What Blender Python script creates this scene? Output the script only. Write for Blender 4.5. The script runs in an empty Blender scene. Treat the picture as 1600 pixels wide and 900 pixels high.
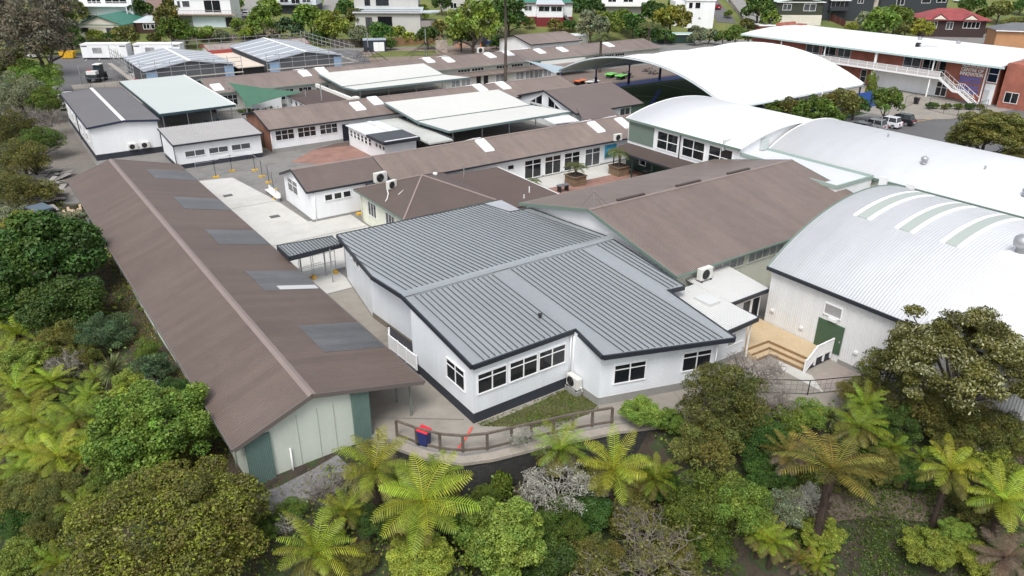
import bpy, math, random
import numpy as np
from mathutils import Matrix, Vector

# ------------------------------------------------------------------ camera, light, exposure
SC = bpy.context.scene
COL = SC.collection
FPX, PITCH, ROLL, YAW, CAMZ = 1160.0, math.radians(25.4), math.radians(.4), math.radians(35.2), 25.0
_s, _c = math.sin(YAW), math.cos(YAW)
CF = np.array([_s*math.cos(PITCH), _c*math.cos(PITCH), -math.sin(PITCH)])
_r0 = np.array([_c, -_s, 0.0]); _u0 = np.cross(_r0, CF)
CR = _r0*math.cos(ROLL)+_u0*math.sin(ROLL); CU = -_r0*math.sin(ROLL)+_u0*math.cos(ROLL)
CC = np.array([0, 0, CAMZ])
cam = bpy.data.objects.new('camera', bpy.data.cameras.new('camera')); COL.objects.link(cam)
cam.matrix_world = Matrix(((CR[0], CU[0], -CF[0], 0), (CR[1], CU[1], -CF[1], 0), (CR[2], CU[2], -CF[2], CAMZ), (0, 0, 0, 1)))
cam.data.sensor_width = 36; cam.data.lens = 36*FPX/1600; cam.data.clip_start = .5; cam.data.clip_end = 6000
SC.camera = cam

SUN_D = Vector((-.50, -.42, 1.0)).normalized()          # towards the sun behind thin cloud
w = bpy.data.worlds.new('World'); SC.world = w; w.use_nodes = True
nt = w.node_tree; nt.nodes.clear()
sky = nt.nodes.new('ShaderNodeTexSky'); sky.sky_type = 'NISHITA'; sky.sun_disc = False
sky.sun_elevation = math.asin(SUN_D.z); sky.sun_rotation = math.atan2(SUN_D.x, SUN_D.y)
sky.air_density = 1.0; sky.dust_density = 3.0; sky.ozone_density = 1.0
hs = nt.nodes.new('ShaderNodeHueSaturation'); hs.inputs['Saturation'].default_value = .34
bg = nt.nodes.new('ShaderNodeBackground'); bg.inputs['Strength'].default_value = .13
out = nt.nodes.new('ShaderNodeOutputWorld')
nt.links.new(sky.outputs[0], hs.inputs['Color']); nt.links.new(hs.outputs[0], bg.inputs['Color']); nt.links.new(bg.outputs[0], out.inputs['Surface'])
sl = bpy.data.lights.new('sun', 'SUN'); sl.energy = 1.4; sl.angle = math.radians(24); sl.color = (1, .985, .96)
so = bpy.data.objects.new('sun', sl); COL.objects.link(so)
so.rotation_euler = (-SUN_D).to_track_quat('-Z', 'Y').to_euler()
SC.view_settings.view_transform = 'Standard'; SC.view_settings.look = 'None'
SC.view_settings.exposure = .74; SC.view_settings.gamma = 1
SC.render.engine = 'CYCLES'; SC.cycles.use_denoising = True
SC.cycles.max_bounces = 6; SC.cycles.diffuse_bounces = 3; SC.cycles.glossy_bounces = 3
SC.cycles.transmission_bounces = 3; SC.cycles.transparent_max_bounces = 4

random.seed(7); RNG = np.random.default_rng(7)
R_ = random.uniform

# ------------------------------------------------------------------ helpers
OFF = {}                                                # world origin of each object's local space
def tag(o, label, cat, group=None, kind=None):
    if label: o['label'] = label
    if cat: o['category'] = cat
    if group: o['group'] = group
    if kind: o['kind'] = kind
    return o
def thing(name, label, cat, loc=(0, 0, 0), rz=0.0, group=None):
    o = bpy.data.objects.new(name, None); COL.objects.link(o); o.empty_display_size = .3
    o.location = loc; o.rotation_euler = (0, 0, rz); OFF[o.name] = np.array(loc, float)
    return tag(o, label, cat, group)
def copy_tree(o, parent=None):
    c = o.copy(); COL.objects.link(c); OFF[c.name] = OFF.get(o.name, np.zeros(3))
    if parent: c.parent = parent
    for ch in list(o.children): copy_tree(ch, c)
    return c
class MB:
    def __init__(s): s.v = []; s.f = []; s.m = []; s.cur = 0
    def add(s, pts, faces):
        b = len(s.v); s.v += [tuple(map(float, p)) for p in pts]
        for f in faces: s.f.append([b+i for i in f]); s.m.append(s.cur)
    def poly(s, *pts): s.add(pts, [list(range(len(pts)))])
    def box(s, x0, y0, z0, x1, y1, z1):
        x0, x1 = min(x0, x1), max(x0, x1); y0, y1 = min(y0, y1), max(y0, y1); z0, z1 = min(z0, z1), max(z0, z1)
        s.add([(x0,y0,z0),(x1,y0,z0),(x1,y1,z0),(x0,y1,z0),(x0,y0,z1),(x1,y0,z1),(x1,y1,z1),(x0,y1,z1)],
              [(0,3,2,1),(4,5,6,7),(0,1,5,4),(1,2,6,5),(2,3,7,6),(3,0,4,7)])
    def prism(s, pts, z0, z1):                          # plan polygon, counter-clockwise
        n = len(pts)
        if sum(pts[i][0]*pts[(i+1) % n][1]-pts[(i+1) % n][0]*pts[i][1] for i in range(n)) < 0: pts = pts[::-1]
        s.add([(x, y, z0) for x, y in pts]+[(x, y, z1) for x, y in pts],
              [list(range(n))[::-1], list(range(n, 2*n))]+[(i, (i+1) % n, n+(i+1) % n, n+i) for i in range(n)])
    def slab(s, pts, t):                                # 3-D polygon on top, thickness t straight down
        n = len(pts)
        if sum(pts[i][0]*pts[(i+1) % n][1]-pts[(i+1) % n][0]*pts[i][1] for i in range(n)) < 0: pts = pts[::-1]
        s.add([(x, y, z-t) for x, y, z in pts]+list(pts),
              [list(range(n))[::-1], list(range(n, 2*n))]+[(i, (i+1) % n, n+(i+1) % n, n+i) for i in range(n)])
    def beam(s, p, q, w, h=None, up=(0, 0, 1)):
        h = h or w; p = Vector(p); q = Vector(q); d = (q-p)
        if d.length < 1e-6: return
        d.normalize(); u = Vector(up)
        if abs(d.dot(u)) > .98: u = Vector((1, 0, 0))
        sd = d.cross(u).normalized(); uu = sd.cross(d).normalized(); a = sd*(w/2); b = uu*(h/2)
        P8 = [p-a-b, p+a-b, p+a+b, p-a+b, q-a-b, q+a-b, q+a+b, q-a+b]
        s.add(P8, [(0,1,2,3),(7,6,5,4),(0,4,5,1),(1,5,6,2),(2,6,7,3),(3,7,4,0)])
    def tube(s, pts, rs, n=6, cap=True):
        if not hasattr(rs, '__len__'): rs = [rs]*len(pts)
        pts = [Vector(p) for p in pts]; b = len(s.v); prev = None
        for i, p in enumerate(pts):
            d = (pts[min(i+1, len(pts)-1)]-pts[max(i-1, 0)]); d = d.normalized() if d.length > 1e-9 else Vector((0, 0, 1))
            u = prev if prev is not None else (Vector((1, 0, 0)) if abs(d.x) < .8 else Vector((0, 1, 0)))
            u = (u-d*u.dot(d)); u = u.normalized() if u.length > 1e-6 else d.orthogonal().normalized(); prev = u; v2 = d.cross(u)
            for k in range(n):
                a = 2*math.pi*k/n; s.v.append(tuple(p+(u*math.cos(a)+v2*math.sin(a))*rs[i]))
        for i in range(len(pts)-1):
            for k in range(n):
                s.f.append([b+i*n+k, b+i*n+(k+1) % n, b+(i+1)*n+(k+1) % n, b+(i+1)*n+k]); s.m.append(s.cur)
        if cap:
            s.f.append([b+k for k in range(n)][::-1]); s.m.append(s.cur)
            s.f.append([b+(len(pts)-1)*n+k for k in range(n)]); s.m.append(s.cur)
    def lathe(s, c, prof, n=16):                        # [(radius, z)]
        b = len(s.v); m = len(prof)
        for r, z in prof:
            for k in range(n):
                a = 2*math.pi*k/n; s.v.append((c[0]+r*math.cos(a), c[1]+r*math.sin(a), c[2]+z))
        for i in range(m-1):
            for k in range(n): s.f.append([b+i*n+k, b+i*n+(k+1) % n, b+(i+1)*n+(k+1) % n, b+(i+1)*n+k]); s.m.append(s.cur)
        s.f.append([b+k for k in range(n)][::-1]); s.m.append(s.cur); s.f.append([b+(m-1)*n+k for k in range(n)]); s.m.append(s.cur)
    def build(s, name, mat, parent=None, smooth=False, local=False, bevel=0):
        me = bpy.data.meshes.new(name); off = OFF.get(parent.name, np.zeros(3)) if parent and not local else np.zeros(3)
        me.from_pydata([(x-off[0], y-off[1], z-off[2]) for x, y, z in s.v], [], s.f)
        mats = mat if isinstance(mat, (list, tuple)) else [mat]
        for m_ in mats: me.materials.append(m_)
        if len(mats) > 1: me.polygons.foreach_set('material_index', s.m)
        if smooth: me.polygons.foreach_set('use_smooth', [True]*len(me.polygons))
        me.update()
        o = bpy.data.objects.new(name, me); COL.objects.link(o)
        if parent: o.parent = parent
        OFF[o.name] = off
        if bevel:
            bm_ = o.modifiers.new('edge', 'BEVEL'); bm_.width = bevel; bm_.segments = 1; bm_.limit_method = 'ANGLE'; bm_.angle_limit = .7
        return o

def add2(a, b): return (a[0]+b[0], a[1]+b[1])
def lerp(a, b, t): return a+(b-a)*t

# ------------------------------------------------------------------ materials
MATS = {}
def pm(name, col, rough=.6, metal=0.0, spec=.4, noise=None, bump=None, dirt=None, streak=None, sheet=None):
    """noise=(scale, amount) tone variation; bump=(axis, spacing, height, profile); dirt=(scale, colour, amount); streak=(axis, scale, amount)"""
    if name in MATS: return MATS[name]
    m = bpy.data.materials.new(name); m.use_nodes = True; N = m.node_tree.nodes; L = m.node_tree.links
    b = N['Principled BSDF']; b.inputs['Roughness'].default_value = rough; b.inputs['Metallic'].default_value = metal
    b.inputs['Specular IOR Level'].default_value = spec
    tc = N.new('ShaderNodeTexCoord'); cur = None
    rgb = N.new('ShaderNodeRGB'); rgb.outputs[0].default_value = (*col, 1); cur = rgb.outputs[0]
    def mix(fac, a, bb, typ='MIX'):
        x = N.new('ShaderNodeMix'); x.data_type = 'RGBA'; x.blend_type = typ
        if isinstance(fac, float): x.inputs[0].default_value = fac
        else: L.new(fac, x.inputs[0])
        for sk, val in ((x.inputs[6], a), (x.inputs[7], bb)):
            if isinstance(val, tuple): sk.default_value = (*val, 1)
            else: L.new(val, sk)
        return x.outputs[2]
    def ramp(src, lo, hi, a=0.0, bb=1.0):
        r = N.new('ShaderNodeMapRange'); L.new(src, r.inputs[0]); r.inputs[1].default_value = lo; r.inputs[2].default_value = hi
        r.inputs[3].default_value = a; r.inputs[4].default_value = bb; return r.outputs[0]
    def nz(scale, det=4, vec=None, rgh=.6):
        n = N.new('ShaderNodeTexNoise'); n.inputs['Scale'].default_value = scale; n.inputs['Detail'].default_value = det; n.inputs['Roughness'].default_value = rgh
        L.new(vec or tc.outputs['Object'], n.inputs['Vector']); return n.outputs['Fac']
    if noise:
        for k, (sc, am) in enumerate(noise if isinstance(noise[0], tuple) else (noise,)):
            v = ramp(nz(sc, 5), .3, .7, 1-am, 1+am)
            cc = N.new('ShaderNodeCombineColor'); [L.new(v, cc.inputs[i]) for i in range(3)]
            cur = mix(1.0, cur, cc.outputs[0], 'MULTIPLY')
    if streak:
        ax, sc, am = streak; mp = N.new('ShaderNodeMapping'); L.new(tc.outputs['Object'], mp.inputs[0])
        mp.inputs['Scale'].default_value = {'x': (.05, 1, 1), 'y': (1, .05, 1), 'z': (1, 1, .06)}[ax]
        v = ramp(nz(sc, 4, mp.outputs[0]), .35, .7, 1-am, 1+am*.6)
        cc = N.new('ShaderNodeCombineColor'); [L.new(v, cc.inputs[i]) for i in range(3)]
        cur = mix(1.0, cur, cc.outputs[0], 'MULTIPLY')
    if sheet:                                           # (axis, sheet width, tone step): each roofing sheet its own tone, a darker lap at its edge
        ax, wd, am = sheet; sx_ = N.new('ShaderNodeSeparateXYZ'); L.new(tc.outputs['Object'], sx_.inputs[0])
        dv = N.new('ShaderNodeMath'); dv.operation = 'DIVIDE'; L.new(sx_.outputs['XYZ'.index(ax.upper())], dv.inputs[0]); dv.inputs[1].default_value = wd
        fl = N.new('ShaderNodeMath'); fl.operation = 'FLOOR'; L.new(dv.outputs[0], fl.inputs[0]); fr_ = N.new('ShaderNodeMath'); fr_.operation = 'FRACT'; L.new(dv.outputs[0], fr_.inputs[0])
        wn = N.new('ShaderNodeTexWhiteNoise'); wn.noise_dimensions = '1D'; L.new(fl.outputs[0], wn.inputs['W'])
        v = ramp(wn.outputs['Value'], 0, 1, 1-am, 1+am); lap = ramp(fr_.outputs[0], 0, .05, 1-am*1.8, 1)
        ml = N.new('ShaderNodeMath'); ml.operation = 'MULTIPLY'; L.new(v, ml.inputs[0]); L.new(lap, ml.inputs[1])
        cc = N.new('ShaderNodeCombineColor'); [L.new(ml.outputs[0], cc.inputs[i]) for i in range(3)]; cur = mix(1.0, cur, cc.outputs[0], 'MULTIPLY')
    if dirt:
        sc, dc, am = dirt; cur = mix(ramp(nz(sc, 6), .5, .72, 0, am), cur, dc)
    L.new(cur, b.inputs['Base Color'])
    if bump:
        ax, sp, h, prof = bump
        sx = N.new('ShaderNodeSeparateXYZ'); L.new(tc.outputs['Object'], sx.inputs[0])
        mt = N.new('ShaderNodeMath'); mt.operation = 'MULTIPLY'; L.new(sx.outputs['XYZ'.index(ax.upper())], mt.inputs[0])
        if prof == 'sin':
            mt.inputs[1].default_value = 2*math.pi/sp
            sn = N.new('ShaderNodeMath'); sn.operation = 'SINE'; L.new(mt.outputs[0], sn.inputs[0]); src = sn.outputs[0]
        else:
            mt.inputs[1].default_value = 1/sp
            fr = N.new('ShaderNodeMath'); fr.operation = 'FRACT'; L.new(mt.outputs[0], fr.inputs[0]); src = fr.outputs[0]
            if prof == 'groove': src = ramp(src, 0, .12)
        bp = N.new('ShaderNodeBump'); bp.inputs['Strength'].default_value = 1; bp.inputs['Distance'].default_value = h
        L.new(src, bp.inputs['Height']); L.new(bp.outputs[0], b.inputs['Normal'])
    elif noise:
        sc = (noise if isinstance(noise[0], tuple) else (noise,))[-1][0]
        bp = N.new('ShaderNodeBump'); bp.inputs['Strength'].default_value = .25; bp.inputs['Distance'].default_value = .02
        L.new(nz(sc*3, 3), bp.inputs['Height']); L.new(bp.outputs[0], b.inputs['Normal'])
    MATS[name] = m; return m
def brick_mat(name, c1, c2, mortar, scale, plane='xz', rough=.85):
    if name in MATS: return MATS[name]
    m = bpy.data.materials.new(name); m.use_nodes = True; N = m.node_tree.nodes; L = m.node_tree.links; b = N['Principled BSDF']
    tc = N.new('ShaderNodeTexCoord'); sx = N.new('ShaderNodeSeparateXYZ'); L.new(tc.outputs['Object'], sx.inputs[0])
    cb = N.new('ShaderNodeCombineXYZ')
    if plane == 'xy': L.new(sx.outputs[0], cb.inputs[0]); L.new(sx.outputs[1], cb.inputs[1])
    else:
        ad = N.new('ShaderNodeMath'); ad.operation = 'ADD'; L.new(sx.outputs[0], ad.inputs[0]); L.new(sx.outputs[1], ad.inputs[1])
        L.new(ad.outputs[0], cb.inputs[0]); L.new(sx.outputs[2], cb.inputs[1])
    br = N.new('ShaderNodeTexBrick'); L.new(cb.outputs[0], br.inputs['Vector']); br.inputs['Scale'].default_value = scale
    br.inputs['Color1'].default_value = (*c1, 1); br.inputs['Color2'].default_value = (*c2, 1); br.inputs['Mortar'].default_value = (*mortar, 1)
    br.inputs['Mortar Size'].default_value = .015
    nz = N.new('ShaderNodeTexNoise'); nz.inputs['Scale'].default_value = .6; nz.inputs['Detail'].default_value = 5; L.new(tc.outputs['Object'], nz.inputs['Vector'])
    r = N.new('ShaderNodeMapRange'); L.new(nz.outputs['Fac'], r.inputs[0]); r.inputs[1].default_value = .3; r.inputs[2].default_value = .7; r.inputs[3].default_value = .75; r.inputs[4].default_value = 1.2
    vm = N.new('ShaderNodeVectorMath'); vm.operation = 'SCALE'; L.new(br.outputs['Color'], vm.inputs[0]); L.new(r.outputs[0], vm.inputs['Scale'])
    L.new(vm.outputs[0], b.inputs['Base Color']); b.inputs['Roughness'].default_value = rough
    MATS[name] = m; return m
def leaf_mat(name, col, trans=.2, var=.22, rough=.55, hue=.014):
    if name in MATS: return MATS[name]
    m = bpy.data.materials.new(name); m.use_nodes = True; N = m.node_tree.nodes; L = m.node_tree.links
    b = N['Principled BSDF']; b.inputs['Roughness'].default_value = rough; b.inputs['Specular IOR Level'].default_value = .35
    at = N.new('ShaderNodeAttribute'); at.attribute_name = 'tint'
    mx = N.new('ShaderNodeMix'); mx.data_type = 'RGBA'; mx.blend_type = 'MULTIPLY'; mx.inputs[0].default_value = 1
    mx.inputs[6].default_value = (*col, 1); L.new(at.outputs['Color'], mx.inputs[7])
    oi = N.new('ShaderNodeObjectInfo'); hsv = N.new('ShaderNodeHueSaturation')
    r1 = N.new('ShaderNodeMapRange'); L.new(oi.outputs['Random'], r1.inputs[0]); r1.inputs[3].default_value = .5-hue; r1.inputs[4].default_value = .5+hue
    m2 = N.new('ShaderNodeMath'); m2.operation = 'MULTIPLY'; m2.inputs[1].default_value = 7.31; L.new(oi.outputs['Random'], m2.inputs[0])
    m3 = N.new('ShaderNodeMath'); m3.operation = 'FRACT'; L.new(m2.outputs[0], m3.inputs[0])
    r2 = N.new('ShaderNodeMapRange'); L.new(m3.outputs[0], r2.inputs[0]); r2.inputs[3].default_value = 1-var; r2.inputs[4].default_value = 1+var
    L.new(r1.outputs[0], hsv.inputs['Hue']); L.new(r2.outputs[0], hsv.inputs['Value']); L.new(mx.outputs[2], hsv.inputs['Color'])
    L.new(hsv.outputs[0], b.inputs['Base Color'])
    tr = N.new('ShaderNodeBsdfTranslucent'); L.new(hsv.outputs[0], tr.inputs['Color'])
    ms = N.new('ShaderNodeMixShader'); ms.inputs[0].default_value = trans
    L.new(b.outputs[0], ms.inputs[1]); L.new(tr.outputs[0], ms.inputs[2]); L.new(ms.outputs[0], N['Material Output'].inputs['Surface'])
    MATS[name] = m; return m

WHITE_WB = pm('white_weatherboard', (.78, .81, .84), .5, bump=('z', .15, .014, 'saw'), noise=((.5, .03), (6, .02)), streak=('z', 1.2, .05))
WHITE = pm('white_paint', (.78, .79, .80), .5, noise=((.4, .03), (5, .02)), streak=('z', .8, .05))
WHITE_TRIM = pm('white_trim', (.80, .80, .80), .4)
CREAM = pm('cream_paint', (.66, .67, .56), .6, noise=((.5, .05), (7, .03)), streak=('z', 1, .06))
PALE_GREEN = pm('pale_green_sheet', (.56, .60, .53), .55, noise=((.4, .04), (6, .03)), streak=('z', 1, .05))
GREEN_TRIM = pm('green_trim', (.14, .20, .165), .45)
TEAL_CORR = pm('teal_corrugated', (.125, .19, .17), .5, bump=('x', .09, .008, 'sin'), noise=(2, .06))
BROWN_Y = pm('brown_roof_y', (.205, .157, .135), .46, spec=.5, bump=('x', .19, .012, 'sin'), noise=((.12, .10), (1.4, .07)), streak=('y', .9, .12), sheet=('x', .76, .055), dirt=(.5, (.13, .115, .10), .35))
BROWN_X = pm('brown_roof_x', (.205, .157, .135), .46, spec=.5, bump=('y', .19, .012, 'sin'), noise=((.12, .07), (1.4, .05)), streak=('x', .9, .07))
BROWN_SHED = pm('brown_roof_shed', (.125, .092, .077), .52, spec=.4, bump=('y', .19, .012, 'sin'), noise=((.12, .07), (1.4, .05)), streak=('x', .9, .07), sheet=('y', .76, .075), dirt=(.35, (.15, .12, .105), .22))
BROWN_HALL = pm('brown_roof_hall', (.175, .132, .113), .44, spec=.5, bump=('x', .19, .012, 'sin'), noise=((.12, .10), (1.4, .07)), streak=('y', .9, .12), sheet=('x', .76, .05), dirt=(.4, (.20, .165, .15), .35))
BROWN_DK = pm('dark_brown_roof', (.085, .062, .055), .6, spec=.3, noise=((.2, .1), (2, .06)), bump=('x', .19, .02, 'sin'))
BROWN_CAP = pm('brown_ridge', (.22, .175, .16), .55, noise=(1, .06))
STEEL_PAN = pm('grey_steel_roof', (.335, .355, .365), .24, metal=.3, spec=.5, noise=((.15, .05), (3, .04)), streak=('y', 1.2, .05))
STEEL_RIB_SHADE = pm('rib_painted_shade', (.07, .08, .085), .45)  # shadow along the seams painted into the rib colour, darker than the roof steel
DARK_FASCIA = pm('dark_fascia', (.022, .026, .034), .45)
DARK_BASE = pm('dark_base', (.03, .034, .045), .7, noise=(2, .1))
BLOCK = pm('concrete_block', (.26, .255, .24), .9, noise=((1, .1), (9, .08)))
CONC_PALE = pm('pale_concrete', (.50, .49, .46), .85, noise=((.1, .06), (1.3, .05), (12, .04)), dirt=(.35, (.36, .345, .31), .5))
CONC = pm('beige_concrete', (.265, .243, .21), .9, noise=((.15, .1), (1.6, .08), (14, .06)), dirt=(.5, (.185, .165, .14), .6))
CONC_GREY = pm('grey_concrete', (.20, .193, .182), .9, noise=((.12, .12), (1.4, .1), (12, .06)), dirt=(.4, (.13, .122, .112), .7))
ASPHALT = pm('asphalt', (.115, .112, .114), .9, noise=((.1, .12), (1.2, .08), (16, .1)), dirt=(.25, (.13, .125, .12), .5))
GRAVEL = pm('gravel', (.165, .148, .13), .95, noise=((.15, .15), (1.5, .15), (14, .2)), dirt=(.3, (.12, .10, .08), .6))
BARK = pm('bark_chip', (.21, .165, .135), .95, noise=((.2, .12), (2, .12), (16, .15)))
BRICKPAVE = brick_mat('brick_paving', (.25, .125, .095), (.30, .16, .125), (.2, .16, .14), 3.0, 'xy')
BRICK = brick_mat('red_brick', (.30, .085, .055), (.36, .11, .07), (.30, .2, .16), 3.2)
BRICK_BR = brick_mat('brown_brick', (.30, .13, .075), (.22, .09, .055), (.28, .22, .18), 3.2)
TURF = pm('sports_turf', (.035, .075, .022), .9, noise=((.2, .1), (4, .1)))
GRASSY = pm('lawn', (.105, .125, .03), .95, noise=((.08, .18), (.8, .2), (7, .22)), dirt=(.18, (.15, .145, .05), .7))
SOIL = pm('soil', (.075, .055, .04), .95, noise=((.3, .25), (3, .25), (15, .2)), dirt=(.25, (.045, .065, .022), .8))
WHITE_ROOF = pm('white_membrane', (.70, .71, .72), .45, noise=((.08, .03), (2, .02)), streak=('x', .5, .03), sheet=('y', .8, .012))
WHITE_CORR = pm('white_corrugated_roof', (.70, .71, .725), .4, bump=('y', .2, .006, 'sin'), noise=((.1, .04), (2, .02)), streak=('x', .7, .05), sheet=('y', .8, .02))
WHITE_CORR_X = pm('white_corrugated_lean_to', (.58, .58, .565), .4, bump=('x', .2, .02, 'sin'), noise=((.3, .04), (4, .03)))
WALL_CORR = pm('white_corrugated_wall', (.70, .70, .69), .5, bump=('y', .16, .008, 'sin'), noise=((.3, .04), (4, .03)), streak=('z', .8, .07))
PALE_ROOF = pm('pale_green_white_roof', (.57, .57, .535), .5, noise=((.1, .03), (2, .02)), bump=('x', .25, .006, 'sin'))
MINT_ROOF = pm('mint_roof', (.47, .51, .485), .45, noise=((.1, .03), (2, .02)))
CHAR_ROOF = pm('charcoal_shingle', (.135, .13, .135), .75, noise=((.2, .06), (3, .08), (20, .1)))
SLAT_ROOF = pm('mid_grey_ribbed', (.33, .32, .315), .5, bump=('x', .3, .03, 'saw'), noise=((.3, .05), (3, .04)))
TIMBER = pm('pale_deck_timber', (.47, .36, .225), .7, bump=('x', .14, .01, 'groove'), noise=((.6, .08), (6, .08)))
TIMBER_OLD = pm('weathered_timber', (.13, .105, .085), .9, noise=((1.5, .25), (12, .25)))
FENCE_T = pm('fence_timber', (.15, .125, .105), .9, bump=('x', .15, .02, 'groove'), noise=((.6, .2), (8, .2)))
GALV = pm('galvanised_steel', (.42, .43, .44), .4, metal=.6, noise=(3, .08))
BLACK_M = pm('black_metal', (.02, .02, .022), .4)
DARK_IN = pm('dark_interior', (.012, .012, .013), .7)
PLASTIC_W = pm('white_plastic', (.72, .72, .70), .45)
AC_BODY = pm('ac_body', (.60, .59, .55), .5, noise=(3, .05))
YELLOW = pm('yellow_paint', (.72, .42, .03), .5, noise=(2, .1))
RED = pm('red_plastic', (.62, .02, .04), .4)
BLUE = pm('blue_plastic', (.018, .03, .13), .45)
BLUE_B = pm('blue_court', (.02, .06, .28), .6, noise=(1, .08))
ORANGE = pm('orange_plastic', (.75, .16, .03), .5)
GREEN_SAIL = pm('green_sail', (.05, .125, .085), .8, noise=((.4, .08), (20, .05)))
GREY_SAIL = pm('grey_sail', (.33, .40, .44), .8, noise=((.4, .06), (20, .04)))
GREEN_DOOR = pm('green_door', (.055, .10, .055), .5, noise=(1.5, .05))
GREEN_PANEL = pm('green_panel', (.14, .185, .155), .5, noise=(1.5, .04))
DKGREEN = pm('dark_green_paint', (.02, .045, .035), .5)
SKYL = pm('skylight_sheet', (.112, .113, .118), .4, spec=.6, bump=('y', .19, .012, 'sin'), noise=((.5, .15), (3, .1)), streak=('x', 1.2, .15), sheet=('y', .95, .12))
SKYDOME = pm('white_skylight', (.82, .83, .84), .25)
PAINT_W = pm('road_marking', (.72, .72, .70), .8, noise=(6, .12))
GLASS = pm('dark_glass', (.012, .014, .017), .06, spec=.6)
GLASS_B = pm('blind_glass', (.075, .08, .085), .1, spec=.6, noise=((.9, .5),))
GLASS_L = pm('curtained_glass', (.30, .31, .31), .12, spec=.6, noise=((1.2, .35),))
TYRE = pm('tyre_rubber', (.018, .018, .018), .8)
TRUNK = pm('tree_bark', (.085, .068, .055), .95, noise=((2, .25), (14, .25)))
FERNTRUNK = pm('fern_trunk', (.045, .03, .022), .95, noise=((4, .3), (20, .3)))
GREYBARK = pm('lichen_bark', (.34, .325, .29), .95, noise=((3, .2), (16, .25)))
DEADBARK = pm('dead_twig', (.19, .165, .145), .95, noise=((3, .2), (16, .25)))

# ------------------------------------------------------------------ common parts
def win(T, o, d, n, a0, a1, z0, z1, cols=2, transom=None, fm=None, gm=None, fw=.07, name='window'):
    """a window on the wall line o + a*d with outward normal n; frame is a part, its pane a sub-part"""
    fm = fm or WHITE_TRIM; gm = gm or (GLASS if random.random() < .68 else GLASS_B); f = MB(); g = MB()
    def pt(a, z, e): return (o[0]+d[0]*a+n[0]*e, o[1]+d[1]*a+n[1]*e, z)
    def bar(aa, ab, za, zb, e0=-.03, e1=.06):
        P8 = [pt(aa, za, e0), pt(ab, za, e0), pt(ab, za, e1), pt(aa, za, e1), pt(aa, zb, e0), pt(ab, zb, e0), pt(ab, zb, e1), pt(aa, zb, e1)]
        f.add(P8, [(0,3,2,1),(4,5,6,7),(0,1,5,4),(1,2,6,5),(2,3,7,6),(3,0,4,7)])
    bar(a0, a1, z0, z0+fw, -.03, .08); bar(a0, a1, z1-fw, z1)
    bar(a0, a0+fw, z0+fw, z1-fw); bar(a1-fw, a1, z0+fw, z1-fw)
    for k in range(1, cols):
        x = lerp(a0, a1, k/cols); bar(x-fw*.5, x+fw*.5, z0+fw, z1-fw, -.03, .05)
    if transom:
        zt = lerp(z0, z1, transom)
        for k in range(cols): bar(lerp(a0, a1, k/cols)+fw*.6, lerp(a0, a1, (k+1)/cols)-fw*.6, zt-fw*.4, zt+fw*.4, -.03, .045)
    fo = f.build(name, fm, T)
    g.add([pt(a0+.02, z0+.02, .018), pt(a1-.02, z0+.02, .018), pt(a1-.02, z1-.02, .018), pt(a0+.02, z1-.02, .018)], [(0, 1, 2, 3)])
    go = g.build('pane', gm, fo)
    return fo
def door(T, o, d, n, a0, a1, z0, z1, m, name='door', glass=False):
    f = MB()
    def pt(a, z, e): return (o[0]+d[0]*a+n[0]*e, o[1]+d[1]*a+n[1]*e, z)
    def bar(b, aa, ab, za, zb, e0, e1):
        P8 = [pt(aa, za, e0), pt(ab, za, e0), pt(ab, za, e1), pt(aa, za, e1), pt(aa, zb, e0), pt(ab, zb, e0), pt(ab, zb, e1), pt(aa, zb, e1)]
        b.add(P8, [(0,3,2,1),(4,5,6,7),(0,1,5,4),(1,2,6,5),(2,3,7,6),(3,0,4,7)])
    bar(f, a0, a1, z0, z1, -.03, .05); o_ = f.build(name, m, T)
    h = MB(); bar(h, a1-.16, a1-.08, (z0+z1)/2-.12, (z0+z1)/2, .05, .11); h.build('handle', GALV, o_)
    if glass:
        g = MB(); bar(g, a0+.14, a1-.2, z0+.9 if z1-z0 > 1.6 else z0+.3, z1-.18, .05, .062); g.build('pane', GLASS, o_)
    return o_
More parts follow.
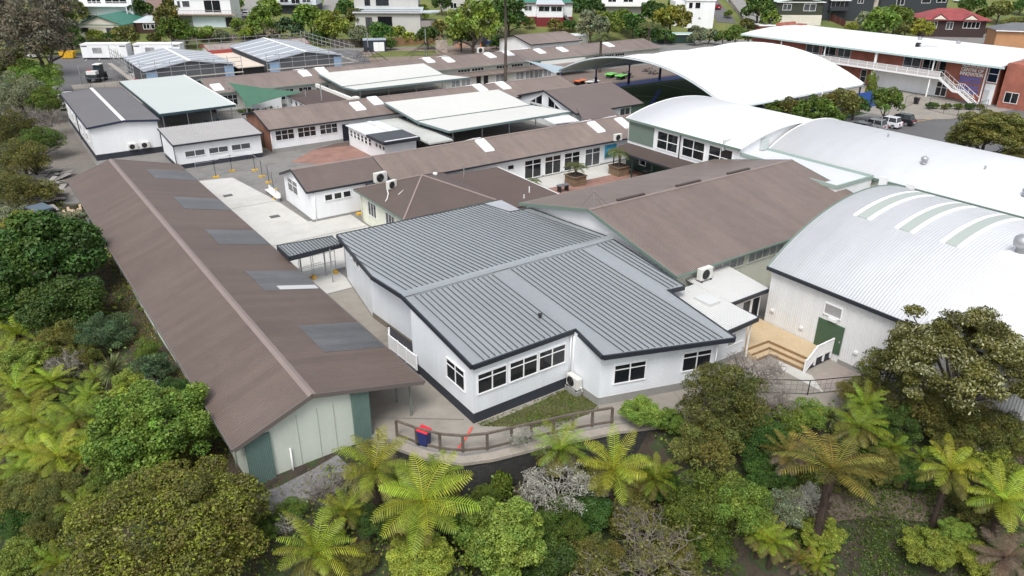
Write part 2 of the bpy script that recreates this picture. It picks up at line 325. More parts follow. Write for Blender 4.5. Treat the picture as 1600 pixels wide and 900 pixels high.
def gable(T, x0, x1, y0, y1, zb, ze, zr, ax='x', ins=.5, insg=.35, wm=None, rm=None, fm=None, base=None, bh=.4, cap=None, t=.1, gut=.16, yr=None, wname='wall', ins2=None):
    """a gabled volume; x0..x1,y0..y1 is the roof plan, axis along ax"""
    wm = wm or WHITE; fm = fm or DARK_FASCIA
    if ax == 'x': A0, A1, B0, B1 = x0, x1, y0, y1; M = lambda a, b, z: (a, b, z)
    else: A0, A1, B0, B1 = y0, y1, x0, x1; M = lambda a, b, z: (b, a, z)
    br = (B0+B1)/2 if yr is None else yr; 
    zf = lambda b: zr-(zr-ze)*((br-b)/(br-B0) if b < br else (b-br)/(B1-br))
    b0, b1, a0, a1 = B0+ins, B1-(ins if ins2 is None else ins2), A0+insg, A1-insg
    w_ = MB(); prof = [(b0, zb), (b1, zb), (b1, zf(b1)-t-.01), (br, zr-t-.01), (b0, zf(b0)-t-.01)]
    pts = [M(a0, b, z) for b, z in prof]+[M(a1, b, z) for b, z in prof]
    w_.add(pts, [(4, 3, 2, 1, 0), (5, 6, 7, 8, 9)]+[(i, (i+1) % 5, 5+(i+1) % 5, 5+i) for i in range(5)])
    w_.build(wname, wm, T)
    r = MB(); n = M
    def half(ba, bb):
        q = [n(A0, ba, zf(ba)), n(A1, ba, zf(ba)), n(A1, bb, zf(bb)), n(A0, bb, zf(bb))]; r.slab(q, t)
    half(B0, br-.001); half(br+.001, B1); ro = r.build('roof', rm, T)
    for b, sgn in ((B0, -1), (B1, 1)):
        f = MB(); q0, q1 = n(A0, b+sgn*.05, ze-t-gut/2+.08), n(A1, b+sgn*.05, ze-t-gut/2+.08); f.beam(q0, q1, .1, gut); f.build('gutter', fm, T)
    for a, sgn in ((A0, -1), (A1, 1)):
        f = MB()
        for ba, bb in ((B0, br), (br, B1)):
            f.beam(n(a+sgn*.03, ba, zf(ba)-t/2-.05), n(a+sgn*.03, bb, zf(bb)-t/2-.05), .06, .24)
        f.build('barge_board', fm, T)
    c = MB()
    for s in (-1, 1):
        c.add([n(A0-.05, br, zr+.045), n(A1+.05, br, zr+.045), n(A1+.05, br+s*.22, zf(br+s*.22)+.03), n(A0-.05, br+s*.22, zf(br+s*.22)+.03)], [(0, 1, 2, 3)])
    c.build('ridge_cap', cap or BROWN_CAP, ro)
    if base:
        k = MB(); 
        if ax == 'x': k.box(a0-.03, b0-.03, zb-.02, a1+.03, b1+.03, zb+bh)
        else: k.box(b0-.03, a0-.03, zb-.02, b1+.03, a1+.03, zb+bh)
        k.build('foundation', base, T)
    return ro
def skylight(T, x, y, z, sx=.75, sy=1.35, slope=0.0, m=None):
    b = MB(); h = .16
    def q(xx, yy, zz): return (x+xx, y+yy, z+zz+slope*yy)
    P8 = [q(-sx, -sy, -.05), q(sx, -sy, -.05), q(sx, sy, -.05), q(-sx, sy, -.05), q(-sx*.92, -sy*.95, h), q(sx*.92, -sy*.95, h), q(sx*.92, sy*.95, h), q(-sx*.92, sy*.95, h)]
    b.add(P8, [(4,5,6,7),(0,1,5,4),(1,2,6,5),(2,3,7,6),(3,0,4,7)])
    return b.build('skylight', m or SKYDOME, T)
def pipe(T, x, y, z0, z1, m=None, r=.045):
    b = MB(); b.tube([(x, y, z0), (x, y, z1)], r, 8); return b.build('downpipe', m or WHITE_TRIM, T, smooth=True)
# ------------------------------------------------------------------ terrain and ground
PLAT = [(9,215),(9,152),(3.6,125),(2.2,100),(1.2,88),(4.6,85),(7.2,83),(7.2,32.6),(12.9,32.4),(13.1,31.0),(14.0,30.4),(14.9,28.7),(16.2,27.3),(17.6,26.75),(20,26.2),(24.7,24.8),(28,23.4),
        (35,20.6),(37.6,17.6),(40.5,15),(41,0),(42,-60),(400,-60),(400,40),(225,113),(170,137),(127,157.5),(88,171),(20,203)]
RETAIN = PLAT[10:18]; assert RETAIN[0] == (14.0,30.4)
_pp = np.array(PLAT, float)
def plat_dist(x, y):                                    # signed distance, positive outside the school platform
    x = np.asarray(x, float); y = np.asarray(y, float); d = np.full(x.shape, 1e9); ins = np.zeros(x.shape, bool)
    for (ax, ay), (bx, by) in zip(_pp, np.roll(_pp, -1, 0)):
        ex, ey = bx-ax, by-ay; t = np.clip(((x-ax)*ex+(y-ay)*ey)/(ex*ex+ey*ey), 0, 1)
        d = np.minimum(d, np.hypot(x-ax-t*ex, y-ay-t*ey))
        c = ((ay > y) != (by > y)); xi = ax+(y-ay)*ex/(ey if ey else 1e-9); ins ^= c & (x < xi)
    return np.where(ins, -d, d)
def terr(x, y):
    x = np.asarray(x, float); y = np.asarray(y, float); d = plat_dist(x, y); s = .4*x+.916*y
    far = np.clip((s-150)/40, 0, 1); far = far*far*(3-2*far)
    base = np.where((x > 13) & (x < 26) & (y < 34), 2.1, .12)
    steep = np.where(x < 4.6, .30, .26)
    n = .35*np.sin(x*.31+y*.17)+.3*np.sin(x*.13-y*.29+1)+.12*np.sin(x*.9)*np.sin(y*.8)
    o = -(base+np.minimum(steep*d, 6.0))+n*np.clip(d/4, 0, 1)
    i = np.where(d > -1.3, -base, -.08-.0*d)
    z = np.where(d > 0, o, i)*(1-far)-.08*far
    h = np.clip(s-194, 0, 240)
    return z+np.where(h > 0, h*.13*np.clip(h/14, .35, 1), 0)
def tz(x, y): return float(terr(np.array([x]), np.array([y]))[0])

def ground_mat():
    m = bpy.data.materials.new('ground'); m.use_nodes = True; N = m.node_tree.nodes; L = m.node_tree.links; b = N['Principled BSDF']; b.inputs['Roughness'].default_value = .95
    tc = N.new('ShaderNodeTexCoord'); at = N.new('ShaderNodeAttribute'); at.attribute_name = 'lawn'
    def nz(s, d=5):
        n = N.new('ShaderNodeTexNoise'); n.inputs['Scale'].default_value = s; n.inputs['Detail'].default_value = d; L.new(tc.outputs['Object'], n.inputs[0]); return n.outputs[0]
    def ramp(src, stops):
        r = N.new('ShaderNodeValToRGB'); L.new(src, r.inputs[0]); e = r.color_ramp.elements
        e[0].position, e[0].color = stops[0][0], (*stops[0][1], 1); e[1].position, e[1].color = stops[-1][0], (*stops[-1][1], 1)
        for p, c in stops[1:-1]: k = e.new(p); k.color = (*c, 1)
        return r.outputs[0]
    forest = ramp(nz(1.1, 8), [(.3, (.022, .018, .013)), (.47, (.05, .038, .027)), (.55, (.028, .042, .014)), (.7, (.05, .065, .02))])
    lawn = ramp(nz(.12, 8), [(.3, (.085, .115, .026)), (.5, (.13, .15, .036)), (.7, (.17, .165, .055))])
    mx = N.new('ShaderNodeMix'); mx.data_type = 'RGBA'; L.new(at.outputs['Fac'], mx.inputs[0]); L.new(forest, mx.inputs[6]); L.new(lawn, mx.inputs[7])
    L.new(mx.outputs[2], b.inputs['Base Color'])
    bp = N.new('ShaderNodeBump'); bp.inputs['Distance'].default_value = .12; bp.inputs['Strength'].default_value = .6; L.new(nz(4, 6), bp.inputs['Height']); L.new(bp.outputs[0], b.inputs['Normal'])
    return m
xs = np.concatenate([[-4000, -1500, -600, -250], np.arange(-90, 60, .75), np.arange(60, 330, 3.0), [345, 400, 600, 1200, 2500, 5000]])
ys = np.concatenate([[-4000, -1500, -500, -150], np.arange(-40, 110, .75), np.arange(110, 330, 3.0), [345, 400, 600, 1200, 2500, 5000]])
X, Y = np.meshgrid(xs, ys, indexing='ij'); Z = terr(X.ravel(), Y.ravel())
nx, ny = len(xs), len(ys); idx = np.arange(nx*ny).reshape(nx, ny)
fc = np.stack([idx[:-1, :-1], idx[1:, :-1], idx[1:, 1:], idx[:-1, 1:]], -1).reshape(-1, 4)
me = bpy.data.meshes.new('ground'); V = np.stack([X.ravel(), Y.ravel(), Z], 1)
me.vertices.add(len(V)); me.vertices.foreach_set('co', V.ravel()); me.loops.add(fc.size); me.loops.foreach_set('vertex_index', fc.ravel())
me.polygons.add(len(fc)); me.polygons.foreach_set('loop_start', np.arange(0, fc.size, 4)); me.polygons.foreach_set('loop_total', np.full(len(fc), 4))
me.update(); me.validate()
at = me.attributes.new('lawn', 'FLOAT', 'POINT'); sv = .4*X.ravel()+.916*Y.ravel()
at.data.foreach_set('value', np.clip((sv-160)/25, 0, 1).astype(np.float32))
me.materials.append(ground_mat()); me.polygons.foreach_set('use_smooth', [True]*len(me.polygons))
g_o = bpy.data.objects.new('ground', me); COL.objects.link(g_o); tag(g_o, None, None, kind='structure')

b = MB(); b.prism(PLAT, -3.2, 0); o = b.build('school_yard', CONC_GREY); tag(o, None, None, kind='structure')
SHEET_N = [0]
def sheet(name, pts, mat, k):
    SHEET_N[0] += 1; k = .8+SHEET_N[0]*.45
    b = MB(); b.poly(*[(x, y, .004*k) for x, y in (pts if sum(pts[i][0]*pts[(i+1) % len(pts)][1]-pts[(i+1) % len(pts)][0]*pts[i][1] for i in range(len(pts))) > 0 else pts[::-1])])
    o = b.build(name, mat); tag(o, None, None, kind='structure'); return o
sheet('driveway', [(12.5,50.2),(20.4,50.2),(20.4,54.2),(26.9,54.2),(26.9,66.3),(22.7,66.3),(22.3,74),(20.9,84.8),(13.5,86.4)], CONC_PALE, 1)
sheet('walkway', [(13.3,31.5),(14.3,30.3),(15.1,28.9),(16.4,27.6),(17.8,27),(20,26.5),(24.7,25.1),(28,23.7),(35,20.9),(37.5,18),(42,16),(42,28),(33,28),(33,25),(25.4,27),(25.2,29.5),(18.3,29.6),(19,38),(20.3,50),(12.5,50)], CONC, 1)
sheet('grass_bed', [(18.55,29.1),(25.2,29.3),(25.25,26.95),(24.2,26.55),(21,27.3)], pm('thin_grass', (.085, .082, .035), .95, noise=((.8, .25), (5, .3), (22, .3)), dirt=(.7, (.06, .09, .022), .9)), 2)
sheet('white_concrete_patch', [(38.4,24.3),(38.6,21.8),(37.5,20.2),(37.6,23.2)], CONC_PALE, 2)
sheet('pinkish_concrete', [(38.7,21.7),(41.3,21.7),(41.3,17.5),(38.6,17.6),(37.6,20.1)], pm('wet_concrete', (.25, .215, .19), .8, noise=((.3, .15), (3, .1))), 3)
sheet('brick_court', [(28.6,87.2),(33.2,91.4),(42.2,89.6),(43.2,81),(37.1,78)], BRICKPAVE, 1)
sheet('mossy_court', [(37,92.6),(43,92.3),(43.2,89.4),(42.3,89.65),(33.3,91.45)], pm('mossy_brick', (.12, .085, .07), .9, noise=((.6, .2), (5, .2))), 1)
sheet('brick_courtyard', [(44,52),(66,52),(66,61.6),(44,61.6)], BRICKPAVE, 1)
sheet('courtyard_path', [(44,61.6),(62,61.6),(62,65.3),(44,65.3)], CONC_PALE, 1)
sheet('asphalt_yard', [(17,134),(26,134),(27,160),(22,175),(40,186),(38,193),(22,199.5),(14,200),(11,170),(12,150)], ASPHALT, 1)
sheet('grass_verge', [(9.1,156),(11.4,160),(11.2,171),(14,199.8),(21,201),(9.1,213)], GRASSY, 2)
sheet('concrete_apron', [(12,128),(30,128),(29,146),(26,158),(13.5,158)], pm('dusty_concrete', (.27, .245, .215), .9, noise=((.2, .12), (2, .1))), 2)
sheet('gravel_track', [(1.6,86.4),(9,88),(9.1,126),(12,148),(11,152),(9,151),(3.7,125),(2.3,100)], GRAVEL, 1)
sheet('playground_bark', [(58,131),(98,131),(110,150),(126,154),(90,168),(78,171),(70,166)], BARK, 1)
sheet('playground_lawn', [(72,160),(86,155.5),(94,160),(80,167.5)], GRASSY, 2)
sheet('playground_asphalt', [(60,146),(70,152),(76,172),(64,178),(60,160)], ASPHALT, 2)
sheet('sports_field', [(72,64),(124,64),(124,102.2),(84,102.2),(76,86)], TURF, 1)
sheet('blue_court_strip', [(86,102.2),(124,102.2),(124,105),(92.5,105)], BLUE_B, 1)
sheet('paved_terrace', [(72,100),(84,102.5),(93,105.1),(125,105.1),(125,118.5),(72,118.5)], pm('brown_paving', (.16, .125, .108), .9, noise=((.3, .1), (4, .08))), 1)
sheet('car_park', [(92,28),(150,28),(150,50.5),(120,54.5),(114,58),(98,62)], ASPHALT, 1)
sheet('footpath', [(114,58.2),(120,54.7),(135,52.5),(135,78),(112,78)], CONC, 1)
mk = MB(); mkz = .055
def line(pts, wd, z=mkz, b=None):
    for (xa, ya), (xb, yb) in zip(pts[:-1], pts[1:]):
        L_ = math.hypot(xb-xa, yb-ya) or 1; nx_, ny_ = -(yb-ya)/L_*wd/2, (xb-xa)/L_*wd/2
        (b or mk).poly((xa+nx_, ya+ny_, z), (xa-nx_, ya-ny_, z), (xb-nx_, yb-ny_, z), (xb+nx_, yb+ny_, z))
arc = lambda cx, cy, r, a0, a1, n=28: [(cx+r*math.cos(math.radians(lerp(a0, a1, i/n))), cy+r*math.sin(math.radians(lerp(a0, a1, i/n)))) for i in range(n+1)]
line(arc(87, 88, 8.5, 0, 360), .16); line(arc(87, 88, 4, 0, 360), .16); line([(90,101),(122,101),(122,66)], .16); line([(78,84),(122,84)], .16); line([(104,66),(104,101)], .16)
tag(mk.build('court_markings', pm('faded_line', (.30, .36, .24), .8)), None, None, kind='structure')
mk = MB(); line([(100,96),(90,88),(84,84)], .7, .05); tag(mk.build('court_band', BLUE_B), None, None, kind='structure')
mk = MB(); line([(18.0,29.3),(17.1,28.6),(16.2,28.0)], .13, .05); tag(mk.build('red_ground_line', pm('red_line', (.62, .09, .07), .8, noise=(5, .15))), None, None, kind='structure')
mk = MB()
for k in range(5): line([(118+k*1.7, 52.2-k*.5), (119.6+k*1.7, 49.2-k*.5)], .55)
line([(113,50),(116.5,51.5)], .18); line([(116.5,51.5),(115.6,51.6)], .18); line([(116.5,51.5),(116.1,50.8)], .18)
for k in range(4): line([(19.8+k*2.6, 188-k*.6), (21+k*2.6, 192.5-k*.6)], .12)
tag(mk.build('road_markings', PAINT_W), None, None, kind='structure')
mk = MB(); line([(64.2,60.6),(65.6,58.7)], .3, .056); line([(112,57),(118,56)], .12, .056); tag(mk.build('yellow_markings', YELLOW), None, None, kind='structure')
for x, y in ((18.6,78.5),(20.5,69.4)):
    b = MB(); b.box(x-.45, y-.3, 0, x+.45, y+.3, .06); tag(b.build('drain_grate', pm('drain', (.1, .1, .1), .7)), 'grey drain grate set in the pale concrete driveway'+(' beside the brown long shed' if y > 75 else ' beside the white gable end'), 'drain')
# expansion joints of the driveway
mk = MB()
for pts in ([(16.9,50.4),(17.2,85.4)], [(13,62),(26.8,62)], [(13.2,74),(22.2,74)]): line(pts, .05, .05)
for pts in ([(13.4,33.6),(18,30.2)], [(13.4,41),(18.6,41)], [(26.8,24.4),(27.6,26.2)], [(29.2,23.3),(30,25.4)], [(31.4,22.5),(32.2,24.7)], [(34,21.4),(36,25.6)]): line(pts, .05, .05)
tag(mk.build('paving_joints', pm('joint', (.2, .19, .17), .9)), None, None, kind='structure')

# retaining wall below the walkway
def offset(poly, d):
    out = []
    for i, p in enumerate(poly):
        a = poly[max(i-1, 0)]; c = poly[min(i+1, len(poly)-1)]; L_ = math.hypot(c[0]-a[0], c[1]-a[1]); out.append((p[0]+(c[1]-a[1])/L_*d, p[1]-(c[0]-a[0])/L_*d))
    return out
T = thing('retaining_wall', 'curved black block retaining wall under the fenced walkway', 'retaining wall', (17, 27, 0))
ri = RETAIN; b = MB(); rr = offset(ri, -.30); ro = offset(ri, -.02)
def strip(b, pa, pb, z0, z1):
    for i in range(len(pa)-1): b.prism([pa[i], pa[i+1], pb[i+1], pb[i]], z0, z1)
outer = offset(ri, .42); inner = offset(ri, .02)
strip(b, inner, outer, -3.4, -.16); b.build('wall', brick_mat('dark_block', (.05, .048, .045), (.03, .03, .028), (.012, .012, .012), 2.2), T)
b = MB(); strip(b, offset(ri, -.1), offset(ri, .5), -.155, .03); b.build('coping', pm('coping', (.30, .265, .225), .9, noise=((1, .12), (8, .1))), T)
# ------------------------------------------------------------------ long brown shed
T = thing('classroom_shed', 'long brown gabled shed with grey skylight sheets along one slope', 'shed', (11, 57, 0), math.radians(.9))
gable(T, 5.38, 15.95, 31.6, 84.6, -.75, 2.45, 4.0, 'y', ins=.58, insg=.35, wm=PALE_GREEN, rm=BROWN_SHED, fm=pm('brown_trim', (.13, .11, .10), .5), yr=9.55, gut=.12, cap=BROWN_CAP, ins2=3.28)
# sheltered side is open: posts and a darker recessed wall
b = MB(); b.box(5.98, 31.82, -.72, 7.25, 31.93, 2.5); b.build('corrugated_panel', TEAL_CORR, T)
b = MB(); b.box(11.7, 31.80, -.66, 12.69, 31.93, 3.05); b.build('corrugated_panel', TEAL_CORR, T)
for x in (8.7, 9.8, 10.7): 
    b = MB(); b.box(x-.015, 31.925, -.6, x+.015, 31.945, 2.9); b.build('batten', pm('seam', (.40, .43, .38), .6), T)
pipe(T, 8.15, 31.85, -.9, 1.1)
for y in (32.2, 33.9, 44, 54, 64, 74):
    b = MB(); b.box(15.3, y-.05, 0, 15.4, y+.05, 2.42); b.build('post', pm('post_green', (.16, .18, .16), .5), T)
for y0, z in ((36.2,1),(46.2,1),(56.3,1),(66.4,1),(77.2,1)):
    b = MB(); sl_ = (4.0-2.45)/6.4
    zz = lambda x: 4.0-sl_*(x-9.55)+.018
    x0, x1 = 12.1, 15.95; b.slab([(x0, y0, zz(x0)), (x1, y0, zz(x1)), (x1, y0+3.9, zz(x1)), (x0, y0+3.9, zz(x0))], .015); b.build('skylight', SKYL, T)
b = MB(); b.slab([(13.2,46.3,zz(13.2)+.01),(15.9,46.3,zz(15.9)+.01),(15.9,47.0,zz(15.9)+.01),(13.2,47.0,zz(13.2)+.01)], .02); b.build('skylight_patch', pm('pale_sheet', (.5, .5, .5), .4), T)
for y in range(34, 84, 6): pipe(T, 5.88, y, -.8, 2.3, PALE_GREEN, .05)
for y in range(33, 84, 3):
    b = MB(); b.box(6.2, y-.12, -1.2, 6.45, y+.12, -.7); b.build('pile', TIMBER_OLD, T)

# ------------------------------------------------------------------ grey ribbed-roof classroom block
T = thing('classroom_block', 'white weatherboard block under a wide grey ribbed metal roof', 'classroom block', (26, 38, 0))
RY, RZ = 37.9, 4.75
gz = lambda y: RZ-(.092*(RY-y) if y < RY else .080*(y-RY))
S_ = [(18.35,RY),(18.15,29.4),(25.42,29.45),(25.0,26.5),(33.15,23.95),(33.65,30.1),(35.1,29.9),(35.6,RY)]
N_ = [(18.4,RY+.002),(35.6,RY+.002),(36.0,48.4),(34.0,48.7),(33.8,52.4),(20.25,52.7),(18.35,42.2)]
b = MB()
for pl in (S_, N_): b.slab([(x, y, gz(y)) for x, y in pl], .1)
RF = b.build('roof', STEEL_PAN, T)
b = MB(); pl = S_[1:]+N_[2:]
pl = S_[:1]+S_[1:7]+[(35.6, RY)]+N_[2:]
cyc = pl+[pl[0]]
for (xa, ya), (xb, yb) in zip(cyc[:-1], cyc[1:]):
    if abs(ya-RY) < .01 and abs(yb-RY) < .01: continue
    L_ = math.hypot(xb-xa, yb-ya); ox, oy = (yb-ya)/L_*.05, -(xb-xa)/L_*.05
    b.beam((xa+ox, ya+oy, gz(ya)-.11), (xb+ox, yb+oy, gz(yb)-.11), .12, .28)
b.build('fascia', DARK_FASCIA, T)
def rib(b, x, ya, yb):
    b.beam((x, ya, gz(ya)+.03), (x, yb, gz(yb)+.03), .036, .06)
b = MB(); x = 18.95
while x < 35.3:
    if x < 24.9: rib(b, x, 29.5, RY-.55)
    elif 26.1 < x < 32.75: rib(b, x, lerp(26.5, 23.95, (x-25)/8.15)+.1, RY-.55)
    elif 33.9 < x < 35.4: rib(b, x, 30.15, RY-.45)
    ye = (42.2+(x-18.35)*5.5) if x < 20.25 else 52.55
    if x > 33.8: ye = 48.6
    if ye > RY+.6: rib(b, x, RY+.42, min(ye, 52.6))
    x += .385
b.build('roof_rib', STEEL_RIB_SHADE, RF)
b = MB()
for s_, e in ((-1, .085), (1, .075)): b.add([(18.3, RY, RZ+.075), (35.65, RY, RZ+.075), (35.65, RY+s_*.38, gz(RY+s_*.38)+.06), (18.3, RY+s_*.38, gz(RY+s_*.38)+.06)], [(0, 1, 2, 3)])
b.beam((19, RY-.45, gz(RY-.45)+.03), (24.9, RY-.45, gz(RY-.45)+.03), .05, .06); b.beam((26.1, RY-.45, gz(RY-.45)+.03), (35.3, RY-.45, gz(RY-.45)+.03), .05, .06)
b.build('ridge_cap', STEEL_PAN, RF)
WP = [(18.28,29.58),(25.25,29.6),(25.28,26.95),(32.55,24.75),(32.9,31),(34.9,31),(35.2,48.0),(33.4,48.4),(33.3,51.6),(20.35,51.7),(19.2,44.6),(19.72,36.9),(18.28,36.7)]
def wall_ring(name, P_, z0, zt, mat, split=RY):
    b = MB(); cyc = P_+[P_[0]]; o_ = []
    for (xa, ya), (xb, yb) in zip(cyc[:-1], cyc[1:]):
        pts = [(xa, ya)]
        if (ya-split)*(yb-split) < 0: t = (split-ya)/(yb-ya); pts.append((lerp(xa, xb, t), split))
        pts.append((xb, yb))
        for p, q in zip(pts[:-1], pts[1:]): b.poly((p[0], p[1], z0), (q[0], q[1], z0), (q[0], q[1], zt(q[1])), (p[0], p[1], zt(p[1])))
    return b.build(name, mat, T)
wall_ring('wall', WP, .02, lambda y: gz(y)-.09, WHITE_WB)
def skirt(name, pts, z0, z1, mat, e=.02):
    b = MB()
    for p, q in zip(pts[:-1], pts[1:]):
        L_ = math.hypot(q[0]-p[0], q[1]-p[1]); nx_, ny_ = (q[1]-p[1])/L_*e, -(q[0]-p[0])/L_*e
        b.prism([(p[0]-nx_, p[1]-ny_), (q[0]-nx_, q[1]-ny_), (q[0]+nx_, q[1]+ny_), (p[0]+nx_, p[1]+ny_)], z0, z1)
    return b.build(name, mat, T)
skirt('dark_skirting', [(18.28,36.7),(18.28,29.58)], -.02, .66, DARK_BASE); skirt('dark_skirting', [(18.26,29.58),(25.25,29.6)], -.02, .66, DARK_BASE)
skirt('foundation', [(25.25,29.6),(25.28,26.95)], -.02, .5, BLOCK); skirt('foundation', [(25.26,26.95),(32.55,24.75),(32.9,31)], -.02, .52, BLOCK)
skirt('foundation', [(20.35,51.7),(19.2,44.6)], -.02, .14, BLOCK); skirt('foundation', [(19.2,44.6),(19.72,36.9)], -.02, .45, pm('brown_foundation', (.19, .165, .135), .9, noise=(2, .1)))
o_, d_, n_ = (18.28, 29.58), (1, 0), (0, -1)
for a in (.25, 2.42, 4.5): win(T, o_, d_, n_, a, a+2.02, 1.82, 3.18, 2, .70, gm=GLASS)
win(T, (18.28, 36.7), (0, -1), (-1, 0), 4.25, 6.3, 1.62, 3.02, 2, .70, gm=GLASS)
dd = Vector((7.27, -2.2, 0)).normalized(); dn = (dd.y, -dd.x)
o_ = (25.28, 26.95); win(T, o_, (dd.x, dd.y), dn, .85, 2.95, 1.28, 2.62, 2, .72, gm=GLASS); win(T, o_, (dd.x, dd.y), dn, 5.35, 7.35, 1.28, 2.62, 2, .72, gm=GLASS)
d2 = Vector((.52, -7.7, 0)).normalized(); n2 = (d2.y, -d2.x); win(T, (19.2, 44.6), (d2.x, d2.y), n2, 5.0, 7.4, 3.35, 4.1, 2)
d3 = Vector((-1.15, -7.1, 0)).normalized(); n3 = (d3.y, -d3.x); win(T, (20.35, 51.7), (d3.x, d3.y), n3, .5, 2.2, 2.6, 3.3, 2, gm=GLASS_L); win(T, (20.35, 51.7), (d3.x, d3.y), n3, 2.6, 4.4, 2.6, 3.3, 2)
pipe(T, 25.12, 29.48, .7, 3.7); pipe(T, 25.2, 29.3, .35, 3.6); pipe(T, 32.5, 24.6, .5, 3.2)
pipe(T, 20.4, 51.9, 0, 3.5, GALV)
b = MB(); b.lathe((24.3, 31.5, gz(31.5)), [(.09, -.05), (.09, .18), (.14, .18), (.14, .25)], 10); b.build('roof_vent', BLACK_M, T)

# white slatted balustrade of the ramp
T = thing('balustrade', 'white slatted balustrade on the ramp of the grey-roofed block', 'balustrade', (18, 38, 0))
b = MB(); b.prism([(17.75,35.9),(18.2,35.9),(19.6,37.2),(19.3,42.5),(18.0,39.6)], 0, .32); b.build('ramp', pm('ramp_side', (.035, .035, .04), .8), T)
P0, P1, P2 = (18.12,36.0), (17.95,39.4), (18.35,40.2)
b = MB()
for p, q, za, zb in ((P0, P1, .3, .3), (P1, P2, .3, .25)):
    b.beam((*p, za+1.02), (*q, zb+1.02), .09, .06); b.beam((*p, za+.08), (*q, zb+.08), .06, .08)
b.build('rail', WHITE_TRIM, T)
b = MB(); n = 44
for i in range(n+1):
    t = i/n; x, y = lerp(P0[0], P1[0], t), lerp(P0[1], P1[1], t); b.box(x-.02, y-.022, .34, x+.02, y+.022, 1.3)
for i in range(10):
    t = i/9; x, y = lerp(P1[0], P2[0], t), lerp(P1[1], P2[1], t); b.box(x-.02, y-.022, .34, x+.02, y+.022, 1.27)
b.build('slat', WHITE_TRIM, T)
for p in (P0, (18.05,37.2), (18.0,38.3), P1, P2):
    b = MB(); b.box(p[0]-.05, p[1]-.05, 0, p[0]+.05, p[1]+.05, 1.4); b.build('post', WHITE_TRIM, T)

# link canopy
T = thing('link_canopy', 'dark-edged ribbed canopy on posts beside the pale driveway', 'canopy', (18, 53, 0))
b = MB(); b.slab([(15.95,51.7,3.05),(20.4,52.2,2.95),(20.4,54.1,2.95),(15.95,54.35,3.05)], .08); ro = b.build('roof', STEEL_PAN, T)
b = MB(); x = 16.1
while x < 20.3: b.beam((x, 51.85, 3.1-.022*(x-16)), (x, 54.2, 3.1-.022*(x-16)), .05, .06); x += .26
b.build('roof_rib', STEEL_RIB_SHADE, ro)
b = MB(); b.beam((15.95,51.67,2.9), (20.4,52.17,2.82), .1, .36); b.beam((15.92,51.7,2.9), (15.92,54.35,2.9), .1, .36); b.beam((15.95,54.38,2.9), (20.4,54.13,2.82), .1, .36); b.build('fascia', DARK_FASCIA, T)
for x, y in ((16.6,53.9),(17.5,54.1),(19.2,51.9),(19.25,53.4)):
    b = MB(); b.tube([(x, y, 0), (x, y, 2.85)], .06, 8); b.build('post', GALV, T)
b = MB(); b.beam((16.6,53.9,.95), (19.2,54.1,.95), .03); b.beam((16.6,53.9,.5), (19.2,54.1,.5), .03); b.build('rail', GALV, T)

# ------------------------------------------------------------------ brown-roofed hall with the high gable
T = thing('school_hall', 'large hall with broad brown gable roof and white gable end', 'hall', (48, 41, 0))
gable(T, 35.9, 60.9, 31.35, 49.9, 0, 4.0, 6.08, 'x', ins=.45, insg=.5, wm=CREAM, rm=BROWN_HALL, fm=GREEN_TRIM, yr=40.8, gut=.14, cap=BROWN_CAP)
b = MB(); f_ = lambda y: 6.08-2.08*abs(y-40.8)/9.3-.13
b.add([(36.38, 32, 2.0), (36.38, 49.4, 2.0), (36.38, 49.4, f_(49.4)), (36.38, 40.8, f_(40.8)), (36.38, 32, f_(32))], [(4, 3, 2, 1, 0)]); b.build('gable_board', WHITE, T)
for k, x in enumerate((39.0, 45.6, 52)):
    b = MB(); b.box(x, 40.78, 6.09, x+2.9, 41.06, 6.24); b.build('ridge_vent', pm('dark_vent', (.06, .045, .04), .6), T)
for k in range(4):
    a = 39.5+k*4.6; win(T, (0, 31.8), (1, 0), (0, -1), a, a+4.2, 2.75, 3.75, 5, None, fm=CREAM, gm=GLASS_L)
T2 = thing('roof_aerial', 'thin guyed radio aerial on the hall roof apex', 'aerial', (36.3, 40.7, 6.05))
b = MB(); b.tube([(36.3,40.7,6.0), (36.3,40.7,8.0)], .02, 6); b.build('mast', GALV, T2)
b = MB()
for p in ((36.6,42.4,5.75),(37.7,40.0,5.9),(36.5,39.2,5.75)): b.tube([(36.3,40.7,7.4), p], .008, 4)
b.build('guy_wire', BLACK_M, T2)

# ------------------------------------------------------------------ white lean-to rooms by the deck
T = thing('lean_to_room', 'low white lean-to with dark fascia between hall and barrel hall', 'lean-to', (39, 28, 0))
b = MB(); b.slab([(37.4,27.95,2.85),(41.7,27.95,2.85),(41.7,31.75,3.25),(37.4,31.75,3.25)], .08); b.build('roof', WHITE_CORR_X, T)
b = MB(); b.beam((37.4,27.9,2.74), (41.7,27.9,2.74), .1, .26); b.build('fascia', DARK_FASCIA, T)
b = MB(); b.box(37.5, 28.25, .02, 41.35, 28.4, 2.8); b.build('wall', WHITE, T)
for a in (39.35, 40.35): win(T, (0, 28.25), (1, 0), (0, -1), a, a+.92, .55, 2.35, 1, name='door')
T = thing('entry_lobby', 'small white-roofed lobby beside the timber deck with corner downpipe', 'lobby', (36, 28, 0))
b = MB(); b.slab([(33.6,25.35,2.95),(37.3,25.45,2.95),(37.35,30.9,3.2),(35.2,30.9,3.2),(33.9,28)  + (3.05,)], .08); b.build('roof', WHITE_CORR_X, T)
b = MB(); b.beam((33.6,25.3,2.83), (37.3,25.4,2.83), .1, .28); b.build('fascia', DARK_FASCIA, T); b = MB(); b.beam((37.36,25.45,2.83), (37.4,27.9,2.86), .08, .28); b.build('fascia', DARK_FASCIA, T)
b = MB(); b.prism([(32.7,25.95),(37.0,25.9),(37.0,30.8),(32.9,30.8)], .02, 2.9); b.build('wall', WHITE_WB, T)
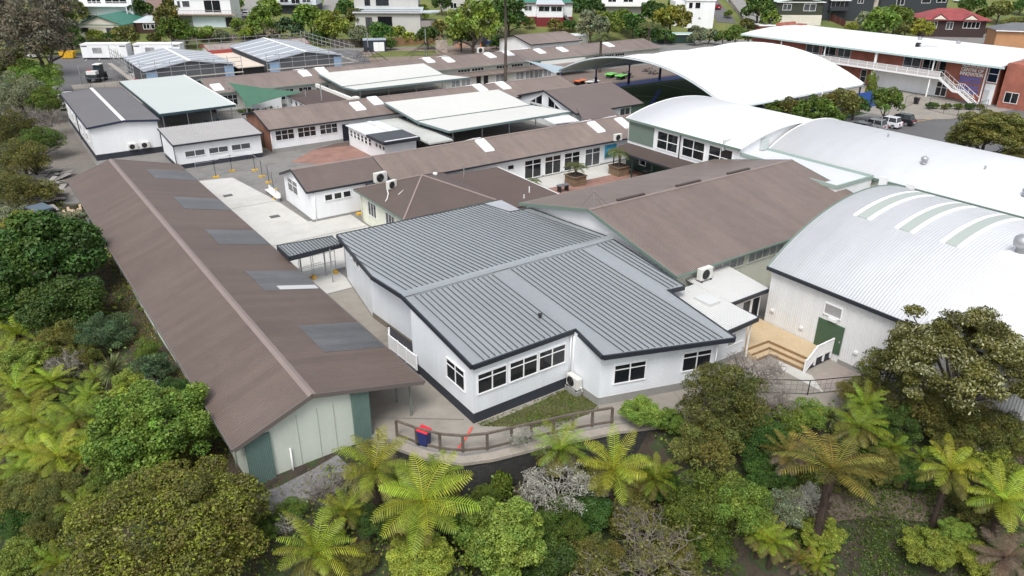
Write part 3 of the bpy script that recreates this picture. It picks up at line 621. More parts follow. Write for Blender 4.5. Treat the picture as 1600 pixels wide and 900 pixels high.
skirt('foundation', [(32.7,25.95),(37.0,25.9)], -.02, .4, BLOCK)
win(T, (0, 25.93), (1, 0), (0, -1), 35.1, 36.75, 1.2, 2.1, 2, gm=GLASS_L)
b = MB(); b.tube([(37.15,25.65,2.85), (37.2,25.6,2.6), (37.05,25.72,2.3), (37.05,25.72,0)], .055, 8); b.build('downpipe', WHITE_TRIM, T)
b = MB(); b.box(35.6, 28.0, 3.06, 36.6, 29.4, 3.3); b.build('roof_hatch', pm('hatch', (.55, .56, .55), .5), T)

# ------------------------------------------------------------------ barrel-roofed halls
def barrel(T, x0, x1, y0, y1, ze, zr, wm, rm, tr, edge, ins=.25, n=28, over=.1):
    xr = (x0+x1)/2; hw = (x1-x0)/2; h = zr-ze; Rr = (hw*hw+h*h)/(2*h)
    zf = lambda x: zr-Rr+math.sqrt(max(Rr*Rr-(x-xr)**2, 0))
    xsn = [lerp(x0, x1, i/n) for i in range(n+1)]
    b = MB(); pts = []
    for x in xsn:
        for y, dz in ((y0, 0), (y1, 0)): pts.append((x, y, zf(x)))
    m_ = len(pts)
    for x in xsn:
        for y in (y0, y1): pts.append((x, y, zf(x)-.12))
    fs = []
    for i in range(n):
        a = 2*i; fs += [(a, a+1, a+3, a+2), (m_+a, m_+a+2, m_+a+3, m_+a+1), (a, a+2, m_+a+2, m_+a), (a+1, m_+a+1, m_+a+3, a+3)]
    fs += [(0, m_, m_+1, 1), (2*n, 2*n+1, m_+2*n+1, m_+2*n)]
    b.add(pts, fs); ro = b.build('roof', rm, T, smooth=False)
    for p in ro.data.polygons: p.use_smooth = abs(p.normal.y) < .5
    b = MB(); xi0, xi1 = x0+ins, x1-ins
    xw = [lerp(xi0, xi1, i/n) for i in range(n+1)]
    for y in (y0+ins, y1-ins):
        b.poly(*([(x, y, 0) for x in (xi1, xi0)]+[(x, y, zf(x)-.13) for x in xw]))
    for x in (xi0, xi1): b.poly((x, y0+ins, 0), (x, y1-ins, 0), (x, y1-ins, zf(x)-.13), (x, y0+ins, zf(x)-.13))
    b.build('wall', wm, T)
    for x, s in ((x0, -1), (x1, 1)): b = MB(); b.beam((x+s*.05, y0, ze-.12), (x+s*.05, y1, ze-.12), .14, .24); b.build('gutter', tr, T)
    for y, s in ((y0, -1), (y1, 1)): b = MB(); b.tube([(x, y+s*.02, zf(x)-.04) for x in xsn], .09, 5); b.build('edge_trim', edge, T)
    return zf, ro
T = thing('barrel_hall', 'white corrugated hall with a curved roof and three pale skylight strips', 'hall', (52, 10, 0))
zf, ro = barrel(T, 41.1, 62.3, -8, 27.95, 4.7, 8.3, WALL_CORR, WHITE_CORR, DARK_FASCIA, GREEN_TRIM)
for y0 in (25.1, 22.1, 19.1):
    b = MB(); xs_ = [lerp(47.2, 55.5, i/10) for i in range(11)]
    for xa, xb in zip(xs_[:-1], xs_[1:]): b.slab([(xa, y0, zf(xa)+.03), (xb, y0, zf(xb)+.03), (xb, y0+.72, zf(xb)+.03), (xa, y0+.72, zf(xa)+.03)], .02)
    b.build('skylight', pm('pale_skylight', (.36, .40, .37), .35), T)
    for yy in (y0-.28, y0+.74):
        b = MB()
        for xa, xb in zip(xs_[:-1], xs_[1:]): b.slab([(xa, yy, zf(xa)+.05), (xb, yy, zf(xb)+.05), (xb, yy+.26, zf(xb)+.05), (xa, yy+.26, zf(xa)+.05)], .05)
        b.build('flashing', WHITE_TRIM, T)
b = MB(); b.box(47.6, 15.2, 7.55, 49.3, 16.9, 7.95); b.box(47.9, 15.5, 7.95, 49.0, 16.6, 8.1); ob = b.build('vent_base', WHITE_TRIM, T)
b = MB(); b.lathe((48.45, 16.05, 8.1), [(.3, 0), (.3, .35), (.5, .42), (.55, .7), (.48, .95), (.3, 1.08), (.05, 1.14)], 18); b.build('turbine_vent', GALV, ob, smooth=True)
door(T, (41.33, 28), (0, -1), (-1, 0), 4.34, 6.2, .56, 2.56, GREEN_DOOR)
win(T, (41.33, 28), (0, -1), (-1, 0), 4.55, 5.85, 2.95, 3.78, 1, gm=pm('louvre', (.5, .5, .5), .5, bump=('z', .11, .05, 'saw')), name='louvre_vent')
b = MB(); b.box(41.12, 22.35, 2.72, 41.32, 22.95, 2.92); b.build('door_light', PLASTIC_W, T)
for y, z in ((27.0, 1.5), (24.6, 1.2), (20.6, 1.2)): b = MB(); b.box(41.22, y, z, 41.33, y+.28, z+.16); b.build('wall_socket', PLASTIC_W, T)
b = MB(); b.box(41.28, -7, -.02, 41.36, 21.8, .3); b.build('foundation', BLOCK, T)

T = thing('timber_deck', 'pale timber deck with wrapped steps against the white barrel hall', 'deck', (39, 25, 0))
b = MB(); b.prism([(37.05,28.25),(37.1,25.75),(39.2,25.65),(39.4,22.45),(41.3,22.4),(41.3,28.25)], .05, .56); b.build('platform', TIMBER, T)
b = MB(); b.prism([(37.1,25.74),(37.1,25.32),(38.8,25.25),(39.0,22.45),(39.39,22.45),(39.19,25.64)], .03, .38); b.build('step', TIMBER, T)
b = MB(); b.prism([(37.1,25.31),(37.1,24.9),(38.4,24.85),(38.6,22.45),(38.99,22.45),(38.79,25.24)], .01, .2); b.build('step', TIMBER, T)
b = MB(); b.box(38.6, 22.36, 0, 41.3, 22.43, .5); b.build('side_skirt', DARK_BASE, T)
RS = pm('riser_timber', (.26, .165, .085), .8, noise=(3, .1))
for pts, z0, z1 in (([(37.1,25.76),(39.2,25.655),(39.4,22.45)], .385, .575), ([(37.1,25.31),(38.8,25.24),(39.0,22.45)], .205, .39), ([(37.1,24.89),(38.4,24.84),(38.6,22.45)], .02, .21)):
    b = MB(); b.beam((*pts[0], (z0+z1)/2), (*pts[1], (z0+z1)/2), .03, z1-z0-.02); b.beam((*pts[1], (z0+z1)/2), (*pts[2], (z0+z1)/2), .03, z1-z0-.02); b.build('riser', RS, T)
T = thing('deck_balustrade', 'white sloping slatted balustrade at the end of the deck steps', 'balustrade', (40, 22.3, 0))
b = MB(); pr = [(38.45,22.3,.75), (39.5,22.3,1.6), (41.3,22.3,1.6)]
for p, q in zip(pr[:-1], pr[1:]): b.beam(p, q, .09, .06); b.beam((p[0], p[1], p[2]-.85), (q[0], q[1], q[2]-.85), .06, .07)
b.build('rail', WHITE_TRIM, T); b = MB()
for i in range(30):
    x = lerp(38.55, 41.25, i/29); zt = lerp(.78, 1.58, min(1, (x-38.45)/1.05)); b.box(x-.02, 22.28, zt-.85, x+.02, 22.32, zt)
b.build('slat', WHITE_TRIM, T)
for x, zt in ((38.5,.95),(39.5,1.65),(40.4,1.65),(41.2,1.65)):
    b = MB(); b.box(x-.05, 22.25, 0 if x < 39 else .2, x+.05, 22.35, zt); b.build('post', WHITE_TRIM, T)

T = thing('curved_roof_block', 'two-storey block with a white curved roof and green end panel', 'classroom block', (69, 54, 0))
zf2, ro = barrel(T, 60.8, 78, 46.65, 63.3, 5.85, 7.35, WHITE, WHITE_ROOF, GREEN_TRIM, WHITE_TRIM)
o_, d_, n_ = (61.05, 63.05), (0, -1), (-1, 0)
b = MB(); b.box(60.97, 58.9, 3.3, 61.045, 62.9, 5.6); b.build('green_panel', GREEN_PANEL, T)
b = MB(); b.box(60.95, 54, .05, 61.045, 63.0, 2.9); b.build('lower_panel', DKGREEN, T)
for a in (4.7, 8.5, 12.2): win(T, o_, d_, n_, a, a+3.2, 3.35, 5.4, 2, .5, fw=.1)
b = MB(); b.tube([(60.9, 54.8, 2.8), (60.9, 54.8, 5.6)], .06, 8); b.build('downpipe', BLACK_M, T)
for a, wd in ((2.3, 1.1), (9.2, .8), (10.6, .8)): win(T, (60.93, 63.05), d_, n_, a, a+wd, .9, 2.4, 1, .5)
T = thing('verandah_roof', 'dark brown corrugated verandah roof along the curved-roof block', 'verandah', (60, 57, 0))
b = MB(); b.slab([(58.4,62.9,2.65),(58.4,50.3,2.65),(61.0,50.3,3.0),(61.0,62.9,3.0)], .07); b.build('roof', BROWN_DK, T)
b = MB(); b.beam((58.37,62.9,2.55), (58.37,50.3,2.55), .08, .2); b.build('gutter', DARK_FASCIA, T)
for y in (62.5, 59.4, 56.3, 53.2): b = MB(); b.box(58.5, y, 0, 58.6, y+.1, 2.58); b.build('post', DKGREEN, T)
T = thing('gymnasium', 'white arched gymnasium roof with green gutter behind the barrel hall', 'gymnasium', (73, 25, 0))
zf3, ro = barrel(T, 65.1, 80.5, -10, 46.55, 5.15, 7.35, CREAM, WHITE_ROOF, GREEN_TRIM, WHITE_TRIM)
for y in (33.4, 30.9): b = MB(); b.box(64.75, y, 4.7, 65.0, y+.7, 5.5); b.build('rainwater_head', WHITE_TRIM, T)
for x, y in ((68.2, 32.2), (67.2, 23.2)):
    b = MB(); z = zf3(x); b.lathe((x, y, z-.05), [(.3, 0), (.18, .12), (.18, .3), (.3, .36), (.32, .56), (.15, .7)], 12); b.build('turbine_vent', GALV, T, smooth=True)
for x, y in ((69.5, 27.6), (72, 38)): b = MB(); z = zf3(x); b.lathe((x, y, z-.05), [(.08, 0), (.08, .3), (.12, .34)], 8); b.build('vent_pipe', GALV, T)
T = thing('flat_link_block', 'pale flat-roofed link with green-edged parapet among the white arched roofs', 'link block', (62, 41, 0))
FP = [(61.3,49.2),(64.2,49.1),(64.2,47.0),(65.0,47.0),(65.0,34.9),(59.4,34.9),(59.4,38),(61.0,40.5)]
b = MB(); b.prism(FP, 0, 5.05); b.build('wall', WHITE, T); b = MB(); b.prism([(61.35,49.1),(64.1,49),(64.1,46.9),(64.95,46.9),(64.95,35),(59.45,35),(59.45,38),(61.05,40.5)], 5.06, 5.14); b.build('roof', pm('pale_grey_roof', (.58, .59, .62), .5, noise=((.3, .04), (3, .03))), T)
b = MB(); cyc = FP+[FP[0]]
for p, q in zip(cyc[:-1], cyc[1:]): b.beam((*p, 5.2), (*q, 5.2), .14, .34)
b.build('parapet', pm('parapet_green', (.30, .38, .34), .5), T)
b = MB()
for p, q in (((60.7,48.8),(64.2,48.8)), ((64.2,48.8),(64.2,46.6)), ((64.2,46.6),(65.1,46.6))): b.beam((*p, 5.75), (*q, 5.75), .12, 1.1)
b.build('upstand', pm('parapet_face', (.50, .54, .53), .5), T)
# ------------------------------------------------------------------ classroom rows
BROWN_NEW = pm('brown_roof_new', (.135, .105, .095), .6, spec=.3, bump=('x', .19, .012, 'sin'), noise=((.15, .06), (1.4, .05)), streak=('y', .9, .05))
def posts(T, pts, z, m=None, r=.05, name='post'):
    for x, y in pts:
        b = MB(); b.box(x-r, y-r, 0, x+r, y+r, z); b.build(name, m or GALV, T)
def ac_unit(name, label, loc, rz=0.0, sc=1.0, group=None):
    T = thing(name, label, 'air conditioner', loc, rz, group); s = sc
    b = MB(); b.box(-.45*s, -.17*s, .06*s, .45*s, .17*s, .72*s); b.build('casing', AC_BODY, T, local=True, bevel=.02)
    b = MB()
    for r in (.27, .2, .13, .06): b.tube([(-.1*s+r*s*math.cos(a*.3927), -.185*s, .39*s+r*s*math.sin(a*.3927)) for a in range(17)], .012*s, 4, False)
    b.build('grille', BLACK_M, T, local=True)
    b = MB(); b.lathe((0, 0, 0), [(.28*s, 0), (.28*s, .01)], 20); o = b.build('fan', BLACK_M, T, local=True); o.location = (-.1*s, -.172*s, .39*s); o.rotation_euler = (math.pi/2, 0, 0)
    for x in (-.35, .35):
        b = MB(); b.box((x-.04)*s, -.2*s, 0, (x+.04)*s, .2*s, .06*s); b.build('foot', BLACK_M, T, local=True)
    b = MB(); b.tube([(.45*s, .05*s, .25*s), (.56*s, .05*s, .22*s), (.56*s, .1*s, .02)], .03*s, 6); b.build('hose', PLASTIC_W, T, local=True)
    return T
S3 = (4.4-3.1)/3.7
T = thing('classroom_row', 'long brown-roofed classroom row beside the pale driveway with white gable end', 'classroom row', (45, 69, 0))
gable(T, 22.7, 31.2, 65.8, 73.2, 0, 3.1, 4.4, 'x', ins=.1, insg=.35, wm=WHITE, rm=BROWN_NEW, base=BLOCK, bh=.22)
gable(T, 31.25, 67.6, 65.05, 73.2, 0, 4.4-S3*4.45, 4.4, 'x', ins=.5, insg=.35, wm=WHITE, rm=BROWN_Y, yr=69.5, base=BLOCK, bh=.12)
for k in range(3): win(T, (0, 65.9), (1, 0), (0, -1), 24.4+k*.95, 25.25+k*.95, 1.8, 2.5, 1)
win(T, (23.05, 0), (0, 1), (-1, 0), 69.2, 72.0, 1.6, 3.05, 2, .6)
for a in (47.8, 50.65, 53.5, 56.65): win(T, (0, 65.55), (1, 0), (0, -1), a, a+2.4, .06, 2.25, 2, .72, fw=.09)
win(T, (0, 65.55), (1, 0), (0, -1), 45.5, 46.4, 1.5, 2.1, 1); win(T, (0, 65.55), (1, 0), (0, -1), 45.6, 46.3, .5, 1.1, 1)
for a in (32.3, 35, 37.7): win(T, (0, 65.55), (1, 0), (0, -1), a, a+2.2, 1.3, 2.3, 3)
pipe(T, 23.4, 65.85, 0, 2.9)
for x, y in ((44.2, 68.1), (60.4, 68.0), (64.8, 67.9)): skylight(T, x, y, 4.4-S3*(69.5-y)+.02, .62, 1.1, S3)
for x, y in ((44.5, 71.3), (61, 71.4), (65.2, 71.4)): skylight(T, x, y, 4.4-S3*(y-69.5)+.02, .62, 1.1, -S3)
T2 = thing('wall_mural', 'turquoise and green painted mural board on the white courtyard wall', 'mural', (60.5, 65.5, 1))
b = MB(); b.cur = 0; b.box(59.75, 65.42, .75, 61.55, 65.5, 2.25); b.build('panel', pm('mural_sky', (.03, .30, .50), .6, noise=(1.2, .3)), T2)
b = MB(); b.add([(59.75, 65.41, .75), (61.55, 65.41, .75), (61.55, 65.41, 1.4), (60.9, 65.41, 1.2), (60.3, 65.41, 1.45), (59.75, 65.41, 1.15)], [(0, 1, 2, 3, 4, 5)]); b.build('painted_hill', pm('mural_green', (.05, .12, .12), .6, noise=(3, .4)), T2)
b = MB(); b.add([(60.2, 65.405, 1.4), (61.4, 65.405, 1.4), (61.4, 65.405, 1.62), (60.2, 65.405, 1.58)], [(0, 1, 2, 3)]); b.build('painted_band', pm('mural_lime', (.35, .5, .08), .6, noise=(4, .2)), T2)

T = thing('classroom_row', 'brown-roofed classroom row with brown brick end wall and triple windows', 'classroom row', (53, 97, 0))
gable(T, 27.9, 78, 92.0, 102.8, 0, 3.1, 4.4, 'x', ins=.5, insg=.4, wm=WHITE, rm=BROWN_Y, base=BLOCK, bh=.5)
b = MB(); b.add([(28.26, 92.5, .02), (28.26, 102.3, .02), (28.26, 102.3, 3.0), (28.26, 97.4, 4.25), (28.26, 92.5, 3.0)], [(4, 3, 2, 1, 0)]); b.build('end_wall', BRICK_BR, T)
b = MB(); b.box(28.1, 95.4, .02, 28.25, 96.5, 2.1); b.build('door', pm('brown_door', (.10, .055, .035), .6), T)
for a in (28.75, 31.65, 34.6): win(T, (0, 92.5), (1, 0), (0, -1), a, a+2.45, 1.45, 2.75, 3, .55)
door(T, (0, 92.5), (1, 0), (0, -1), 37.7, 38.6, .2, 2.4, DARK_FASCIA)
for a in (46.4, 49.8, 53.2, 56.6, 60): win(T, (0, 92.5), (1, 0), (0, -1), a, a+2.8, .6, 2.5, 3)
pipe(T, 28.15, 92.2, 0, 2.9)
S2 = 1.3/5.4
for x, y in ((41.3, 95.2), (44.4, 96.2), (61.8, 96.3), (65.9, 96.1)): skylight(T, x, y, 4.4-S2*(97.4-y)+.02, .75, 1.2, S2)
for x, y in ((62.3, 99.2), (66.2, 99.2)): skylight(T, x, y, 4.4-S2*(y-97.4)+.02, .75, 1.2, -S2)

T = thing('classroom_row', 'longest brown-roofed classroom row beside the bark playground with many skylights', 'classroom row', (76, 125, 0))
gable(T, 28.4, 123.9, 119.3, 131.5, 0, 3.1, 4.4, 'x', ins=.5, insg=.4, wm=pm('stone_paint', (.55, .55, .50), .6, noise=(1, .05)), rm=BROWN_Y, fm=GREEN_TRIM, base=BLOCK, bh=.3)
b = MB(); b.add([(28.76, 119.8, .02), (28.76, 131, .02), (28.76, 131, 3.0), (28.76, 125.4, 4.25), (28.76, 119.8, 3.0)], [(4, 3, 2, 1, 0)]); b.build('end_wall', BRICK_BR, T)
for a in range(30, 46, 3): win(T, (0, 119.8), (1, 0), (0, -1), a, a+2.2, .9, 2.6, 3, .6)
for a in (72, 75, 80.5, 84, 88.3, 104.5, 107.5, 110.5): win(T, (0, 119.8), (1, 0), (0, -1), a, a+2.7, 2.2, 2.8, 4)
b = MB(); b.slab([(67.6, 116.6, 1.95), (101.5, 116.6, 1.95), (101.5, 119.75, 2.15), (67.6, 119.75, 2.15)], .1); b.build('lean_to_roof', BROWN_Y, T)
b = MB(); b.box(68, 117.2, .02, 93, 119.74, 1.9); b.build('lean_to_wall', pm('stone_paint', (.55, .55, .50)), T)
for a in (69, 71.2, 78.6, 83.2, 85.4, 87.6, 89.8): win(T, (0, 117.2), (1, 0), (0, -1), a, a+1.9, .25, 1.75, 2, gm=GLASS_L)
for a in (74.4, 76.0): door(T, (0, 117.2), (1, 0), (0, -1), a, a+.95, .03, 1.8, BLACK_M)
b = MB(); b.beam((90.6, 119.2, 2.45), (101.8, 119.2, 2.45), .25, .75); b.build('awning_panel', pm('awning', (.72, .73, .70), .5), T)
for x, y in ((44.7, 123.6), (47.9, 124.2), (68.6, 124.3), (72.4, 123.6), (81.8, 123.8), (86.2, 124.0), (93.6, 123.6), (99.2, 123.4), (112, 123.6), (29.8, 121.4)): skylight(T, x, y, 4.4-.213*(125.4-y)+.02, .8, 1.2, .213)
for x, y in ((44.8, 127.2), (48.4, 127.2), (69, 127.4), (72.8, 127.2), (82.2, 127.2), (86.6, 127.3), (91.6, 127)): skylight(T, x, y, 4.4-.213*(y-125.4)+.02, .8, 1.2, -.213)

def canopy(label, a, b_, c, cols, z1=3.1):
    T = thing('courtyard_canopy', label, 'canopy', (a[0][0]+8, c[0][1], 0))
    b = MB(); b.slab(a, .1); b.build('upper_roof', PALE_ROOF, T)
    b = MB(); b.slab(b_, .1); b.build('lower_roof', PALE_ROOF, T)
    tm = pm('canopy_trim', (.13, .18, .18), .45)
    for k, (p, q) in enumerate(((b_[3], b_[2]), (a[0], a[3]), (b_[0], b_[3]), (b_[1], b_[2]), (a[1], a[2]))):
        f = MB(); f.beam((p[0], p[1], p[2]-.12), (q[0], q[1], q[2]-.12), .12, .26); f.build('fascia', tm, T)
    f = MB(); p, q = b_[3], b_[2]; f.beam((p[0]+2, p[1]+1, p[2]-.4), (q[0]-2, q[1]+1, q[2]-.4), .14, .26); f.build('beam', GALV, T)
    f = MB(); f.beam((a[3][0], a[3][1], a[3][2]+.02), (a[2][0], a[2][1], a[2][2]+.02), .22, .05); f.build('box_gutter', tm, T)
    posts(T, cols, 2.75); return T
canopy('white two-plane canopy joined to the row with the brick end wall', [(44.8,94.3,4.2),(63.3,93.6,4.2),(63.3,85.4,3.3),(45.0,85.4,3.3)], [(45.0,85.38,3.28),(63.3,85.38,3.28),(66.2,79.7,3.1),(46.1,79.1,3.1)], [(47,80.6)], [(47.4,80.4),(51.8,80.4),(56.2,80.6),(60.6,80.6),(64.6,80.8),(45.6,86)])
canopy('white two-plane canopy joined to the longest classroom row', [(46.2,121.6,4.2),(66.1,121.6,4.2),(65.9,114.2,3.3),(46.7,113.0,3.3)], [(46.7,112.98,3.28),(65.9,114.18,3.28),(68.8,110.4,3.1),(47.8,110.5,3.1)], [(47,111)], [(49,111.6),(54,111.6),(59,111.6),(64,111.6),(47.4,114)])
for a in range(3): pass

# hip-roofed cream room
T = thing('hip_roof_room', 'cream room with dark brown pyramid roof behind the grey ribbed roof', 'classroom', (31, 59, 0))
E_ = [(26.6, 53.7, 3.2), (36.0, 53.7, 3.2), (36.4, 63.9, 3.2), (26.6, 63.9, 3.2)]; AP = (31.9, 60.0, 4.65); b = MB()
b.add(E_+[AP], [(0, 1, 4), (1, 2, 4), (2, 3, 4), (3, 0, 4), (3, 2, 1, 0)]); ro = b.build('roof', pm('chocolate_roof', (.105, .08, .07), .6, spec=.3, noise=((.3, .08), (4, .06))), T)
b = MB()
for e in E_:
    for s in (-.07, .07): b.beam((e[0]+s, e[1]+s*.5, e[2]+.03), (AP[0]+s, AP[1]+s*.5, AP[2]+.03), .06, .05)
b.build('hip_cap', pm('pink_cap', (.30, .235, .215), .5), ro)
b = MB(); b.prism([(27.1, 54.2), (35.6, 54.2), (35.6, 63.4), (27.1, 63.4)], .02, 3.15); b.build('wall', CREAM, T)
for k, (p, q) in enumerate(zip(E_, E_[1:]+E_[:1])): b = MB(); b.beam((p[0], p[1], 3.1), (q[0], q[1], 3.1), .1, .14); b.build('gutter', GREEN_TRIM, T)
for a in (-61.9, -58.2): win(T, (27.1, 0), (0, -1), (-1, 0), a, a+1.75, 1.15, 2.55, 3, fw=.05)
pipe(T, 27.0, 63.3, 0, 3.1, CREAM)
b = MB(); b.lathe((34.2, 61.6, 3.7), [(.1, -.1), (.1, .2), (.24, .22), (.24, .38), (.1, .44)], 12); b.build('roof_vent', PLASTIC_W, T)
ac_unit('air_conditioner', 'outdoor unit on the pyramid roof with white pipes snaking from it', (28.9, 60.4, 3.72), .3, 1.15)
b = MB(); b.tube([(28.3,60.1,3.86),(28.0,59.3,3.72),(27.5,58.6,3.5),(27.2,58.3,3.45)], .05, 6); b.tube([(29.3,60.0,3.85),(29.5,59.0,3.95),(28.6,58.5,3.75)], .04, 6)
tag(b.build('roof_pipe', PLASTIC_W), 'white bent pipework lying on the dark brown pyramid roof', 'pipe')
ac_unit('air_conditioner', 'outdoor unit standing where the pyramid roof meets the white classroom row', (29.9, 64.9, 3.0), .1, 1.45)
b = MB(); b.box(28.6, 64.2, 2.7, 31.4, 65.6, 2.98); tag(b.build('ac_platform', DARK_FASCIA), 'dark service platform carrying a large outdoor air conditioning unit', 'platform')
ac_unit('air_conditioner', 'outdoor unit at the foot of the white wall beside the grass bed', (24.98, 28.85, .35), -math.pi/2, 1.15)
b = MB(); b.box(24.72, 28.3, .0, 25.2, 29.4, .34); tag(b.build('ac_plinth', BLOCK), 'concrete plinth under the outdoor unit by the grass bed', 'plinth')
ac_unit('air_conditioner', 'beige outdoor unit with rusty fan on the white lean-to beside the hall', (38.4, 31.0, 3.22), 0, 1.3)
ac_unit('air_conditioner', 'small outdoor unit on the verandah roof by the green panel', (60.6, 64.3, 2.95), 0, 1.2)
ac_unit('air_conditioner', 'outdoor unit on the longest brown roof beside the tall palm trunk', (81.0, 126.0, 4.3), 0, 1.5)
ac_unit('air_conditioner', 'outdoor unit high on the white end wall of the charcoal-roofed block, westmost of its pair', (13.6, 100.55, .8), 0, 1.1)
ac_unit('air_conditioner', 'outdoor unit on the charcoal-roofed block, next to the small grey-roofed classroom', (15.0, 100.55, .8), 0, 1.1)

BROWN_RIBX = pm('dark_brown_trough', (.10, .07, .06), .55, bump=('y', .42, .06, 'saw'), noise=((.3, .08), (3, .06)))
T = thing('covered_way', 'dark brown troughed flat roof between pyramid roof and brick courtyard', 'covered way', (39, 58, 0))
b = MB(); b.slab([(36.5,64.3,2.7),(43.3,64.3,2.55),(43.0,52.2,2.55),(36.5,52.2,2.7)], .12); b.build('roof', BROWN_RIBX, T)
b = MB(); b.beam((43.35,64.3,2.52), (43.05,52.2,2.52), .08, .14); b.build('edge_trim', WHITE_TRIM, T)
b = MB(); b.box(36.6, 52.4, .02, 42.4, 64.2, 2.5); b.build('wall', CREAM, T)
for x, y, h in ((38.2, 62.8, 1.3), (40.9, 55.2, .5), (39.4, 54.0, .3)): b = MB(); b.tube([(x, y, 2.6), (x, y, 2.7+h)], .06, 8); b.build('vent_pipe', PLASTIC_W if h < 1 else GALV, T)
b = MB(); b.slab([(33.7,49.5,3.25),(36.2,49.5,3.25),(36.4,53.4,3.2),(33.7,53.4,3.2)], .1); tag(b.build('valley_roof', pm('valley_grey', (.36, .37, .39), .4, noise=(2, .06))), 'small grey valley roof between ribbed roof and brown flat roof', 'roof')

T = thing('toilet_annex', 'white flat-roofed annex with charcoal-capped end in the brick court', 'annex', (40, 85, 0))
b = MB(); b.box(37.9, 80.3, .02, 42.1, 90.9, 2.5); b.build('wall', WHITE, T)
b = MB(); b.slab([(37.6,84,2.62),(42.3,84,2.62),(42.3,91.2,2.62),(37.6,91.2,2.62)], .1); ro = b.build('roof', pm('white_flat_roof', (.62, .65, .66), .4, noise=((.4, .05), (3, .03))), T)
b = MB(); b.box(37.7, 87.6, 2.63, 42.2, 88.1, 2.68); b.box(40.6, 84.1, 2.69, 41.1, 91, 2.74); b.build('roof_strip', WHITE_TRIM, ro)
b = MB(); b.slab([(37.3,79.2,2.9),(42.0,79.2,2.9),(42.0,83.9,2.9),(37.3,83.9,2.9)], .12); b.build('charcoal_cap', pm('charcoal_membrane', (.045, .048, .055), .5, noise=((.5, .1),)), T)
for p, q in (((37.25,79.15),(42.05,79.15)), ((37.25,79.15),(37.25,83.95)), ((42.05,79.15),(42.05,83.95))): b = MB(); b.beam((*p, 2.72), (*q, 2.72), .1, .34); b.build('fascia', DARK_FASCIA, T)
b = MB(); b.box(37.5, 79.35, 2.91, 41.9, 79.55, 2.95); b.build('edge_strip', WHITE_TRIM, T)
for a in (-90.4, -89.3, -88.2, -87.1, -86, -84.9): 
    win(T, (37.9, 0), (0, -1), (-1, 0), a, a+.85, 1.25, 2.2, 1, .5, fw=.06)
for a in (-82.9, -81.9, -80.95): win(T, (37.9, 0), (0, -1), (-1, 0), a, a+.7, 1.5, 2.1, 1, fw=.06)
T = thing('flat_walkway_roof', 'stained pale concrete walkway roof beside the white annex', 'walkway roof', (44, 84, 0))
b = MB(); b.slab([(42.45,77.5,2.45),(45.7,77.5,2.45),(45.7,91.9,2.45),(42.45,91.9,2.45)], .2); b.build('roof', pm('stained_concrete_roof', (.45, .46, .43), .85, noise=((.3, .12), (2, .08))), T); posts(T, [(45.4, 79), (45.4, 84), (45.4, 89)], 2.2)
b = MB(); b.box(45.75, 77.5, 2.3, 45.9, 91.9, 2.6); b.build('gutter', DARK_FASCIA, T)

T = thing('flat_roof_annex', 'low white annex with dark brown flat roof below the green sail', 'annex', (41, 110, 0))
b = MB(); b.box(38.2, 104.5, .02, 43.8, 114.8, 2.7); b.build('wall', WHITE, T)
b = MB(); b.slab([(37.7,104,2.9),(44,104,2.9),(44,115.2,2.9),(37.7,115.2,2.9)], .14); b.build('roof', pm('brown_membrane', (.075, .052, .045), .7, noise=((.4, .1), (5, .06))), T)
b = MB(); b.beam((44.2,103.6,3.1), (44.2,117.5,3.1), .4, .5); b.build('parapet', pm('cream_parapet', (.72, .71, .66), .6), T)
b = MB(); b.box(44.5, 103.4, 2.4, 45.3, 104.4, 3.4); b.build('parapet_end', pm('cream_parapet', (.72, .71, .66)), T)
for a in (-113, -111, -109, -107): win(T, (38.2, 0), (0, -1), (-1, 0), a, a+.9, 1.6, 2.4, 1)
b = MB(); b.box(33.5, 118, .02, 38.4, 119.7, 2.7); b.build('link_wall', WHITE, T)

T = thing('gabled_wing', 'brown-roofed wing whose white gable has a triangular window', 'classroom wing', (72, 86, 0))
gable(T, 66, 78.8, 78.6, 93.4, 0, 3.0, 5.0, 'x', ins=.5, insg=.35, wm=WHITE, rm=pm('brown_roof_wing', (.15, .12, .112), .6, spec=.3, bump=('x', .19, .012, 'sin'), noise=((.15, .06), (1.4, .05))), yr=86)
for s, y0, y1 in ((1, 86.7, 89.8), (-1, 85.3, 82.2)):
    f = MB(); g = MB(); o = 66.33
    P_ = [(o, y0, 2.75), (o, y1, 2.75), (o, y0, 4.3)]
    for p, q in ((P_[0], P_[1]), (P_[1], P_[2]), (P_[2], P_[0]), ((o, (y0+y1)/2, 2.75), (o, (y0+y1)/2, 3.5))): f.beam((p[0]-.02, p[1], p[2]), (q[0]-.02, q[1], q[2]), .1, .08)
    fo = f.build('window', WHITE_TRIM, T); g.poly(*[(x-.01, y, z) for x, y, z in P_]); g.build('pane', GLASS, fo)
    win(T, (66.35, 0), (0, 1), (-1, 0), min(y0, y1), max(y0, y1), 2.0, 2.62, 3, fw=.09)
win(T, (0, 79.1), (1, 0), (0, -1), 74.6, 76.6, 1.2, 2.6, 2); b = MB(); b.box(76.8, 79.0, .02, 78.4, 79.09, 2.7); b.build('green_panel', GREEN_PANEL, T)
b = MB(); b.slab([(64.6, 75.4, 2.9), (70.4, 74.4, 2.9), (72.5, 80.4, 3.42), (67.4, 80.4, 3.42)], .1); b.build('porch_roof', pm('brown_roof_wing', (.15, .12, .112)), T)
b = MB(); b.slab([(60.5, 76.6, 2.7), (64.4, 76, 2.7), (65.4, 79.4, 2.75), (61.2, 80, 2.75)], .1); b.build('porch_canopy', WHITE_ROOF, T)
b = MB(); b.box(67.2, 76.4, .02, 70.2, 78.9, 2.8); b.build('porch_wall', WHITE, T)

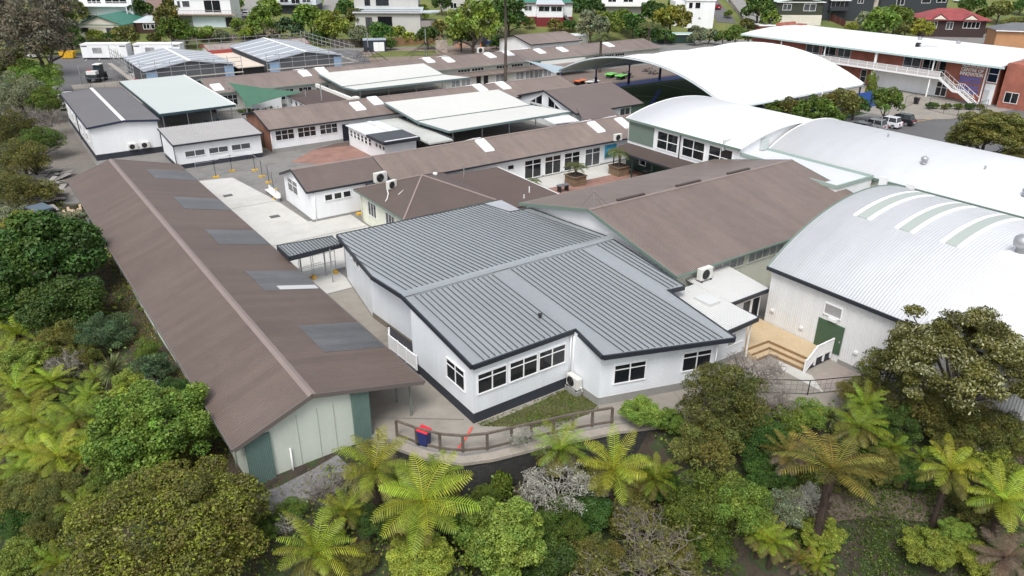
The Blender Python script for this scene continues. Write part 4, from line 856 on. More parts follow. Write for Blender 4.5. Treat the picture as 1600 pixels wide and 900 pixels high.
# relocatable classrooms
T = thing('relocatable_classroom', 'white relocatable classroom block with charcoal roof above the gravel track', 'classroom', (13, 113, 0))
gable(T, 9.15, 17.2, 100.45, 125.6, .0, 4.12, 4.5, 'y', ins=.28, insg=.3, wm=WHITE, rm=CHAR_ROOF, fm=pm('navy_trim', (.02, .028, .06), .45), base=DARK_BASE, bh=.72, cap=WHITE_TRIM, gut=.18)
b = MB(); b.box(9.34, 113.4, .0, 9.44, 113.75, 4.0); b.build('cover_strip', DARK_FASCIA, T)
for y0 in (-124.3, -119.0, -111.8, -106.0):
    win(T, (9.43, 0), (0, -1), (-1, 0), y0, y0+1.9, 1.5, 2.6, 2); win(T, (9.43, 0), (0, -1), (-1, 0), y0, y0+1.9, 2.85, 3.3, 2)
T = thing('relocatable_classroom', 'small white relocatable classroom with ribbed grey roof and three double windows', 'classroom', (21.5, 94, 0))
b = MB(); b.slab([(16.45,91.0,3.02),(26.75,91.0,3.02),(26.75,98.4,3.5),(16.45,98.4,3.5)], .1); ro = b.build('roof', SLAT_ROOF, T)
b = MB()
for k in range(34): x = 16.6+k*.302; b.beam((x, 91.02, 3.05), (x, 98.4, 3.53), .06, .05)
b.build('roof_rib', pm('light_rib', (.45, .44, .43), .5), ro)
b = MB(); b.beam((16.4,90.95,2.92), (26.8,90.95,2.92), .1, .18); b.build('gutter', DARK_FASCIA, T)
for x in (16.4, 26.8): b = MB(); b.beam((x, 90.95, 2.93), (x, 98.45, 3.41), .07, .2); b.build('barge_board', DARK_FASCIA, T)
b = MB(); b.add([(16.6,91.4,.55),(26.6,91.4,.55),(26.6,98.1,.55),(16.6,98.1,.55),(16.6,91.4,2.93),(26.6,91.4,2.93),(26.6,98.1,3.38),(16.6,98.1,3.38)], [(0,3,2,1),(4,5,6,7),(0,1,5,4),(1,2,6,5),(2,3,7,6),(3,0,4,7)]); b.build('wall', WHITE, T)
b = MB(); b.box(16.65, 91.45, 0, 26.55, 98.05, .55); b.build('foundation', DARK_BASE, T)
for a in (17.6, 20.3, 22.95): win(T, (0, 91.4), (1, 0), (0, -1), a, a+2.3, 1.3, 2.05, 2, gm=pm('grey_glass', (.075, .08, .085), .15, spec=.6))
b = MB(); b.tube([(16.5, 91.2, 0), (16.5, 91.2, 2.9)], .05, 8); b.build('downpipe', BLACK_M, T)
T = thing('green_tinted_canopy', 'large mint flat canopy on posts beside the charcoal-roofed block', 'canopy', (23, 118, 0))
b = MB(); b.slab([(18.0,104.2,4.05),(27.8,105.2,3.95),(27.8,133.5,3.95),(18.0,132.2,4.05)], .12); b.build('roof', MINT_ROOF, T)
for p, q in (((17.95,104.15),(27.85,105.15)), ((17.95,104.15),(17.95,132.2))): b = MB(); b.beam((*p, 3.85), (*q, 3.82), .12, .3); b.build('fascia', pm('deep_teal', (.03, .06, .075), .45), T)
b = MB(); b.beam((27.87,105.15,3.88), (27.87,133.5,3.88), .14, .26); b.build('gutter', WHITE_TRIM, T)
posts(T, [(18.4, 105), (21.5, 105.3), (24.6, 105.6), (27.4, 105.9), (27.4, 114), (27.4, 123)], 3.8)
b = MB(); b.box(18.5, 106, .02, 23.5, 110, .5); b.build('step', TIMBER_OLD, T)
for x in (24.5, 26): b = MB(); b.box(x, 106, .02, x+.1, 109, 1.6); b.build('screen', pm('navy_screen', (.02, .05, .14), .5), T)
T = thing('storage_hut', 'small white hut with grey ribbed gable roof beside the mint canopy', 'hut', (15.5, 132, 0))
gable(T, 13.6, 18.0, 127.5, 133.6, 0, 2.3, 2.9, 'y', ins=.2, insg=.2, wm=WHITE, rm=SLAT_ROOF, fm=WHITE_TRIM, cap=GALV)
# ------------------------------------------------------------------ big fabric canopy over the sports field
T = thing('sports_canopy', 'huge white fabric barrel canopy over the green sports field', 'canopy', (100, 85, 0))
x0, x1, y0, y1 = 83.2, 116.2, 67.2, 104.2; nx_, ny_ = 24, 24
def czf(x, y):
    v = (y-y0)/(y1-y0); u = (x-x0)/(x1-x0); sag = .45*math.sin(math.pi*((u*4) % 1))*(4*v*(1-v))**.5
    return 3.75+4.1*(1-abs(2*v-1)**2.1)-.5*sag+(.25 if u in (0, 1) else 0)
b = MB(); top = []; 
for i in range(nx_*2+1):
    for j in range(ny_+1): x = lerp(x0, x1, i/(nx_*2)); y = lerp(y0, y1, j/ny_); top.append((x, y, czf(x, y)))
n_ = ny_+1; m_ = len(top); fs = []
for i in range(nx_*2):
    for j in range(ny_): a = i*n_+j; fs += [(a, a+n_, a+n_+1, a+1), (m_+a, m_+a+1, m_+a+n_+1, m_+a+n_)]
b.add(top+[(x, y, z-.06) for x, y, z in top], fs); b.build('fabric', pm('white_fabric', (.72, .73, .73), .6), T, smooth=True)
for k in range(5):
    x = lerp(x0, x1, k/4); b = MB(); b.tube([(x, lerp(y0, y1, j/ny_), czf(x0, lerp(y0, y1, j/ny_))-(.2 if k in (0, 4) else .75)) for j in range(ny_+1)], .13, 8); b.build('arch', pm('pale_steel', (.5, .55, .56), .4), T, smooth=True)
for y in (y0, y1): b = MB(); b.tube([(x0, y, 3.55), (x1, y, 3.55)], .17, 8); b.build('edge_beam', pm('pale_steel', (.5, .55, .56)), T, smooth=True)
for k in range(5):
    x = lerp(x0+.2, x1-.2, k/4)
    for y in (y0+.3, y1-.3):
        b = MB(); b.tube([(x, y, 0), (x, y, 3.5)], .14, 8); c = b.build('post', pm('navy_steel', (.015, .02, .06), .4), T, smooth=True)
        b = MB(); b.tube([(x, y, .02), (x, y, 2.0)], .24, 8); b.build('post_pad', pm('navy_pad', (.01, .015, .07), .6), c)
T = thing('court_fence', 'blue mesh windbreak fence along the edge of the canopied field', 'fence', (100, 66.6, 0))
b = MB(); b.box(84, 66.55, .1, 122, 66.65, 2.6); b.build('mesh', pm('blue_windbreak', (.025, .085, .33), .7, noise=((.3, .1), (3, .08))), T)
for k in range(11): b = MB(); b.tube([(84+k*3.8, 66.5, 0), (84+k*3.8, 66.5, 2.75)], .05, 6); b.build('post', BLACK_M, T)
def table(label, x, y, rz, m, group='outdoor table tennis tables under the canopy'):
    T = thing('tennis_table', label, 'table', (x, y, 0), rz, group)
    b = MB(); b.box(-1.4, -.78, .74, 1.4, .78, .82); b.build('tabletop', m, T, local=True)
    b = MB(); b.box(-.03, -.85, .83, .03, .85, .98); b.build('net', GALV, T, local=True)
    for s in (-.85, .85):
        b = MB(); b.beam((s-.3, 0, 0), (s, 0, .74), .9, .1); b.beam((s+.3, 0, 0), (s, 0, .74), .9, .1); b.build('leg', BLACK_M, T, local=True)
LIME = pm('lime_top', (.12, .55, .05), .5)
for a in (('orange table tennis table on the brown terrace', 91.4, 108.3, .2, ORANGE), ('white-topped table tennis table on the brown terrace', 92.9, 106.2, .2, PLASTIC_W),
          ('lime green table tennis table beside the basketball hoop', 101.2, 110.6, .4, LIME), ('lime green table tennis table closer to the blue strip', 101.7, 108.2, .4, LIME)): table(*a)
def bench_set(label, x, y, rz):
    T = thing('picnic_bench', label, 'bench', (x, y, 0), rz, 'benches on the brown terrace')
    b = MB(); b.box(-1.1, -.4, .66, 1.1, .4, .72); b.build('tabletop', TIMBER_OLD, T, local=True)
    for s in (-.75, .75): b = MB(); b.box(-1.1, s-.15, .38, 1.1, s+.15, .43); b.build('seat', TIMBER_OLD, T, local=True)
    for s in (-.8, .8): b = MB(); b.beam((s, -.8, 0), (s, .3, .66), .07); b.beam((s, .8, 0), (s, -.3, .66), .07); b.build('frame', BLACK_M, T, local=True)
bench_set('dark picnic bench at the end of the brown gabled wing', 86.5, 108.6, .6)
bench_set('pale bench on the terrace between lime table and blue post', 106.2, 111.6, .3); bench_set('bench closest to the blue court strip', 104.5, 109.2, .3)
bench_set('bench furthest under the white canopy', 112.5, 112, .3); bench_set('bench just behind the blue strip under the canopy', 111.5, 109.3, .3)
T = thing('basketball_hoop', 'basketball hoop on a pole at the terrace', 'basketball hoop', (98.2, 111.9, 0))
b = MB(); b.tube([(98.2, 111.9, 0), (98.2, 111.9, 2.6)], .07, 8); b.build('pole', GALV, T); b = MB(); b.box(97.5, 111.75, 2.0, 98.9, 111.82, 2.9); b.build('backboard', PLASTIC_W, T)
b = MB(); b.tube([(98.2+.23*math.cos(a*.5236), 111.45+.23*math.sin(a*.5236), 2.15) for a in range(13)], .02, 5, False); b.build('ring', ORANGE, T)
def sail(name, label, pts, mat, poles, sag=.35, loc=None):
    T = thing(name, label, 'shade sail', loc or (pts[0][0], pts[0][1], 0)); b = MB(); n = 10; c = [sum(p[i] for p in pts)/3 for i in range(3)]; vs = []
    A, B_, C_ = [Vector(p) for p in pts]; idm = {}
    for i in range(n+1):
        for j in range(n+1-i):
            u, v = i/n, j/n; w_ = 1-u-v; p = A*u+B_*v+C_*w_; e = Vector(c); inn = 3*(u*v+v*w_+u*w_); p = p.lerp(e, .14*inn*(1-27*u*v*w_)); p.z -= sag*27*u*v*w_*.3; idm[i, j] = len(vs); vs.append(p)
    fs = []
    for i in range(n):
        for j in range(n-i):
            fs.append((idm[i, j], idm[i+1, j], idm[i, j+1]))
            if j < n-i-1: fs.append((idm[i+1, j], idm[i+1, j+1], idm[i, j+1]))
    m_ = len(vs); b.add(vs+[v-Vector((0, 0, .02)) for v in vs], fs+[tuple(m_+k for k in f[::-1]) for f in fs]); b.build('sail', mat, T, smooth=True)
    for p in poles: b = MB(); b.tube([(p[0], p[1], 0), p], .08, 8); b.build('post', GALV, T)
sail('shade_sail', 'dark green triangular shade sail in front of the longest row', [(31.2,119.9,4.4),(31.9,114.8,1.4),(39.4,110.6,3.6)], GREEN_SAIL, [(31.1,120.2,4.6),(39.7,110.4,4.0),(31.9,114.6,1.5)], .4)
sail('shade_sail', 'pale blue-grey triangular shade sail by the canopy tip', [(85.9,118.3,3.6),(81.5,103.2,3.6),(90.5,108,3.0)], GREY_SAIL, [(85.8,118.5,4.0)], .5)
sail('shade_sail', 'small white triangular sail under the fabric canopy edge', [(112,106,4.2),(105.5,107,4.2),(109.5,107.6,2.0)], pm('white_sail', (.72, .74, .74), .7), [(109.5,107.7,2.1)], .3)
T = thing('sail_mast', 'lone steel mast with arm above the brown flat annex', 'mast', (41, 107, 0))
b = MB(); b.tube([(40.6,106.4,2.9), (40.6,106.4,5.4)], .09, 8); b.build('post', GALV, T); b = MB(); b.beam((40.6,106.4,5.2), (42.6,106.6,4.2), .08); b.build('arm', GALV, T)

# ------------------------------------------------------------------ red brick centre with balcony
T = thing('innovation_centre', 'two-storey red brick centre with white roof, balcony and outside stair', 'school building', (144, 80, 0))
b = MB(); b.box(137, 56.2, 0, 153.5, 106, 6.55); b.build('wall', BRICK, T)
prof = [(134.2, 6.55), (138, 7.0), (143, 7.35), (148, 7.5), (154.2, 7.35)]
b = MB()
for (xa, za), (xb, zb) in zip(prof[:-1], prof[1:]): b.slab([(xa, 55.2, za), (xb, 55.2, zb), (xb, 107, zb), (xa, 107, za)], .22)
b.build('roof', WHITE_ROOF, T)
b = MB(); b.beam((134.15, 54.6, 6.4), (134.15, 107, 6.4), .14, .3); b.build('gutter', pm('aqua_trim', (.45, .58, .57), .4), T)
b = MB(); b.box(136.2, 51, 0, 152, 55.1, 7.0); b.build('end_block', BRICK, T)
b = MB(); b.box(152, 105.4, 6, 154.5, 107.3, 7.6); b.box(146, 106.6, 6.5, 152, 107.3, 8.1); b.build('end_parapet', BRICK, T)
b = MB(); b.box(142, 78.5, 7.1, 146, 83.5, 8.2); b.build('plant_box', WHITE_TRIM, T)
b = MB(); b.box(140.8, 72.5, 7.1, 141.6, 73.1, 7.9); b.build('roof_cowl', BLACK_M, T); b = MB(); b.tube([(141.2, 72.8, 7.5), (142.6, 70, 7.6)], .12, 8); b.build('duct', GALV, T)
for x, y in ((149.5, 77), (150, 70)): b = MB(); b.lathe((x, y, 7.3), [(.3, 0), (.3, .3), (.45, .35), (.4, .6), (.1, .7)], 12); b.build('turbine_vent', GALV, T)
b = MB(); b.box(134.3, 64.3, 3.25, 136.98, 106, 3.5); b.build('balcony_floor', WHITE_TRIM, T)
o_, d_, n_ = (137, 106), (0, -1), (-1, 0)
for a, wd, c in ((13.2, 3.1, 2), (16.8, 3.1, 2), (20.2, 2.8, 2), (33.4, 3.2, 2), (36.9, 2.6, 2), (39.8, 2.7, 2)): win(T, o_, d_, n_, a, a+wd, 3.6, 6.2, c, .3, fw=.12, fm=pm('pale_frame', (.5, .53, .53), .4))
b = MB(); b.box(136.9, 65, .02, 136.99, 77.5, 3.2); b.build('lower_wall_panel', WHITE, T)
b = MB(); b.box(136.85, 56.3, .02, 136.99, 57.9, 3.3); b.build('stair_wall_panel', WHITE, T)
win(T, (136.98, 106), d_, n_, 48.0, 49.7, 3.5, 6.3, 1, .5, fw=.12)
win(T, (136.9, 106), d_, n_, 40.2, 42.2, .1, 2.6, 2, .6, fw=.12); win(T, (137, 106), d_, n_, 25.8, 27, .1, 2.6, 1, .5)
win(T, (136.2, 0), (0, -1), (-1, 0), -54.3, -52.2, .9, 2.6, 2)
b = MB(); b.box(136.84, 57.0, .05, 136.88, 57.9, 2.3); b.build('door', pm('grey_door', (.5, .52, .52), .4), T)
rail = MB(); rp = MB(); y = 64.5
for z in (4.5, 4.0): rail.beam((134.4, 64.5, z), (134.4, 106, z), .06)
rail.build('balcony_rail', WHITE_TRIM, T)
b = MB(); b.box(134.38, 64.6, 3.5, 134.42, 106, 4.45); b.build('balcony_mesh', pm('rail_mesh', (.5, .47, .46), .6), T)
while y < 106: b = MB(); b.box(134.33, y-.04, 3.4, 134.45, y+.04, 4.55); b.build('baluster', WHITE_TRIM, T); y += 1.9
for y in (66, 76.5, 87, 97): b = MB(); b.tube([(134.6, y, 0), (134.6, y, 6.4)], .13 if y != 76.5 else .25, 8); b.build('column', WHITE_TRIM, T)
b = MB(); b.tube([(136.7, 58.2, 0), (136.7, 58.2, 6.4)], .12, 8); b.build('downpipe', WHITE_TRIM, T)
ST = [(134.6, 64.5, 3.4), (134.2, 61.6, 1.75), (134.1, 60.6, 1.75), (133.6, 57.6, .1)]
b = MB()
for dx in (0, 1.5):
    for p, q in zip(ST[:-1], ST[1:]): b.beam((p[0]+dx, p[1], p[2]), (q[0]+dx, q[1], q[2]), .12, .38)
b.build('stair_stringer', WHITE_TRIM, T)
b = MB()
for p, q in zip(ST[:-1], ST[1:]):
    n = max(2, int(abs(q[2]-p[2])/.17)); 
    for i in range(n): t = (i+.5)/n; x, y, z = (lerp(p[k], q[k], t) for k in range(3)); b.box(x, y-.16, z+.05, x+1.5, y+.16, z+.1)
b.build('stair_tread', pm('tread', (.4, .4, .4), .7), T)
for dx in (0, 1.5):
    b = MB()
    for p, q in zip(ST[:-1], ST[1:]): b.beam((p[0]+dx, p[1], p[2]+1.15), (q[0]+dx, q[1], q[2]+1.15), .06)
    for p, q in zip(ST[:-1], ST[1:]):
        for t in (0, .33, .66): x, y, z = (lerp(p[k], q[k], t) for k in range(3)); b.beam((x+dx, y, z), (x+dx, y, z+1.15), .05)
    b.build('stair_rail', WHITE_TRIM, T)
def text(body, x, y, z, size, mat, name, parent, sx=1.0, ext=.02):
    cu = bpy.data.curves.new(name, 'FONT'); cu.body = body; cu.size = size; cu.extrude = ext; cu.offset = size*.028; cu.align_x = 'LEFT'; cu.space_line = .82
    t = bpy.data.objects.new(name, cu); COL.objects.link(t); dg = bpy.context.evaluated_depsgraph_get(); dg.update()
    me = bpy.data.meshes.new_from_object(t.evaluated_get(dg)); bpy.data.objects.remove(t); me.materials.clear(); me.materials.append(mat)
    o = bpy.data.objects.new(name, me); COL.objects.link(o); off = OFF[parent.name]
    o.matrix_local = Matrix(((0, 0, -1, x-off[0]), (-sx, 0, 0, y-off[1]), (0, 1, 0, z-off[2]), (0, 0, 0, 1))); o.parent = parent; OFF[o.name] = off
    return o
SW = pm('sign_white', (.8, .8, .8), .5); SB = pm('sign_blue', (.13, .15, .42), .5, noise=(6, .2))
b = MB(); b.box(136.9, 57.95, .05, 136.985, 65.0, 6.3); b.build('sign_wall', BRICK, T)
def fit(body, y0, y1, z, h, mat, name):
    o = text(body, 136.86, y0, z, h*1.38, mat, name, T); w_ = max(v.co.x for v in o.data.vertices); k = (y0-y1)/w_
    for v in o.data.vertices: v.co.x *= k
fit('NORTHCROSS', 62.3, 58.6, 5.5, .52, SW, 'sign_lettering'); fit('CENTRE OF', 62.35, 58.7, 4.85, .52, SW, 'sign_lettering'); fit('INNOVATION', 62.4, 58.65, 4.15, .58, SW, 'sign_lettering')
for z0, z1 in ((3.45, 3.95), (2.95, 3.35), (2.2, 2.65), (1.75, 2.1), (1.3, 1.65)):
    b = MB(); y = 62.2
    while y > 58.9: wd = R_(.25, .5); b.box(136.86, y-wd, z0+R_(0, .05), 136.895, y, z1); y -= wd+.09
    b.build('sign_pattern', SB, T)

# ------------------------------------------------------------------ construction site
def framed(name, label, x0, x1, y0, y1, ze, zr):
    T = thing(name, label, 'building under construction', ((x0+x1)/2, (y0+y1)/2, 0)); xr = (x0+x1)/2
    wrap = pm('roof_wrap', (.31, .335, .37), .5, noise=((.3, .06), (2, .05)))
    b = MB(); f = lambda x: zr-(zr-ze)*abs(x-xr)/(xr-x0)
    b.slab([(x0, y0, ze), (xr, y0, zr), (xr, y1, zr), (x0, y1, ze)], .12); b.slab([(xr+.002, y0, zr), (x1, y0, ze), (x1, y1, ze), (xr+.002, y1, zr)], .12); ro = b.build('roof', wrap, T)
    n = 6
    for i in range(1, n):
        y = lerp(y0, y1, i/n)
        for xa, xb in ((x0, xr-.35), (xr+.35, x1)): b = MB(); b.slab([(xa, y-.2, f(xa)+.03), (xb, y-.2, f(xb)+.03), (xb, y+.2, f(xb)+.03), (xa, y+.2, f(xa)+.03)], .02); b.build('tape_strip', WHITE_TRIM, ro)
    b = MB(); b.slab([(xr-.3, y0, zr+.02), (xr+.3, y0, zr+.02), (xr+.3, y1, zr+.02), (xr-.3, y1, zr+.02)], .015); b.build('ridge_strip', WHITE_TRIM, ro)
    b = MB(); b.add([(x0+.4, y0+.4, 0), (x1-.4, y0+.4, 0), (x1-.4, y0+.4, f(x1-.4)-.14), (xr, y0+.4, zr-.14), (x0+.4, y0+.4, f(x0+.4)-.14)], [(0, 1, 2, 3, 4)])
    b.add([(x0+.4, y1-.4, 0), (x1-.4, y1-.4, 0), (x1-.4, y1-.4, f(x1-.4)-.14), (xr, y1-.4, zr-.14), (x0+.4, y1-.4, f(x0+.4)-.14)], [(4, 3, 2, 1, 0)])
    for x in (x0+.4, x1-.4): b.poly((x, y0+.4, 0), (x, y1-.4, 0), (x, y1-.4, ze-.1), (x, y0+.4, ze-.1))
    b.build('wall', pm('wall_wrap', (.10, .105, .115), .6, noise=((.4, .1),)), T)
    for xa, xb in ((x0+.38, x0+2.2), (x1-2.0, x1-.38)): b = MB(); b.box(xa, y0+.33, .1, xb, y0+.39, ze-.2); b.build('membrane_panel', pm('blue_wrap', (.28, .40, .56), .5), T)
    return T
framed('unfinished_classroom', 'building under construction with grey wrapped roof beside the site cabins', 23.3, 38.8, 142.2, 161.5, 3.7, 4.9)
framed('unfinished_classroom', 'building under construction with grey wrapped roof beside the rope pyramids', 44.6, 59.6, 142.0, 167, 3.7, 4.9)
T = thing('deck_platform', 'pale plywood platform between the two wrapped roofs', 'platform', (42, 152, 0))
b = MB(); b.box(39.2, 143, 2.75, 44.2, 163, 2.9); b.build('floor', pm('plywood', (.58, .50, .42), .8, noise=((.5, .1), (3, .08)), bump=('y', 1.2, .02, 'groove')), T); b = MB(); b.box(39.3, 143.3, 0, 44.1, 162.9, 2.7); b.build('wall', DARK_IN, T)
b = MB(); b.box(39.2, 163, 2.9, 44.2, 163.2, 3.5); b.build('red_edge', pm('red_oxide', (.35, .06, .05), .7), T)
def scaffold(label, pts, h, nlev=3, step=2.4):
    T = thing('scaffold', label, 'scaffold', (pts[0][0], pts[0][1], 0), 0, 'scaffolds round the unfinished classrooms')
    for p, q in zip(pts[:-1], pts[1:]):
        L_ = math.hypot(q[0]-p[0], q[1]-p[1]); n = max(1, round(L_/step))
        for i in range(n+1):
            t = i/n; x, y = lerp(p[0], q[0], t), lerp(p[1], q[1], t); b = MB(); b.tube([(x, y, 0), (x, y, h+R_(-.2, .5))], .05, 5); b.build('standard', GALV, T)
        for k in range(nlev):
            z = h-.15-k*.75; b = MB(); b.tube([(p[0], p[1], z), (q[0], q[1], z)], .05, 5); b.build('ledger', GALV, T)
        nx_, ny_ = (q[1]-p[1])/L_, -(q[0]-p[0])/L_
        b = MB(); b.prism([p, q, (q[0]+nx_*.8, q[1]+ny_*.8), (p[0]+nx_*.8, p[1]+ny_*.8)], 2.5, 2.58); b.build('plank', pm('scaffold_plank', (.33, .30, .27), .8, noise=(2, .15)), T)
scaffold('scaffold along the dark end of the wrapped roof by the cabins', [(22.6, 140.6), (39.4, 140.6)], 5.2)
scaffold('scaffold with pink-tinted planks up the side facing the asphalt yard', [(21.6, 163.5), (21.6, 141)], 5.4)
scaffold('scaffold along the dark end of the wrapped roof by the rope pyramids', [(43.8, 140.2), (60.6, 140.2)], 5.2)
scaffold('scaffold on the playground side of the wrapped roof', [(61.2, 140.4), (61.2, 169)], 5.6)
scaffold('scaffold at the rear of both wrapped roofs', [(61.2, 169.2), (34, 169.2)], 5.2, 2)
T = thing('old_classroom', 'low cream block with weathered tile roof behind the plywood platform', 'classroom', (52, 174, 0))
gable(T, 41.5, 64, 171.5, 178.5, 0, 2.5, 3.3, 'x', wm=CREAM, rm=pm('mottled_roof', (.26, .22, .20), .85, noise=((1.2, .3), (6, .25))), fm=pm('red_oxide', (.35, .06, .05)))
def cabin(label, x, y, l, w_, h, rz):
    T = thing('site_cabin', label, 'site cabin', (x, y, 0), rz, 'site cabins'); b = MB(); b.box(-l/2, -w_/2, .35, l/2, w_/2, h); b.build('body', WHITE, T, local=True, bevel=.08)
    b = MB(); b.box(-l/2-.05, -w_/2-.05, h+.01, l/2+.05, w_/2+.05, h+.14); b.build('roof', WHITE_TRIM, T, local=True)
    b = MB(); b.box(-l/2+.2, -w_/2+.2, 0, l/2-.2, w_/2-.2, .34); b.build('skid', DARK_BASE, T, local=True)
    win(T, (0, -w_/2), (1, 0), (0, -1), -1.6, .2, 1.3, 2.3, 2, fm=GALV) if False else None
    OFF[T.name] = np.zeros(3)
    win(T, (0, -w_/2), (1, 0), (0, -1), -l*.25, -l*.25+1.9, 1.4, 2.5, 2, fm=pm('grey_frame', (.35, .36, .37), .5), gm=GLASS_L)
    for a in (-l/2+.15, l/2-1.35): b = MB(); b.box(a, -w_/2-.02, h-.42, a+1.2, -w_/2-.005, h-.22); b.build('sign_strip', DARK_BASE, T, local=True)
    door(T, (0, -w_/2), (1, 0), (0, -1), l*.2, l*.2+.95, .4, 2.4, PLASTIC_W)
cabin('long white site cabin beside the yellow skip', 24.6, 189.3, 9.5, 3.2, 3.1, -.52)
cabin('long white site cabin further from the yellow skip, posters on its wall', 34.2, 183.6, 9.8, 3.2, 3.1, -.52)
T = thing('skip_bin', 'yellow steel skip full of rubbish at the asphalt edge', 'skip', (17.4, 194.2, 0), -.5)
b = MB(); b.add([(-1.2,-.8,.15),(1.2,-.8,.15),(1.2,.8,.15),(-1.2,.8,.15),(-1.5,-1,1.5),(1.5,-1,1.5),(1.5,1,1.5),(-1.5,1,1.5),(-1.42,-.92,1.5),(1.42,-.92,1.5),(1.42,.92,1.5),(-1.42,.92,1.5),(-1.35,-.88,1.1),(1.35,-.88,1.1),(1.35,.88,1.1),(-1.35,.88,1.1)],
      [(0,3,2,1),(0,1,5,4),(1,2,6,5),(2,3,7,6),(3,0,4,7),(4,5,9,8),(5,6,10,9),(6,7,11,10),(7,4,8,11),(8,9,13,12),(9,10,14,13),(10,11,15,14),(11,8,12,15),(12,13,14,15)]); b.build('body', YELLOW, T, local=True)
for x in (-.8, 0, .8): b = MB(); b.beam((x, -.83, .2), (x, -1.02, 1.45), .1, .06); b.build('rib', YELLOW, T, local=True)
b = MB(); 
for k in range(14): x, y, z = R_(-1, 1), R_(-.6, .6), R_(1.1, 1.4); b.box(x-R_(.1, .3), y-.2, z-.1, x+R_(.1, .3), y+.2, z+R_(.05, .2))
tag(b.build('rubbish', pm('rubbish', (.25, .08, .05), .9, noise=(3, .5)), T, local=True), None, None, kind='stuff')
for x, y, z in ((15.9, 193.6, 0),): pass
T = thing('storage_container', 'dark navy storage shed with white double door by the rope pyramids', 'container', (78.8, 168.8, 0), -.42)
b = MB(); b.box(-2.6, -1.6, .05, 2.6, 1.6, 2.6); b.build('body', pm('navy_shed', (.03, .038, .055), .5, bump=('x', .3, .03, 'saw')), T, local=True); b = MB(); b.box(-2.7, -1.75, 2.61, 2.7, 1.75, 2.75); b.build('roof', pm('shed_roof', (.33, .38, .43), .4), T, local=True)
for x in (-.3, .95): b = MB(); b.box(x, -1.64, .15, x+1.22, -1.6, 2.2); b.build('door', WHITE_TRIM, T, local=True)
def rope(label, x, y, r, h):
    T = thing('rope_pyramid', label, 'climbing net', (x, y, 0), R_(0, 1), 'rope climbing pyramids'); b = MB(); b.tube([(0, 0, 0), (0, 0, h)], .09, 8); b.build('mast', GALV, T, local=True)
    b = MB(); b.tube([(0, 0, h*.42), (0, 0, h*.5)], .14, 8); b.build('mast_sleeve', BLACK_M, T, local=True); b = MB(); n = 8; top = h*.52
    for k in range(n):
        a = 2*math.pi*k/n; e = (r*math.cos(a), r*math.sin(a), .1); b.tube([(0, 0, top), e], .035, 4)
        for f in (.2, .4, .6, .8): a2 = 2*math.pi*(k+1)/n; b.tube([(r*f*math.cos(a), r*f*math.sin(a), lerp(top, .1, f)), (r*f*math.cos(a2), r*f*math.sin(a2), lerp(top, .1, f))], .022, 4)
    b.build('net', pm('black_rope', (.03, .027, .025), .9), T, local=True)
rope('rope climbing pyramid closer to the scaffold', 70.2, 153.8, 4.6, 6.1); rope('rope climbing pyramid closer to the climbing wall', 84.6, 154.4, 5.0, 6.0)
T = thing('climbing_wall', 'speckled concrete climbing wall with hoops on top', 'climbing wall', (91, 158.4, 0), -.5)
b = MB(); b.box(-1.4, -.25, 0, 1.4, .25, 2.7); b.build('wall', pm('speckled', (.34, .29, .25), .9, noise=((2, .35), (7, .3))), T, local=True)
for x in (-.9, 0, .9): b = MB(); b.tube([(x+.35*math.cos(a*.45), 0, 2.7+.7*math.sin(a*.45)) for a in range(8)], .04, 6); b.build('hoop', GALV, T, local=True)
for i, (x, y) in enumerate(((95.6, 164.4), (98.8, 163.2), (103.5, 160.8))):
    T = thing('traffic_cone', ['orange traffic cone next to the red barrier', 'orange traffic cone beside the soil heap', 'orange traffic cone nearer the blue tractor'][i], 'traffic cone', (x, y, 0)); b = MB(); b.lathe((x, y, 0), [(.2, .05), (.04, 1.0)], 10); b.build('cone', ORANGE, T); b = MB(); b.box(x-.27, y-.27, 0, x+.27, y+.27, .05); b.build('base', BLACK_M, T)
T = thing('soil_heap', 'low heap of brown soil among the traffic cones', 'soil heap', (99, 164.6, 0)); b = MB(); b.lathe((100, 164.6, 0), [(2.2, 0), (1.6, .4), (.9, .8), (.2, 1.0)], 14); b.build('heap', pm('heap_soil', (.25, .16, .11), .95, noise=((1, .2), (5, .2))), T)
T = thing('barrier', 'small red plastic barrier by the soil heap', 'barrier', (94.3, 165, 0)); b = MB(); b.box(93.6, 164.9, 0, 95, 165.15, .9); b.build('panel', RED, T); b = MB(); b.box(93.7, 164.7, 0, 93.9, 165.35, .1); b.build('foot', RED, T)
T = thing('tractor', 'small blue tractor parked by the timber fence', 'tractor', (105.6, 161.3, 0), -.5)
b = MB(); b.box(-.2, -.4, .6, 1.3, .4, 1.3); b.build('bonnet', BLUE, T, local=True); b = MB(); b.box(-1.1, -.55, .7, -.25, .55, 2.3); b.build('cab', pm('cab_dark', (.03, .035, .05), .2), T, local=True)
for x, y, r in ((-.8, -.75, .65), (-.8, .55, .65), (.9, -.6, .4), (.9, .45, .4)): b = MB(); b.lathe((0, 0, 0), [(r, 0), (r, .22)], 16); o = b.build('wheel', TYRE, T, local=True); o.location = (x, y+.2, r); o.rotation_euler = (math.pi/2, 0, 0)
T = thing('small_hall', 'white hall with brown gable roof and triangular windows behind the longest row', 'hall', (105, 146, 0))
gable(T, 100.2, 114.8, 135.6, 148.8, 0, 3.6, 4.9, 'x', ins=.5, insg=.4, wm=WHITE, rm=BROWN_Y, yr=142)
